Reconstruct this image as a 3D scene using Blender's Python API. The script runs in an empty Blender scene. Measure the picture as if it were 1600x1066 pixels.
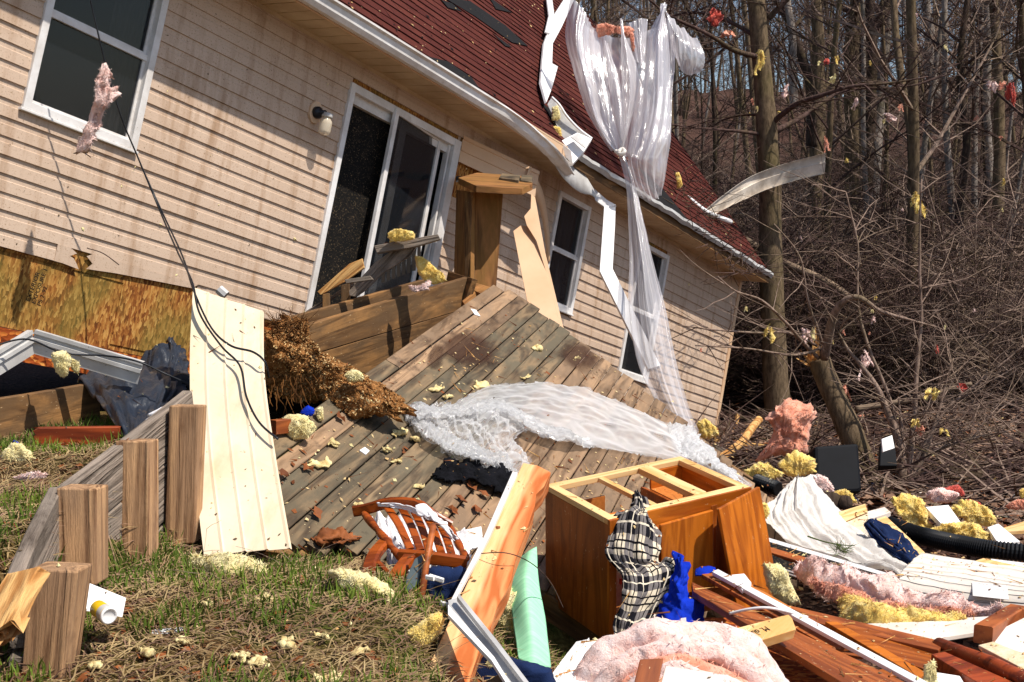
import bpy, bmesh, math, random
from mathutils import Vector, Matrix, noise
V = Vector
R = random.Random(7)
S = bpy.context.scene
COL = S.collection
# ------------------------------------------------------------ camera, sky, sun, exposure
EYE = V((0, 0, 2.6))
FPX, CX, CY = 1900.0, 800.0, 533.0
PIT = math.radians(4.6)
cam = bpy.data.cameras.new('camera'); cam.sensor_width = 36; cam.lens = FPX / 1600 * 36
cam.clip_start = .05; cam.clip_end = 2000
co = bpy.data.objects.new('camera', cam); COL.objects.link(co)
co.location = EYE; co.rotation_euler = (math.radians(90) - PIT, 0, 0)
S.camera = co

def hx(s):
    c = [int(s[i:i+2], 16) / 255 for i in (0, 2, 4)]
    return tuple((x / 12.92 if x < .04045 else ((x + .055) / 1.055) ** 2.4) for x in c) + (1,)

def cw(x, y, z):                      # camera axes (right, up, forward) to world axes
    return V((x, z * math.cos(PIT) + y * math.sin(PIT), -z * math.sin(PIT) + y * math.cos(PIT)))
def ray(px, py): return cw((px - CX) / FPX, (CY - py) / FPX, 1)
def P(px, py, z): return EYE + ray(px, py) * z
class Pl:                             # a real plane in the place
    def __init__(s, o, n): s.o = V(o); s.n = V(n).normalized()
    @staticmethod
    def of(a, b, c): return Pl(a, (V(b) - V(a)).cross(V(c) - V(a)))
    def hit(s, px, py):
        d = ray(px, py); return EYE + d * ((s.o - EYE).dot(s.n) / d.dot(s.n))
# house frame: U along the wall, W outwards, Vv up the (leaning) wall
U = cw((2030 - 800) / FPX, (533 - 940) / FPX, 1).normalized()
Vv = cw(.187, 1, .093); Vv = (Vv - U * Vv.dot(U)).normalized()
W = U.cross(Vv).normalized()
HO = P(0, 385, 7.8)
def HL(u, v, w=0): return HO + U * u + Vv * v + W * w
def HH(px, py, off=0): return Pl(HO + W * off, W).hit(px, py)
def HUV(px, py, off=0):
    p = HH(px, py, off) - HO; return p.dot(U), p.dot(Vv)
HM = Matrix(((U.x, Vv.x, W.x, HO.x), (U.y, Vv.y, W.y, HO.y), (U.z, Vv.z, W.z, HO.z), (0, 0, 0, 1)))

sund = (W + Vv * 1.85 - U * .28).normalized()
elev = math.asin(sund.z); azim = math.atan2(sund.x, sund.y)
wd = bpy.data.worlds.new('World'); S.world = wd; wd.use_nodes = True
nt = wd.node_tree; nt.nodes.clear()
bg = nt.nodes.new('ShaderNodeBackground'); ot = nt.nodes.new('ShaderNodeOutputWorld')
sk = nt.nodes.new('ShaderNodeTexSky'); sk.sky_type = 'NISHITA'; sk.sun_disc = False
sk.sun_elevation = elev; sk.sun_rotation = azim; sk.altitude = 200; sk.air_density = 1.0; sk.dust_density = 1.0
bg.inputs['Strength'].default_value = .10
nt.links.new(sk.outputs[0], bg.inputs[0]); nt.links.new(bg.outputs[0], ot.inputs[0])
sl = bpy.data.lights.new('sun', 'SUN'); sl.energy = 4.6; sl.angle = math.radians(.5); sl.color = (1, .94, .85)
so = bpy.data.objects.new('sun', sl); COL.objects.link(so)
so.rotation_euler = sund.to_track_quat('Z', 'Y').to_euler(); so.location = EYE + sund * 50
S.view_settings.view_transform = 'Standard'; S.view_settings.look = 'None'
S.view_settings.exposure = .38; S.view_settings.gamma = 1
S.cycles.max_bounces = 6; S.cycles.transparent_max_bounces = 16
S.cycles.use_denoising = True

# ------------------------------------------------------------ materials
class N:                              # tiny node-graph helper
    def __init__(s, name):
        s.m = bpy.data.materials.new(name); s.m.use_nodes = True
        s.t = s.m.node_tree; s.t.nodes.clear()
        s.out = s.t.nodes.new('ShaderNodeOutputMaterial')
    def n(s, k, **kw):
        d = s.t.nodes.new('ShaderNode' + k)
        for a, b in kw.items():
            if a.startswith('i_'):
                key = a[2:].replace('_', ' ')
                key = int(key) if key.isdigit() else key
                if hasattr(b, 'is_output') or hasattr(b, 'links'): s.t.links.new(b, d.inputs[key])
                else: d.inputs[key].default_value = b
            else: setattr(d, a, b)
        return d
    def l(s, a, b): s.t.links.new(a, b)
    def coord(s, kind='Object', scale=(1, 1, 1), rnd=True, rot=(0, 0, 0)):
        tc = s.n('TexCoord'); o = tc.outputs[kind]
        mp = s.n('Mapping'); mp.inputs['Scale'].default_value = scale; mp.inputs['Rotation'].default_value = rot
        s.l(o, mp.inputs['Vector'])
        if rnd:
            oi = s.n('ObjectInfo'); cb = s.n('CombineXYZ')
            mu = s.n('Math', operation='MULTIPLY'); s.l(oi.outputs['Random'], mu.inputs[0]); mu.inputs[1].default_value = 43.7
            for i in range(3): s.l(mu.outputs[0], cb.inputs[i])
            s.l(cb.outputs[0], mp.inputs['Location'])
        return mp.outputs[0]
    def noise(s, vec, scale, detail=4, rough=.55, dist=0):
        a = s.n('TexNoise'); a.inputs['Scale'].default_value = scale; a.inputs['Detail'].default_value = detail
        a.inputs['Roughness'].default_value = rough; a.inputs['Distortion'].default_value = dist
        s.l(vec, a.inputs['Vector']); return a.outputs['Fac']
    def ramp(s, fac, stops, interp='LINEAR'):
        r = s.n('ValToRGB'); cr = r.color_ramp; cr.interpolation = interp
        while len(cr.elements) < len(stops): cr.elements.new(.5)
        for e, (p, c) in zip(cr.elements, stops):
            e.position = p
            e.color = c if isinstance(c, tuple) else ((c, c, c, 1) if isinstance(c, (int, float)) else hx(c))
        s.l(fac, r.inputs[0]); return r.outputs[0]
    def mix(s, fac, a, b, bt='MIX'):
        x = s.n('Mix', data_type='RGBA', blend_type=bt)
        for val, sock in ((fac, 0), (a, 6), (b, 7)):
            if isinstance(val, str): val = hx(val)
            if hasattr(val, 'links'): s.l(val, x.inputs[sock])
            else: x.inputs[sock].default_value = val
        return x.outputs[2]
    def math(s, op, a, b=0):
        x = s.n('Math', operation=op)
        for i, v in enumerate((a, b)):
            if hasattr(v, 'links'): s.l(v, x.inputs[i])
            else: x.inputs[i].default_value = v
        return x.outputs[0]
    def bsdf(s, col, rough=.7, bump=None, bd=.01, spec=.3, metal=0, trans=0, alpha=None, sss=0):
        p = s.n('BsdfPrincipled')
        if isinstance(col, str): col = hx(col)
        if hasattr(col, 'links'): s.l(col, p.inputs['Base Color'])
        else: p.inputs['Base Color'].default_value = col
        if hasattr(rough, 'links'): s.l(rough, p.inputs['Roughness'])
        else: p.inputs['Roughness'].default_value = rough
        p.inputs['Specular IOR Level'].default_value = spec; p.inputs['Metallic'].default_value = metal
        if trans: p.inputs['Transmission Weight'].default_value = trans
        if alpha is not None:
            if hasattr(alpha, 'links'): s.l(alpha, p.inputs['Alpha'])
            else: p.inputs['Alpha'].default_value = alpha
        if bump is not None:
            b = s.n('Bump'); b.inputs['Distance'].default_value = bd; b.inputs['Strength'].default_value = 1
            s.l(bump, b.inputs['Height']); s.l(b.outputs[0], p.inputs['Normal'])
        s.l(p.outputs[0], s.out.inputs[0]); return p

def wood(name, light, dark, scale=1.0, stretch=14, rough=.75, grey=None, knots=True, tint=.25, bd=.002, spots=None, xs=.55):
    g = N(name)
    v = g.coord('Object', (1.2 * scale, stretch * scale, stretch * scale))
    w = g.coord('Object', (xs * scale, 4.5 * scale, 4.5 * scale))
    a = g.noise(w, 1.3, 3, .6, .8)
    wv = g.math('MULTIPLY', a, 26)
    wv = g.math('SINE', wv)
    rings = g.math('MULTIPLY_ADD', wv, .5); rings.node.inputs[2].default_value = .5
    fine = g.noise(v, 5, 5, .7)
    f = g.math('ADD', g.math('MULTIPLY', rings, .55), g.math('MULTIPLY', fine, .6))
    c = g.ramp(f, [(.22, dark), (.82, light)])
    if grey:
        pt = g.noise(g.coord('Object', (1.2, 3, 3)), 2.2, 5, .65)
        c = g.mix(g.ramp(pt, [(.4, 0), (.62, 1)]), c, grey)
    if spots:
        st = g.noise(g.coord('Object', (1, 1.6, 1.6)), 3.1, 5, .7)
        c = g.mix(g.ramp(st, [(.56, 0), (.68, .85)]), c, spots)
    oi = g.n('ObjectInfo')
    br = g.math('MULTIPLY_ADD', oi.outputs['Random'], tint); br.node.inputs[2].default_value = 1 - tint / 2
    hs = g.n('HueSaturation'); g.l(br, hs.inputs['Value']); g.l(c, hs.inputs['Color'])
    g.bsdf(hs.outputs[0], rough, f, bd)
    return g.m

def plain(name, c1, c2=None, scale=6, rough=.6, bump=0, bscale=30, spec=.3, metal=0, speck=None, contrast=(.35, .65), coord='Object', stretch=(1, 1, 1)):
    g = N(name); v = g.coord(coord, stretch)
    f = g.noise(v, scale, 5, .6)
    c = g.ramp(f, [(contrast[0], c1), (contrast[1], c2 or c1)])
    if speck:
        for (sc, thr, colr, am) in speck:
            c = g.mix(g.ramp(g.noise(v, sc, 3, .7), [(thr, 0), (thr + .06, am)]), c, colr)
    b = g.noise(v, bscale, 5, .65) if bump else None
    g.bsdf(c, rough, b, bump or .01, spec, metal)
    return g.m

M_ = {}
def mats():
    # vinyl siding: beige with dirt spatter
    g = N('beige_vinyl_siding'); v = g.coord('Object', rnd=False)
    c = g.ramp(g.noise(v, .9, 5, .6), [(.3, 'ccb49f'), (.7, 'bfa58e')])
    streak = g.noise(g.coord('Object', (3.5, .45, 1), rnd=False), 2.4, 4, .6)
    c = g.mix(g.ramp(streak, [(.5, 0), (.74, .75)]), c, '94704f')
    c = g.mix(g.ramp(g.noise(v, 70, 3, .75), [(.58, 0), (.68, .8)]), c, '8a6a4c')
    c = g.mix(g.ramp(g.noise(v, 19, 4, .8), [(.66, 0), (.74, .7)]), c, '6b4a2c')
    c = g.mix(g.ramp(g.noise(v, 130, 2, .7), [(.68, 0), (.72, .7)]), c, '3f2d1e')
    g.bsdf(c, .55, g.noise(v, 160, 2), .0006, .3); M_['siding'] = g.m
    g = N('cream_vinyl'); v = g.coord('Object')
    c = g.ramp(g.noise(v, 2, 4), [(.3, 'e2d2b8'), (.7, 'd5c1a2')])
    c = g.mix(g.ramp(g.noise(v, 30, 4, .75), [(.66, 0), (.73, .8)]), c, '8d7048')
    c = g.mix(g.ramp(g.noise(g.coord('Object', (3, .8, 1)), 2.2, 5, .7), [(.5, 0), (.75, .5)]), c, 'b89a70')
    g.bsdf(c, .5, None, .01, .3); M_['cream'] = g.m
    g = N('tan_vinyl'); v = g.coord('Object')
    c = g.ramp(g.noise(v, 2, 4), [(.3, 'd9b896'), (.7, 'cfa783')])
    c = g.mix(g.ramp(g.noise(v, 30, 4, .75), [(.66, 0), (.73, .7)]), c, '7d5a38')
    g.bsdf(c, .5, None, .01, .3); M_['tanv'] = g.m
    g = N('white_vinyl_trim'); v = g.coord('Object')
    c = g.ramp(g.noise(v, 3, 5, .7), [(.35, 'e9e6e4'), (.72, 'c2bab2')])
    c = g.mix(g.ramp(g.noise(v, 45, 4, .75), [(.64, 0), (.71, .75)]), c, '6f5c49')
    g.bsdf(c, .4, None, .01, .4); M_['white'] = g.m
    M_['whiteclean'] = plain('white_sheet_metal', 'f2f0ee', 'dcd9d8', 3, .35, speck=[(40, .7, '8a7a68', .5)])
    M_['greymetal'] = plain('grey_aluminium', 'c9c7c4', 'aaa6a2', 5, .45, .001, 40, .5, .1, speck=[(30, .66, '5d564e', .6)])
    # shingles
    g = N('red_asphalt_shingles'); v = g.coord('Object', rnd=False)
    br = g.n('TexBrick'); br.offset = .5; br.inputs['Scale'].default_value = 1; br.inputs['Mortar Size'].default_value = .006
    br.inputs['Brick Width'].default_value = .3; br.inputs['Row Height'].default_value = .135
    br.inputs['Color1'].default_value = hx('451f1a'); br.inputs['Color2'].default_value = hx('572b22'); br.inputs['Mortar'].default_value = hx('2a1110')
    g.l(v, br.inputs['Vector'])
    c = g.mix(g.ramp(g.noise(v, 2.2, 5, .65), [(.35, 0), (.72, .75)]), br.outputs[0], '3c1512')
    c = g.mix(g.ramp(g.noise(v, 160, 2, .8), [(.5, 0), (.75, .65)]), c, '7d3b2d')
    c = g.mix(g.ramp(g.noise(g.coord('Object', (.6, 2.2, 1), rnd=False), 3.3, 4, .7), [(.6, 0), (.7, .75)]), c, '2c1513')
    g.bsdf(c, .95, g.noise(v, 220, 2), .002, .15); M_['shingle'] = g.m
    M_['felt'] = plain('black_roof_felt', '120e0f', '0a0808', 8, .95, .002, 60)
    # OSB
    g = N('oriented_strand_board'); v = g.coord('Object', (48, 15, 9), rnd=False)
    vo = g.n('TexVoronoi'); vo.inputs['Scale'].default_value = 1.6; vo.inputs['Randomness'].default_value = 1
    dv = g.n('VectorMath', operation='ADD'); nz = g.n('TexNoise'); nz.inputs['Scale'].default_value = 1.2; g.l(v, nz.inputs['Vector'])
    g.l(v, dv.inputs[0]); g.l(nz.outputs['Color'], dv.inputs[1]); g.l(dv.outputs[0], vo.inputs['Vector'])
    sp = g.n('SeparateColor'); g.l(vo.outputs['Color'], sp.inputs[0])
    c = g.ramp(sp.outputs[0], [(0, '633515'), (.35, '8c5323'), (.7, 'ab7538'), (1, 'c39250')])
    M_['osb_red'] = None
    c2 = g.mix(.75, c, 'a4501c', 'MULTIPLY')
    gr = g.noise(g.coord('Object', (1.2, .8, 1), rnd=False), 1.7, 4, .6)
    c = g.mix(g.ramp(gr, [(.46, 0), (.62, .45)]), c, '6f7034')
    c = g.mix(g.ramp(g.noise(v, 3, 4, .7), [(.6, 0), (.7, .5)]), c, '3d2a14')
    g.bsdf(c, .8, vo.outputs['Distance'], .003, .2); M_['osb'] = g.m
    g = N('rusty_strand_board'); v = g.coord('Object', (14, 26, 14), rnd=True)
    vo = g.n('TexVoronoi'); vo.inputs['Scale'].default_value = 2.2; g.l(v, vo.inputs['Vector'])
    sp = g.n('SeparateColor'); g.l(vo.outputs['Color'], sp.inputs[0])
    c = g.ramp(sp.outputs[0], [(0, '6b2c0c'), (.4, '9c481a'), (.75, 'bb6627'), (1, 'd29048')])
    g.bsdf(c, .8, vo.outputs['Distance'], .003, .2); M_['osb_red'] = g.m
    # timbers
    M_['deck'] = wood('weathered_deck_board', '97795c', '4b3725', 1, 16, .85, '7c654f', tint=.4, bd=.003, spots='3a2c22')
    M_['deckold'] = wood('dark_mossy_deck_board', '806a4f', '3b2e22', 1, 16, .85, '5c5342', tint=.4, bd=.003, spots='2b241c')
    M_['treated'] = wood('brown_treated_timber', '936a3e', '4b321a', 1, 12, .8, '634a30', tint=.2, bd=.002)
    M_['porch'] = wood('brown_porch_lumber', '9f6c3c', '5e3b1d', 1, 12, .8, '835c2c', tint=.2, bd=.002)
    M_['post'] = wood('rough_sawn_post', 'cfa276', '6d4a31', 1.6, 22, .95, 'a98463', tint=.18, bd=.012, spots='7a583e', xs=.16)
    M_['greyplank'] = wood('grey_weathered_plank', '98887a', '3f342b', 1.6, 18, .95, '807468', tint=.2, bd=.012, spots='4c4038', xs=.3)
    M_['fir'] = wood('orange_fir_beam', 'dd9560', 'a8562a', 1.1, 9, .8, tint=.05, bd=.002)
    M_['firpale'] = wood('pale_sawn_fir', 'dba673', 'c48552', 1.1, 12, .8, tint=.05, bd=.002)
    M_['pine'] = wood('pale_pine_lumber', 'e6c289', 'd09a58', 1, 12, .65, tint=.12, bd=.0008)
    M_['oak'] = wood('orange_oak_veneer', 'c66f1e', '974b10', 1.2, 16, .35, tint=.08, bd=.0004)
    M_['oakside'] = wood('brown_shaded_oak_veneer', 'a4581f', '7d3d12', 1.2, 18, .38, tint=.05, bd=.0004)  # browner copy of the oak; the cabinet side's shade is put into its colour
    M_['oakin'] = plain('tan_particle_board', 'c47a38', 'b0662a', 60, .6)
    M_['redwood'] = wood('red_brown_stained_wood', '9a431d', '5c220d', 1, 14, .45, tint=.2, bd=.0008)
    M_['trimbrown'] = wood('brown_wood_trim', 'a85c2c', '75391a', 1, 14, .5, tint=.2, bd=.0006)
    M_['chair'] = wood('glossy_chair_wood', '9c4a17', '64290b', 1.4, 12, .25, tint=.1, bd=.0003)
    for k_ in ('oak', 'oakside', 'trimbrown', 'redwood', 'treated'):
        t_ = M_[k_].node_tree; pb = next(n for n in t_.nodes if n.type == 'BSDF_PRINCIPLED'); src = pb.inputs['Base Color'].links[0].from_socket
        g = N.__new__(N); g.m = M_[k_]; g.t = t_; v = g.coord('Object')
        sc = g.ramp(g.noise(g.coord('Object', (1, 2.5, 2.5)), 26, 3, .8), [(.665, 0), (.71, .85)]); c = g.mix(sc, src, 'd9b88c')
        c = g.mix(g.ramp(g.noise(v, 3.5, 5, .7), [(.52, 0), (.75, .45)]), c, '3a2314'); t_.links.new(c, pb.inputs['Base Color'])
    M_['splint'] = wood('fresh_split_wood', 'e0b070', 'a86d34', 1.5, 24, .9, tint=.1, bd=.008)
    M_['barkwood'] = wood('dead_branch_wood', '8a7560', '4c3d31', 1.5, 14, .9, tint=.3, bd=.004)
    # bark
    for nm, a, b in (('bark', '7f6c55', '3f3327'), ('barkdark', '54453b', '271f1b'), ('barkpale', 'a69a90', '564b44'), ('twig', '65504a', '332621'), ('twigpale', 'a48d7e', '5c493e')):
        g = N(nm + '_bark'); v = g.coord('Object', (1, 1, .3))
        f = g.noise(v, 22, 5, .7)
        c = g.ramp(f, [(.3, b), (.7, a)])
        c = g.mix(g.ramp(g.noise(g.coord('Object'), 1.6, 4, .6), [(.5, 0), (.7, .5)]), c, '5a5230')
        g.bsdf(c, .95, f, .012, .1); M_[nm] = g.m
    # glass, dark
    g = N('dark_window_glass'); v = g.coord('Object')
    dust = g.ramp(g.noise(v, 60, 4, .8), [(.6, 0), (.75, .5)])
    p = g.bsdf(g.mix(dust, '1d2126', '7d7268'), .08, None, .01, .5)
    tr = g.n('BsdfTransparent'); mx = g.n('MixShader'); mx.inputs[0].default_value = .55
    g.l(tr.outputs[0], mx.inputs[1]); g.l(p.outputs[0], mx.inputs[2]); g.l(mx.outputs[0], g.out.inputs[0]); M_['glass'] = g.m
    g = N('spattered_insect_screen'); v = g.coord('Object')
    dust = g.ramp(g.noise(v, 75, 3, .8), [(.6, 0), (.67, .85)])
    dust2 = g.ramp(g.noise(v, 9, 5, .8), [(.5, 0), (.8, .6)])
    c = g.mix(dust, g.mix(dust2, '121110', '3a3028'), '8a7458')
    g.bsdf(c, .8, None, .01, .15); M_['screen'] = g.m
    g = N('clear_jar_glass'); p = g.bsdf('e8d9c0', .08, None, .01, .5)
    tr = g.n('BsdfTransparent'); mx = g.n('MixShader'); mx.inputs[0].default_value = .55
    g.l(tr.outputs[0], mx.inputs[1]); g.l(p.outputs[0], mx.inputs[2]); g.l(mx.outputs[0], g.out.inputs[0]); M_['jar'] = g.m
    # polythene film
    def film(nm, lo, hi, sc, col, uvs, tl=.5, gs=.2):
        g = N(nm); v = g.coord('UV', uvs)
        w = g.noise(v, sc, 6, .7, .6)
        f = g.ramp(w, [(.3, lo), (.68, hi)])
        d = g.n('BsdfDiffuse'); d.inputs[0].default_value = hx(col)
        t = g.n('BsdfTranslucent'); t.inputs[0].default_value = hx(col)
        gl = g.n('BsdfGlossy'); gl.inputs['Roughness'].default_value = .14
        b = g.n('Bump'); b.inputs['Distance'].default_value = .02; g.l(w, b.inputs['Height'])
        for q in (d, gl): g.l(b.outputs[0], q.inputs['Normal'])
        m1 = g.n('MixShader'); m1.inputs[0].default_value = tl; g.l(d.outputs[0], m1.inputs[1]); g.l(t.outputs[0], m1.inputs[2])
        m2 = g.n('MixShader'); m2.inputs[0].default_value = gs; g.l(m1.outputs[0], m2.inputs[1]); g.l(gl.outputs[0], m2.inputs[2])
        lw = g.n('LayerWeight'); lw.inputs[0].default_value = .5
        fac = g.math('MAXIMUM', f, g.math('MULTIPLY', lw.outputs['Facing'], .95))
        tr = g.n('BsdfTransparent'); m3 = g.n('MixShader'); g.l(fac, m3.inputs[0]); g.l(tr.outputs[0], m3.inputs[1]); g.l(m2.outputs[0], m3.inputs[2])
        g.l(m3.outputs[0], g.out.inputs[0]); return g.m
    M_['film'] = film('hanging_polythene_film', .34, .8, 1.5, 'f6f2f5', (5, .9, 1), .4, .28)
    M_['filmlow'] = film('crumpled_polythene_film', .06, .56, 3.2, 'f8f7f8', (3, 14, 1), .25, .25)
    M_['filmwhite'] = film('milky_polythene_film', .86, 1.0, 2.4, 'ece5dc', (3, 6, 1), .15, .12)
    # insulation
    def fluff(nm, a, b, c3):
        g = N(nm); v = g.coord('Object')
        f = g.noise(v, 16, 6, .7)
        c = g.ramp(f, [(.25, c3), (.48, b), (.72, a)])
        p = g.bsdf(c, 1, g.noise(v, 55, 5, .75), .012, .05)
        p.inputs['Sheen Weight'].default_value = .3
        return g.m
    M_['yellow'] = fluff('yellow_fibreglass', 'fdeaa6', 'f8d672', 'e6b653')
    M_['cream_ins'] = fluff('pale_yellow_fibreglass', 'faf0c4', 'f4e3a2', 'dcc27c')
    M_['pink'] = fluff('pink_fibreglass', 'fde8e3', 'fad6cb', 'eeae9a')
    M_['palepink'] = fluff('pale_pink_fibreglass', 'fdeae5', 'f9d6cb', 'eeae9a')
    M_['salmon'] = fluff('salmon_pink_fibreglass', 'f5bfa6', 'ec9f80', 'cf7758')
    M_['redins'] = fluff('red_fibreglass', 'e0705a', 'cf5244', '973228')
    M_['kraft'] = plain('brown_kraft_paper', 'b88f5d', '8d673d', 5, .8, .004, 20)
    # soil, litter
    M_['mulch'] = plain('brown_chip_mulch', 'b98350', '744a26', 30, 1, .03, 45, .05, speck=[(60, .62, 'd8a868', .85), (14, .6, '3b2410', .7)])
    g = N('grassy_soil'); v = g.coord('Object', rnd=False)
    f = g.noise(v, 1.1, 5, .65); d = g.noise(v, 26, 5, .75)
    soil = g.ramp(d, [(.3, '38281a'), (.5, '6b4f33'), (.7, '9a7c54')])
    grs = g.ramp(d, [(.3, '2f3416'), (.6, '5f6a2c'), (.75, '8b8446')])
    lit = g.ramp(d, [(.3, '241a16'), (.5, '493630'), (.68, '705447'), (.8, 'a08876')])
    ps = g.n('SeparateXYZ'); gp = g.n('NewGeometry'); g.l(gp.outputs['Position'], ps.inputs[0])
    c = g.mix(g.ramp(f, [(.42, 0), (.6, 1)]), soil, grs)
    xx = g.math('ADD', ps.outputs[0], g.math('MULTIPLY', f, 1.6))
    mr = g.n('MapRange'); mr.inputs[1].default_value = 1.0; mr.inputs[2].default_value = 2.4; g.l(xx, mr.inputs[0])
    yy = g.n('MapRange'); yy.inputs[1].default_value = 9; yy.inputs[2].default_value = 12; g.l(ps.outputs[1], yy.inputs[0])
    c = g.mix(g.math('MAXIMUM', mr.outputs[0], yy.outputs[0]), c, lit)
    g.bsdf(c, 1, d, .03, .05); M_['ground'] = g.m
    M_['grass'] = plain('green_grass', '6b7d2a', '46591c', 2, .7, spec=.2)
    M_['straw'] = plain('dry_straw', 'a58e66', '6e583c', 3, .8, spec=.1)
    M_['leaf'] = plain('brown_dead_leaf', '9a5a30', '5c331b', 3, .7, spec=.2)
    M_['litter'] = plain('grey_brown_litter', '9c7c66', '4a3429', 1.2, .9, spec=.1)
    M_['chips'] = plain('pale_wood_chip', 'e6cf9c', 'b98f58', 2, .8, spec=.1)
    # misc
    M_['blackp'] = plain('black_corrugated_plastic', '0d0e11', '14151a', 6, .5, spec=.25, speck=[(20, .7, '4a443e', .35)])
    M_['tarp'] = plain('dark_navy_tarp', '1d2430', '2b2f38', 5, .38, .01, 12, .4, speck=[(9, .6, '54483c', .7)])
    M_['blackcloth'] = plain('black_fabric', '0b0b0e', '17171c', 10, .95, .01, 60, .1, speck=[(60, .73, 'a09888', .7)])
    M_['navy'] = plain('navy_fabric', '162242', '1f3158', 4, .9, .003, 150, .1)
    M_['blue'] = plain('royal_blue_nylon', '0c2796', '1234b4', 9, .85, .006, 35, .08)
    M_['paper'] = plain('white_paper', 'f2f0ee', 'dcd8d4', 4, .7)
    M_['wcloth'] = plain('white_cloth', 'f1eff0', 'd6d2d4', 6, .9, .006, 30)
    M_['drywall'] = plain('grey_drywall_face', 'e4d9cf', 'd0c2b6', 3, .8, .001, 60, speck=[(18, .68, '9c8470', .5)])
    M_['gypsum'] = plain('cream_gypsum_core', 'ecd9ba', 'd8bd95', 30, .9, .002, 80)
    M_['mint'] = plain('mint_green_vinyl', '9fdcb4', '8acaa0', 3, .55, stretch=(1, 30, 1), speck=[(50, .72, '7a8a6a', .3)])
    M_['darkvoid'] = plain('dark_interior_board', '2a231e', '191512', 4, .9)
    M_['curtain'] = plain('grey_window_curtain', '8c8a88', '6c6a69', 3, .9, stretch=(22, 1, 1))
    M_['blackmetal'] = plain('black_painted_metal', '15161a', '22242a', 6, .4)
    M_['soffit'] = plain('beige_vented_soffit', 'cdb594', 'b59a79', 3, .6)
    M_['yellowcan'] = plain('yellow_printed_tin', 'f0c812', 'd9ae08', 8, .3, spec=.5)
    M_['ink'] = plain('black_ink', '201813', '120d0a', 6, .8)
    M_['greyplate'] = plain('dark_grey_plate', '5c6668', '4d5657', 4, .3, spec=.5)
    M_['red'] = plain('red_plastic', 'd03018', 'b82410', 4, .4)
    M_['blackbox'] = plain('black_moulded_plastic', '0b0c10', '101116', 4, .65, spec=.12)
    # plaid
    g = N('black_cream_plaid'); v = g.coord('UV', rnd=False)
    sx = g.n('SeparateXYZ'); g.l(v, sx.inputs[0])
    def band(o, n, lo, hi):
        fr = g.math('FRACT', g.math('MULTIPLY', o, n))
        return g.math('MULTIPLY', g.math('GREATER_THAN', fr, lo), g.math('LESS_THAN', fr, hi))
    bu = band(sx.outputs[0], 3, .0, .5); bv = band(sx.outputs[1], 5, .0, .5)
    s_ = g.math('MULTIPLY', g.math('ADD', bu, bv), .5)
    c = g.ramp(s_, [(0, 'd9cbb2'), (.3, '716b69'), (.8, '17171d')], 'CONSTANT')
    for o, nn in ((sx.outputs[0], 3), (sx.outputs[1], 5)):
        for lo in (.64, .82): c = g.mix(band(o, nn, lo, lo + .045), c, '131318')
        c = g.mix(band(o, nn, .22, .27), c, 'd8ccb6')
    g.bsdf(c, .95, g.noise(v, 200, 2), .002, .1); M_['plaid'] = g.m
    # quilted mattress
    g = N('quilted_white_ticking'); v = g.coord('UV', rnd=False)
    wv = g.n('TexWave'); wv.bands_direction = 'Y'; wv.inputs['Scale'].default_value = 3.2; wv.inputs['Distortion'].default_value = 5
    wv.inputs['Detail'].default_value = 1; wv.inputs['Detail Scale'].default_value = .8
    g.l(v, wv.inputs['Vector']); r = g.ramp(wv.outputs[1], [(0, 0), (.25, 1)])
    g.bsdf(g.mix(r, 'cbc1b6', 'ddd3c7'), .9, r, .012, .1); M_['quilt'] = g.m
mats()

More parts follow.
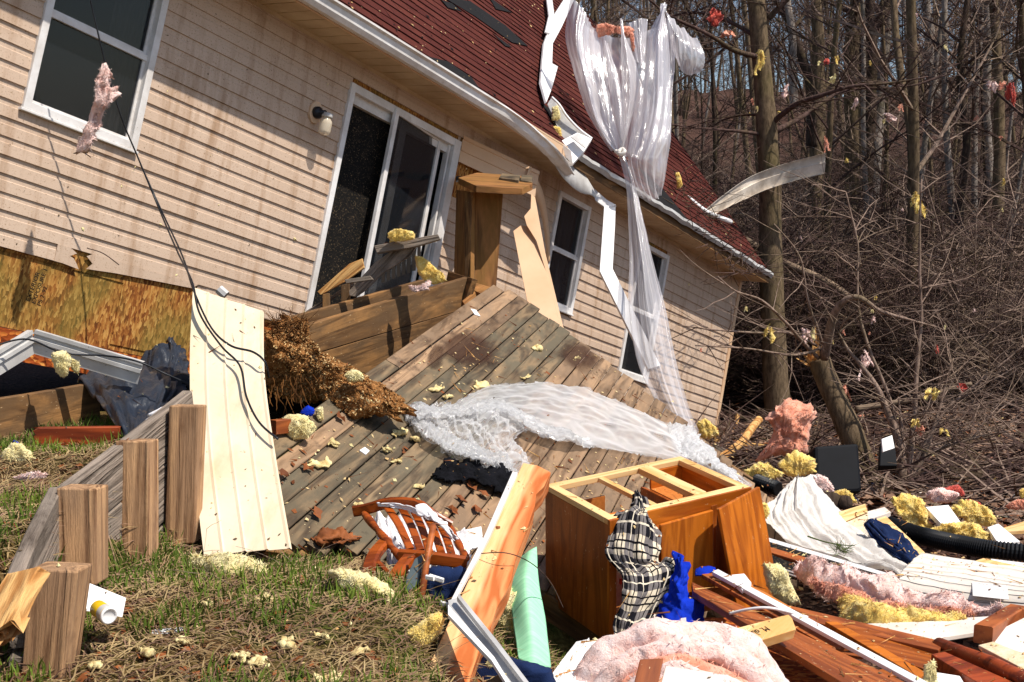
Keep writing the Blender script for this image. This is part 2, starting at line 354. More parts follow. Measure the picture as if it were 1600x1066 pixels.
# ------------------------------------------------------------ mesh building and object bookkeeping
WM = {}
class MB:
    def __init__(s): s.v = []; s.f = []; s.mi = []; s.uv = None
    def add(s, vs, fs, m=0):
        o = len(s.v); s.v += [V(p) for p in vs]
        for f in fs: s.f.append(tuple(i + o for i in f)); s.mi.append(m)
        return s
    def box(s, a, b, m=0):
        (x0, y0, z0), (x1, y1, z1) = a, b
        return s.add([(x0, y0, z0), (x1, y0, z0), (x1, y1, z0), (x0, y1, z0), (x0, y0, z1), (x1, y0, z1), (x1, y1, z1), (x0, y1, z1)],
                     [(3, 2, 1, 0), (4, 5, 6, 7), (0, 1, 5, 4), (1, 2, 6, 5), (2, 3, 7, 6), (3, 0, 4, 7)], m)
    def tube(s, pts, rad, n=6, m=0, cap=True, ref=None):
        pts = [V(p) for p in pts]; k = len(pts)
        if not hasattr(rad, '__len__'): rad = [rad] * k
        vs = []; a = ref
        for i in range(k):
            t = (pts[min(i + 1, k - 1)] - pts[max(i - 1, 0)])
            if t.length < 1e-9: t = V((0, 0, 1))
            t.normalize()
            if a is None: a = t.orthogonal()
            a = a - t * a.dot(t)
            if a.length < 1e-6: a = t.orthogonal()
            a.normalize(); b = t.cross(a)
            for j in range(n):
                an = 2 * math.pi * j / n
                vs.append(pts[i] + (a * math.cos(an) + b * math.sin(an)) * rad[i])
        fs = [(i * n + j, i * n + (j + 1) % n, (i + 1) * n + (j + 1) % n, (i + 1) * n + j) for i in range(k - 1) for j in range(n)]
        if cap: fs += [tuple(range(n - 1, -1, -1)), tuple((k - 1) * n + j for j in range(n))]
        return s.add(vs, fs, m)
    def prism(s, pts, ext, m=0, m2=None):
        pts = [V(p) for p in pts]; n = len(pts); ext = V(ext)
        s.add(pts + [p + ext for p in pts], [], m); o = len(s.v) - 2 * n
        for f in [tuple(range(n)), tuple(range(2 * n - 1, n - 1, -1))]: s.f.append(tuple(i + o for i in f)); s.mi.append(m)
        for i in range(n):
            j = (i + 1) % n; s.f.append((o + i, o + n + i, o + n + j, o + j)); s.mi.append(m if m2 is None else m2)
        return s
    def sweep(s, prof, path, m=0, closed=False):      # prof: function(i) -> list of points for ring i
        rings = [prof(i, p) for i, p in enumerate(path)]; n = len(rings[0])
        vs = [q for r in rings for q in r]
        fs = []
        for i in range(len(rings) - 1):
            for j in range(n if closed else n - 1):
                fs.append((i * n + j, i * n + (j + 1) % n, (i + 1) * n + (j + 1) % n, (i + 1) * n + j))
        return s.add(vs, fs, m)
    def build(s, name, ms, parent=None, M=None, smooth=False, bevel=0, solid=0, fix=True):
        me = bpy.data.meshes.new(name)
        if M is None and parent is None:              # give world-built meshes a local origin
            c = sum(s.v, V()) / max(1, len(s.v)); M = Matrix.Translation(c); vs = [p - c for p in s.v]
        elif M is None: I = WM[parent.name].inverted(); vs = [I @ p for p in s.v]
        else: vs = s.v
        me.from_pydata([tuple(p) for p in vs], [], s.f)
        if not hasattr(ms, '__len__') or isinstance(ms, str): ms = [ms]
        for m in ms: me.materials.append(M_[m] if isinstance(m, str) else m)
        if len(ms) > 1: me.polygons.foreach_set('material_index', s.mi)
        if s.uv:
            l = me.uv_layers.new(name='UVMap')
            for lp in me.loops: l.data[lp.index].uv = s.uv[lp.vertex_index]
        if fix:
            bm = bmesh.new(); bm.from_mesh(me); bmesh.ops.recalc_face_normals(bm, faces=bm.faces); bm.to_mesh(me); bm.free()
        if smooth: me.polygons.foreach_set('use_smooth', [True] * len(me.polygons))
        me.update()
        o = bpy.data.objects.new(name, me); COL.objects.link(o)
        if M is None: M = WM[parent.name]
        if parent is not None:
            o.parent = parent; o.matrix_local = WM[parent.name].inverted() @ M
        else: o.matrix_world = M
        WM[o.name] = M.copy()
        if bevel:
            b = o.modifiers.new('bevel', 'BEVEL'); b.width = bevel; b.segments = 2; b.limit_method = 'ANGLE'; b.angle_limit = math.radians(40)
        if solid:
            q = o.modifiers.new('solid', 'SOLIDIFY'); q.thickness = solid; q.offset = 0
        return o
def tag(o, label=None, cat=None, group=None, kind=None):
    if label: o['label'] = label
    if cat: o['category'] = cat
    if group: o['group'] = group
    if kind: o['kind'] = kind
    return o
def thing(name, label, cat, loc, group=None):
    o = bpy.data.objects.new(name, None); COL.objects.link(o); o.location = loc; o.empty_display_size = .1
    WM[o.name] = Matrix.Translation(loc); return tag(o, label, cat, group)
def fr(o, x, y):                       # frame: origin, x axis, approximate y axis
    x = V(x).normalized(); y = V(y); y = (y - x * y.dot(x)).normalized(); z = x.cross(y)
    return Matrix(((x.x, y.x, z.x, o[0]), (x.y, y.y, z.y, o[1]), (x.z, y.z, z.z, o[2]), (0, 0, 0, 1)))
def beam(name, p0, p1, wid, thk, side, mat, parent=None, jag=(0, 0), warp=.0, ch=.004, seg=6, seed=0, smooth=False):
    """a board from p0 to p1 (centre line); `side` = the way its width points"""
    p0, p1 = V(p0), V(p1); L = (p1 - p0).length; M = fr(p0, p1 - p0, side); r = random.Random(seed + int(L * 1000))
    b = MB(); hw, ht = wid / 2, thk / 2; K = 8
    prof = []
    for i in range(K + 1): prof.append((-hw + ch + (wid - 2 * ch) * i / K, -ht))
    prof += [(hw, -ht + ch), (hw, ht - ch)]
    for i in range(K + 1): prof.append((hw - ch - (wid - 2 * ch) * i / K, ht))
    prof += [(-hw, ht - ch), (-hw, -ht + ch)]
    n = len(prof); j0 = [r.uniform(0, jag[0]) for _ in range(n)]; j1 = [r.uniform(0, jag[1]) for _ in range(n)]
    a1, a2 = r.uniform(-1, 1), r.uniform(-1, 1); vs = []
    for k in range(seg + 1):
        t = k / seg
        for q, (y, z) in enumerate(prof):
            x = t * L
            if k == 0: x += j0[q]
            if k == seg: x -= j1[q]
            vs.append((x, y + warp * a1 * math.sin(t * 3.1), z + warp * a2 * math.sin(t * 2.7 + 1)))
    fs = [(k * n + j, k * n + (j + 1) % n, (k + 1) * n + (j + 1) % n, (k + 1) * n + j) for k in range(seg) for j in range(n)]
    fs += [tuple(range(n)), tuple(seg * n + j for j in range(n - 1, -1, -1))]
    b.add(vs, fs); return b.build(name, mat, parent, M, smooth=False)
def slab(name, pix, thk, mat, parent=None, bevel=.003, back=None, mats2=None, plane=None):
    """board or panel whose visible face has the outline pix [(px,py,depth)..], first edge along its grain"""
    w = [P(*p) for p in pix]
    if plane is None:
        nn = V()
        for i in range(len(w)): nn += w[i].cross(w[(i + 1) % len(w)])
        c = sum(w, V()) / len(w); plane = Pl(c, nn)
    w = [plane.hit(p[0], p[1]) for p in pix]
    z = plane.n if plane.n.dot(EYE - w[0]) > 0 else -plane.n
    x = (w[1] - w[0]).normalized(); y = z.cross(x)
    M = fr(w[0], x, y); I = M.inverted(); lp = [I @ p for p in w]
    b = MB(); b.prism([(p.x, p.y, 0) for p in lp], (0, 0, -thk), 0, 1 if mats2 else None)
    return b.build(name, [mat] + (mats2 or []), parent, M, bevel=bevel)
def cr(p, t):                          # Catmull-Rom through a list of vectors, t in 0..1
    n = len(p) - 1; f = min(max(t, 0), 1) * n; i = min(int(f), n - 1); f -= i
    a, b, c, d = p[max(i - 1, 0)], p[i], p[i + 1], p[min(i + 2, n)]
    return ((b * 2) + (c - a) * f + (a * 2 - b * 5 + c * 4 - d) * f * f + (b * 3 - a - c * 3 + d) * f ** 3) * .5
def fbm(p, o=4): return noise.fractal(p, .9, 2.1, o)
def sheet(name, rows, mat, parent=None, nu=40, nv=40, amp=.01, fq=6, ridged=0, seed=0, solid=0, rag=0, world=True, hole=None, iso=1, pl=(9, 2.2), pos=False):
    """cloth, film or paper hung through rows of (px,py,depth) control points"""
    rw = [[P(*q) if world else V(q) for q in r] for r in rows]
    g = []
    off = V((seed * 7.1, seed * 3.3, seed * 1.7))
    for i in range(nv + 1):
        tv = i / nv; g.append([])
        for j in range(nu + 1):
            tu = j / nu
            g[-1].append(cr([cr(r, tu) for r in rw], tv))
    b = MB(); b.uv = []
    for i in range(nv + 1):
        for j in range(nu + 1):
            p = g[i][j]
            du = g[i][min(j + 1, nu)] - g[i][max(j - 1, 0)]; dv = g[min(i + 1, nv)][j] - g[max(i - 1, 0)][j]
            n = du.cross(dv)
            n = n.normalized() if n.length > 1e-9 else V((0, 0, 1))
            a = iso * fbm(p * fq + off, 4)
            if ridged: a += ridged * (1 - abs(fbm(V((j / nu * pl[0], i / nv * pl[1], seed)) + p * .6 * iso, 3)) * 2.2)
            if pos: a = abs(a); n = n if n.z > 0 else -n
            q = p + n * a * amp
            if rag and (i in (0, nv) or j in (0, nu)): q = q + V((fbm(p * 25 + off), fbm(p * 27 - off), fbm(p * 23))) * rag
            b.v.append(q); b.uv.append((j / nu, i / nv))
    w = nu + 1
    for i in range(nv):
        for j in range(nu):
            if hole and hole((j + .5) / nu, (i + .5) / nv): continue
            b.f.append((i * w + j, i * w + j + 1, (i + 1) * w + j + 1, (i + 1) * w + j)); b.mi.append(0)
    return b.build(name, mat, parent, smooth=True, solid=solid, fix=False)
def shag(b, cnt, ln, wd, seed, nf, ms=(0,), lift=.35):
    r = random.Random(seed); k = max(1, nf)
    for _ in range(cnt):
        f = b.f[r.randrange(k)]; p = sum((b.v[i] for i in f), V()) / len(f)
        nn = (b.v[f[1]] - b.v[f[0]]).cross(b.v[f[2]] - b.v[f[0]])
        if nn.length < 1e-12: continue
        nn.normalize(); q = b.v[f[r.randrange(len(f))]]; p = p.lerp(q, r.random() * .9)
        if nn.dot(EYE - p) < 0: nn = -nn
        t = V((r.uniform(-1, 1), r.uniform(-1, 1), r.uniform(-1, 1))); t = (t - nn * t.dot(nn)).normalized(); d = (t + nn * r.uniform(-.1, lift * 2)).normalized(); c = d.cross(nn).normalized()
        l = ln * r.uniform(.4, 1.6); w = wd * r.uniform(.4, 1.6)
        b.add([p - c * w, p + c * w, p + d * l * .6 + c * w * .8 + nn * l * .12, p + d * l * .6 - c * w * .8 + nn * l * .12, p + d * l], [(0, 1, 2, 3), (3, 2, 4)], r.choice(ms))
def puff(name, outline, z, thk, mat, parent=None, seed=0, rough=1.0, rings=9, n=56, tilt=0, fq=9, hair=None, arc=0):
    """ragged lump of batting: outline in pixels round its middle, at depth z (front), thk deep"""
    c = (sum(p[0] for p in outline) / len(outline), sum(p[1] for p in outline) / len(outline))
    o2 = [V((p[0], p[1], z + (p[2] if len(p) > 2 else 0))) for p in outline]; o2.append(o2[0])
    o3 = []
    m = len(outline)
    for k in range(n):                 # closed resample, half rounded
        t = k / n * m; i = int(t); f = t - i
        lin = o2[i].lerp(o2[i + 1], f)
        a, bb, cc, d = o2[(i - 1) % m], o2[i], o2[i + 1], o2[(i + 2) % m]
        cm = ((bb * 2) + (cc - a) * f + (a * 2 - bb * 5 + cc * 4 - d) * f * f + (bb * 3 - a - cc * 3 + d) * f ** 3) * .5
        jg = 1 + (.16 * noise.noise(V((k * .45, seed * 3.1, 0))) + .1 * noise.noise(V((k * 1.3, seed, 5)))) * rough
        q_ = lin.lerp(cm, .6); o3.append(V((c[0] + (q_.x - c[0]) * jg, c[1] + (q_.y - c[1]) * jg, q_.z)))
    zc = sum(q.z for q in o3) / n
    size = max((P(q.x, q.y, q.z) - P(c[0], c[1], zc)).length for q in o3)
    off = V((seed * 5.3 + .3, seed * 2.1, seed * 9.7)); b = MB()
    fwd = ray(*c).normalized(); ROT = Matrix.Rotation(seed * 1.3, 3, 'Y') @ Matrix.Rotation(seed * .7, 3, 'X')
    def pt(k, r, back):
        q = o3[k]; x = c[0] + (q.x - c[0]) * r; y = c[1] + (q.y - c[1]) * r; zz = zc + (q.z - zc) * r
        p = P(x, y, zz)
        hgt = math.sqrt(max(0, 1 - r ** 4.5))
        p = p + fwd * ((thk * .45 * hgt) if back else (-thk * .55 * hgt))
        d = V((fbm(p * fq + off), fbm(p * fq + off * 1.7 + V((3, 1, 2))), fbm(p * fq - off)))
        p = p + d * size * .13 * rough * (.35 + .65 * hgt if not back else .5)
        d2 = V((noise.noise(p * fq * 5), noise.noise(p * fq * 5 + off), noise.noise(p * fq * 5 - off)))
        pr_ = ROT @ p; rg = 1 - 2 * abs(noise.noise(V((pr_.x * fq * .55, pr_.y * fq * .55, pr_.z * fq * 3.2)) + off)) - .4
        if arc and not back: p = p - fwd * arc * (abs(noise.noise(V((r * 7 + .6 * fbm(p * 5), k / n * 5, seed)))) * -2 + .4) * hgt
        return p + d2 * size * .035 * rough - fwd * rg * size * .075 * rough
    vs = [pt(0, 0, False)]
    for r in range(1, rings + 1):
        for k in range(n): vs.append(pt(k, r / rings, False))
    fs = [(0, 1 + k, 1 + (k + 1) % n) for k in range(n)]
    for r in range(rings - 1):
        for k in range(n):
            a = 1 + r * n; fs.append((a + k, a + n + k, a + n + (k + 1) % n, a + (k + 1) % n))
    base = 1 + (rings - 1) * n; bc = len(vs)
    for k in range(n): vs.append(pt(k, .6, True))
    vs.append(pt(0, 0, True))
    for k in range(n):
        fs.append((base + k, bc + k, bc + (k + 1) % n, base + (k + 1) % n)); fs.append((bc + k, bc + n, bc + (k + 1) % n))
    b.add(vs, fs); nf = n + (rings - 1) * n
    cnt, ln, wd = hair or (int(min(4000, 150 + 9000 * size)), min(.022, .008 + size * .03), .0008 + zc * .00009)
    if cnt: shag(b, cnt, ln, wd, seed, nf, ms=tuple(range(len(mat))) if isinstance(mat, list) else (0,))
    return b.build(name, mat, parent, smooth=True, fix=False)
def batt(name, spine, mat, parent=None, seed=0, amp=.05, n=14, seg=40, flat=.5, fq=7, hairs=2200, fine_=.2):
    """long roll or strip of batting along spine [(px,py,depth,half width m)..]"""
    pts = [P(*s[:3]) for s in spine]; rd = [V((s[3], 0, 0)) for s in spine]
    b = MB(); off = V((seed * 3.1, seed * 7.7, seed)); vs = []
    for i in range(seg + 1):
        t = i / seg; p = cr(pts, t); d = (cr(pts, min(1, t + .02)) - cr(pts, max(0, t - .02))).normalized(); r = max(.004, cr(rd, t).x)
        if i in (0, seg): r *= .25
        view = (EYE - p).normalized(); up = d.cross(view).normalized(); fw = up.cross(d)
        for j in range(n):
            a = 2 * math.pi * j / n
            q = p + up * math.cos(a) * r + fw * math.sin(a) * r * flat
            e = V((fbm(q * fq + off), fbm(q * fq - off), fbm(q * fq + off * 2)))
            fine = V((noise.noise(q * 45), noise.noise(q * 45 + off), noise.noise(q * 45 - off)))
            vs.append(q + e * amp + fine * amp * fine_)
    fs = [(i * n + j, i * n + (j + 1) % n, (i + 1) * n + (j + 1) % n, (i + 1) * n + j) for i in range(seg) for j in range(n)]
    fs += [tuple(range(n)), tuple(seg * n + j for j in range(n))]
    b.add(vs, fs); shag(b, int(hairs * seg / 60), .02, .0014, seed, len(fs) - 2)
    return b.build(name, mat, parent, smooth=True, fix=False)
def wire(name, pix, rad, mat, parent=None, n=6, seg=None, smooth=True):
    pts = [P(*p) for p in pix]; k = seg or len(pts) * 6
    b = MB(); b.tube([cr(pts, i / k) for i in range(k + 1)], rad, n)
    return b.build(name, mat, parent, smooth=smooth)
def strip(name, pix, wid, mat, side, lip=.012, thk=.0015, parent=None, seg=40, curve=True, hem=True):
    """folded sheet-metal strip (gutter, trim): edge line in pixels, width along `side`(t) with a small hem"""
    pts = [P(*p[:3]) for p in pix]; b = MB()
    sd = side if callable(side) else (lambda t, p: V(side))
    k = seg if curve else len(pts) - 1
    rings = []
    for i in range(k + 1):
        t = i / k; p = cr(pts, t) if curve else pts[i]
        q = sd(t, p); nn = q.cross((pts[-1] - pts[0])).normalized(); wv = q.normalized()
        a = p; c = p + q * wid
        if hem: rings.append([a + nn * lip, a, a + wv * wid * .4 - nn * lip * .25, a + wv * wid * .45 + nn * lip * .2, c, c + nn * lip])
        else: rings.append([a, a + q * wid * .5, c])
    n = len(rings[0]); b.add([q for r in rings for q in r], [(i * n + j, i * n + j + 1, (i + 1) * n + j + 1, (i + 1) * n + j) for i in range(k) for j in range(n - 1)])
    return b.build(name, mat, parent, solid=thk)
def sm(a, b, x): t = min(1, max(0, (x - a) / (b - a))); return t * t * (3 - 2 * t)
# ------------------------------------------------------------ the deck's plane, then terrain
DA, DB, DD = P(450, 840, 5.6), P(770, 450, 10.0), P(1250, 830, 8.8)
DK = Pl.of(DA, DB, DD)
if DK.n.z < 0: DK.n = -DK.n
db = (DK.hit(575, 582) - DK.hit(768, 448)).normalized()      # along the boards, toward the camera
de = DK.n.cross(db).normalized()
if de.dot(DK.hit(1250, 830) - DK.hit(770, 450)) < 0: de = -de
D0 = DK.hit(768, 448); DM = fr(D0, db, -de); DI = DM.inverted()
if (DM.to_3x3() @ V((0, 0, 1))).dot(DK.n) < 0: DM = fr(D0, db, de); DI = DM.inverted()
def dxy(px, py): q = DI @ DK.hit(px, py); return (q.x, q.y)
out = [dxy(*p) for p in ((574, 583), (690, 503), (766, 448), (802, 455), (870, 508), (1000, 602), (1062, 652), (1265, 836), (1240, 905), (1100, 960), (760, 905), (640, 884), (560, 858), (412, 850), (398, 715))]
DX1 = max(p[0] for p in out); DY0 = min(p[1] for p in out); DY1 = max(p[1] for p in out)
def G(x, y):
    z = -1.34 - .16 * sm(4, 6, y) * sm(-1.6, -1.2, x) - .9 * sm(-.7, 1.15, x + .04 * (y - 6))
    z += .28 * (1 - sm(-1.72, -1.56, x)) * (1 - sm(7, 9, y)) * sm(1.5, 3, y)
    z -= .25 * sm(9, 16, y) * sm(0, 3, x)
    z -= .35 * sm(8.2, 9.5, y) * (1 - sm(-2.0, 0, x)) * (1 - sm(20, 30, y))
    d = max(0, y - 20); d = min(d, 78)
    z += .02 * d + .0022 * d * d
    z += fbm(V((x * .9, y * .9, 3)), 4) * .05 + fbm(V((x * .13, y * .13, 9)), 3) * (.12 + .02 * d)
    z += 2.6
    dz = D0.z - (DK.n.x * (x - D0.x) + DK.n.y * (y - D0.y)) / DK.n.z          # keep the soil under the deck
    q = DI @ V((x, y, dz)); m = sm(-.8, .1, q.x) * (1 - sm(DX1 - .25, DX1 + .1, q.x)) * sm(DY0 - .25, DY0, q.y) * (1 - sm(DY1, DY1 + .3, q.y))
    if m > 0: z = z + m * (min(z, dz - .2) - z)
    return z
def zg(px, py, lift=0):               # depth at which the line of sight meets the ground
    t = 2.0; d = ray(px, py)
    while t < 200:
        p = EYE + d * t
        if p.z - lift < G(p.x, p.y): return t
        t += .02 if t < 20 else .2
    return 200
def grid_ground():
    ys = []; y = -6.0
    while y < 260:
        ys.append(y); y += .075 if 2.5 < y < 9 else (.16 if 1 < y < 24 else max(.3, abs(y) * .03))
    xs = []; x = 0.0
    while x < 160: xs.append(x); x += .075 if x < 3.6 else max(.15, x * .06)
    xs = [-a for a in xs[:0:-1]] + xs
    b = MB(); n = len(xs)
    for y in ys:
        for x in xs: b.v.append(V((x, y, G(x, y))))
    for i in range(len(ys) - 1):
        for j in range(n - 1): b.f.append((i * n + j, i * n + j + 1, (i + 1) * n + j + 1, (i + 1) * n + j)); b.mi.append(0)
    o = b.build('ground', 'ground', M=Matrix.Identity(4), smooth=True, fix=False)
    tag(o, kind='structure')
grid_ground()

# ------------------------------------------------------------ the house
house = thing('house', 'beige vinyl sided house with red shingle roof, tipped sideways off its base', 'house', HL(4, -.6, -2))
EXP = .115
EAVE, OV, PITCH, ULEFT, UR = 2.42, .42, math.radians(47), -3.2, 11.5
openings = [(-.04, .80, .94, 2.12), (2.86, 4.43, -.1, 2.12), (6.36, 7.0, .99, 2.18), (8.36, 9.1, .52, 2.12)]
wb = MB()
def course(u0, u1, v0, v1, i):
    k = max(1, int((u1 - u0) / .35)); vs = []; rj = random.Random(i * 31 + int(u0 * 7)); jw = rj.uniform(-.0012, .0035); jv = rj.uniform(-.003, .003)
    for a in range(k + 1):
        u = u0 + (u1 - u0) * a / k; s = .003 * fbm(V((u * .7, i * 3.1, 1))) + jv
        vs += [(u, v0 + s, .001), (u, v0 + s, .013 + jw), (u, v0 + s + (v1 - v0) * .62, .009 + jw), (u, v0 + s + (v1 - v0) * .66, .003 + jw * .5), (u, v1 + s + .002, .0025)]
    fs = [(a * 5 + j, a * 5 + j + 1, a * 5 + j + 6, a * 5 + j + 5) for a in range(k) for j in range(4)]
    wb.add(vs, fs)
for i in range(21):
    v0, v1 = i * EXP, min((i + 1) * EXP, 2.355)
    cuts = [(a, b_) for (a, b_, c, d) in openings if c < v1 - .02 and d > v0 + .02]
    if .68 < v0 + .06 < 2.06: cuts.append((4.52, 4.62)) if False else None
    if v0 < 2.1 and v0 > 1.6: cuts.append((4.47, 5.2))
    x = ULEFT
    for a, b_ in sorted(cuts) + [(UR, UR)]:
        if a > x:
            # courses lap in lengths, so joints show
            j = x; r = random.Random(i * 17 + int(x * 10))
            while j < a:
                e = min(a, j + r.uniform(1.4, 3.6))
                if a - e < .5: e = a
                if i == 0:
                    if e > .56 and j < 1.64:       # torn off bottom course
                        if j < .5: course(j, .5, v0, v1, i)
                        if e > 1.66: course(1.66, e, v0, v1, i)
                    else: course(j, e, v0, v1, i)
                else: course(j, e, v0, v1, i)
                j = e
        x = max(x, b_)
# torn, sagging bottom course
tn = [(.66, .005), (.70, .05), (.64, .09), (.69, .117), (1.0, .117), (1.66, .117), (1.60, .075), (1.2, .05), (.9, .03)]
wb.prism([(u, v, .016) for u, v in tn], (0, 0, -.004))
tn = [(.47, .0), (.60, -.012), (.575, .02), (.545, .05), (.51, .06), (.56, .09), (.5, .117), (.4, .117), (.4, 0)]
wb.prism([(u, v, .016) for u, v in tn], (0, 0, -.004))
o = wb.build('wall', 'siding', house, HM, fix=False)
# backing behind the siding, gable end and far wall
bk = MB()
us = sorted({ULEFT, UR - .02} | {q for o_ in openings for q in o_[:2]} | {4.47, 4.95})
for a, b_ in zip(us[:-1], us[1:]):
    m = (a + b_) / 2; sp = [(-.02, 2.34)]
    for (p, q, c, d) in openings:
        if p < m < q: sp = [(-.02, c), (d, 2.34)]
    for c, d in sp:
        if d > c: bk.box((a, c, -.10), (b_, d, -.004))
bk.build('sheathing', 'osb', house, HM)
gb = MB(); ZB = -6.4; RV = EAVE + .06 + (OV - ZB) / 2 * math.tan(PITCH) - .5
gb.prism([(UR, 0, -.1), (UR, 2.36, -.1), (UR, RV, ZB / 2), (UR, 2.36, ZB), (UR, 0, ZB)], (-.1, 0, 0))
gb.prism([(ULEFT, 0, -.1), (ULEFT, 2.36, -.1), (ULEFT, RV, ZB / 2), (ULEFT, 2.36, ZB), (ULEFT, 0, ZB)], (-.1, 0, 0))
gb.box((ULEFT, 0, ZB - .1), (UR, 2.36, ZB))
gb.build('end_wall', 'siding', house, HM)
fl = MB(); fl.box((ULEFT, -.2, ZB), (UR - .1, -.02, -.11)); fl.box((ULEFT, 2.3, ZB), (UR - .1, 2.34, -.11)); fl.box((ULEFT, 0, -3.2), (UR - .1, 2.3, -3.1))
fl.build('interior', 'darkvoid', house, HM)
# exposed sheathing and rim board under the left end
ob = MB(); ob.box((ULEFT, -.50, -.11), (1.72, .0, -.012)); ob.box((1.0, -.46, -.012), (1.72, -.02, -.004))
so_ = ob.build('sheathing_strip', 'osb', house, HM)
rb = MB(); rb.box((ULEFT, -.70, -.11), (1.9, -.505, .006)); rb.box((1.72, -.5, -.11), (UR, -.02, -.02)); rb.build('rim_board', 'osb_red', house, HM)
def text(s, size, M, mat, name, parent):
    cu = bpy.data.curves.new('txt', 'FONT'); cu.body = s; cu.size = size; cu.extrude = .0004
    t = bpy.data.objects.new('txt', cu); COL.objects.link(t)
    dg = bpy.context.evaluated_depsgraph_get(); me = bpy.data.meshes.new_from_object(t.evaluated_get(dg))
    bpy.data.objects.remove(t); bpy.data.curves.remove(cu); me.materials.clear(); me.materials.append(M_[mat])
    o = bpy.data.objects.new(name, me); COL.objects.link(o)
    o.parent = parent; o.matrix_local = WM[parent.name].inverted() @ M; return o
def on_wall(px, py, off, rot=0, extra=0):
    u, v = HUV(px, py, off); return HM @ Matrix.Translation((u, v, off + extra)) @ Matrix.Rotation(rot, 4, 'Z')
text('2000', .07, on_wall(150, 432, -.012, math.radians(2), .001), 'ink', 'stamped_lettering', house)
text('EXTERIOR\nEXPOSURE 1\nPS 2-92', .045, on_wall(46, 472, -.012, math.radians(82), .001), 'ink', 'stamped_lettering', house)

# roof: stepped shingle courses
def RP(u, l, n=0):                    # along eave, up slope, off slope
    return (u, EAVE + .05 + l * math.sin(PITCH) + n * math.cos(PITCH), OV - l * math.cos(PITCH) + n * math.sin(PITCH))
RL = (OV - ZB / 2) / math.cos(PITCH)
RM = HM @ Matrix(((1, 0, 0, 0), (0, math.sin(PITCH), math.cos(PITCH), EAVE + .05), (0, -math.cos(PITCH), math.sin(PITCH), OV), (0, 0, 0, 1)))
rf = MB(); ex = .135; kk = int(RL / ex)
r = random.Random(3)
for i in range(kk + 1):
    l0 = i * ex; l1 = min(RL, l0 + ex); u = ULEFT - .3; first = True
    while u < UR + .02:
        e = min(UR + .05, u + .3 * r.choice((1, 1, 2, 3)) + (r.random() * .3 if first else 0)); first = False
        h = .011 + r.uniform(-.003, .005); a = l0 + r.uniform(-.006, .006)
        rf.add([(u, a, 0), (e - .004, a, 0), (e - .004, a, h), (u, a, h), (u, l1, .003), (e - .004, l1, .003)], [(0, 1, 2, 3), (3, 2, 5, 4), (1, 5, 2), (0, 3, 4)], 0)
        u = e
rf.build('roof', 'shingle', house, RM, fix=False)
dk = MB(); dk.box((ULEFT - .3, 0, -.09), (UR + .05, RL, -.001)); 
dk.build('roof_deck', 'treated', house, RM)
rb2 = MB(); c2 = HM @ Matrix(((1, 0, 0, 0), (0, math.sin(PITCH), math.cos(PITCH), EAVE + .05), (0, math.cos(PITCH), -math.sin(PITCH), ZB - OV), (0, 0, 0, 1)))
rb2.box((ULEFT - .3, 0, -.02), (UR + .05, RL, .012)); rb2.build('roof', 'shingle', house, c2)
# bare felt where shingles are gone
for k, poly in enumerate(([(690, -6), (735, 2), (790, 40), (825, 72), (800, 66), (742, 25)], [(668, 88), (700, 96), (738, 122), (752, 142), (715, 128), (680, 104)],
                        [(765, -4), (800, 20), (775, 14)], [(770, 52), (800, 74), (790, 72)], [(690, 0), (706, 5), (722, 18), (700, 12)], [(1000, 262), (1040, 300), (1076, 345), (1030, 318)], [(846, 160), (880, 186), (905, 215), (868, 196)])):
    pl = Pl(RM @ V((0, 0, .019)), RM.to_3x3() @ V((0, 0, 1))); I = RM.inverted()
    b = MB(); b.prism([I @ pl.hit(*p) for p in poly], (0, 0, -.006)); b.build('bare_felt_patch', 'felt', house, RM)
# rake board, soffit, gutter
b = MB(); b.box((UR - .02, -.02, -.14), (UR + .03, RL, -.004)); b.build('rake_board', 'white', house, RM)
b = MB(); n = 90
for i in range(n):                    # ribbed soffit panels
    u = ULEFT + (UR - ULEFT) * i / n; e = ULEFT + (UR - ULEFT) * (i + 1) / n
    b.box((u, 2.345, .012), (e - .012, 2.36, OV - .01)); b.box((e - .012, 2.352, .012), (e, 2.36, OV - .01))
b.box((ULEFT, 2.315, .0), (UR, 2.345, .022))
b.build('soffit', 'soffit', house, HM)
b = MB(); b.box((ULEFT, 2.335, OV - .01), (5.7, EAVE + .075, OV + .008)); b.build('fascia', 'tanv', house, HM)
b = MB(); b.box((5.703, 2.34, OV - .01), (UR, EAVE + .07, OV + .002)); b.build('fascia', 'treated', house, HM)
prof = [(.0, .115), (.0, .0), (.06, -.005), (.085, .03), (.09, .085), (.115, .1), (.115, .115), (.105, .115)]
b = MB(); rings = []; us = [ULEFT + (5.0 - ULEFT) * i / 40 for i in range(41)] + [5.1, 5.2, 5.3, 5.4, 5.5, 5.6, 5.68]
for u in us:
    t = max(0, (u - 4.3) / 1.38); dr = -.10 * t * t; tw = 1.15 * t * t; rn = .0 if t == 0 else .012
    ring = []
    for (x, y) in prof:
        x2 = x * math.cos(tw) + y * math.sin(tw); y2 = -x * math.sin(tw) + y * math.cos(tw)
        ring.append((u, EAVE - .075 + dr + y2 + rn * fbm(V((u * 6, x * 30, y * 30))), OV + .012 + x2 + rn * fbm(V((u * 5, y * 30, 4)))))
    rings.append(ring)
m = len(prof); b.add([q for r_ in rings for q in r_], [(i * m + j, i * m + j + 1, (i + 1) * m + j + 1, (i + 1) * m + j) for i in range(len(rings) - 1) for j in range(m - 1)])
b.build('gutter', 'white', house, HM, solid=.002)
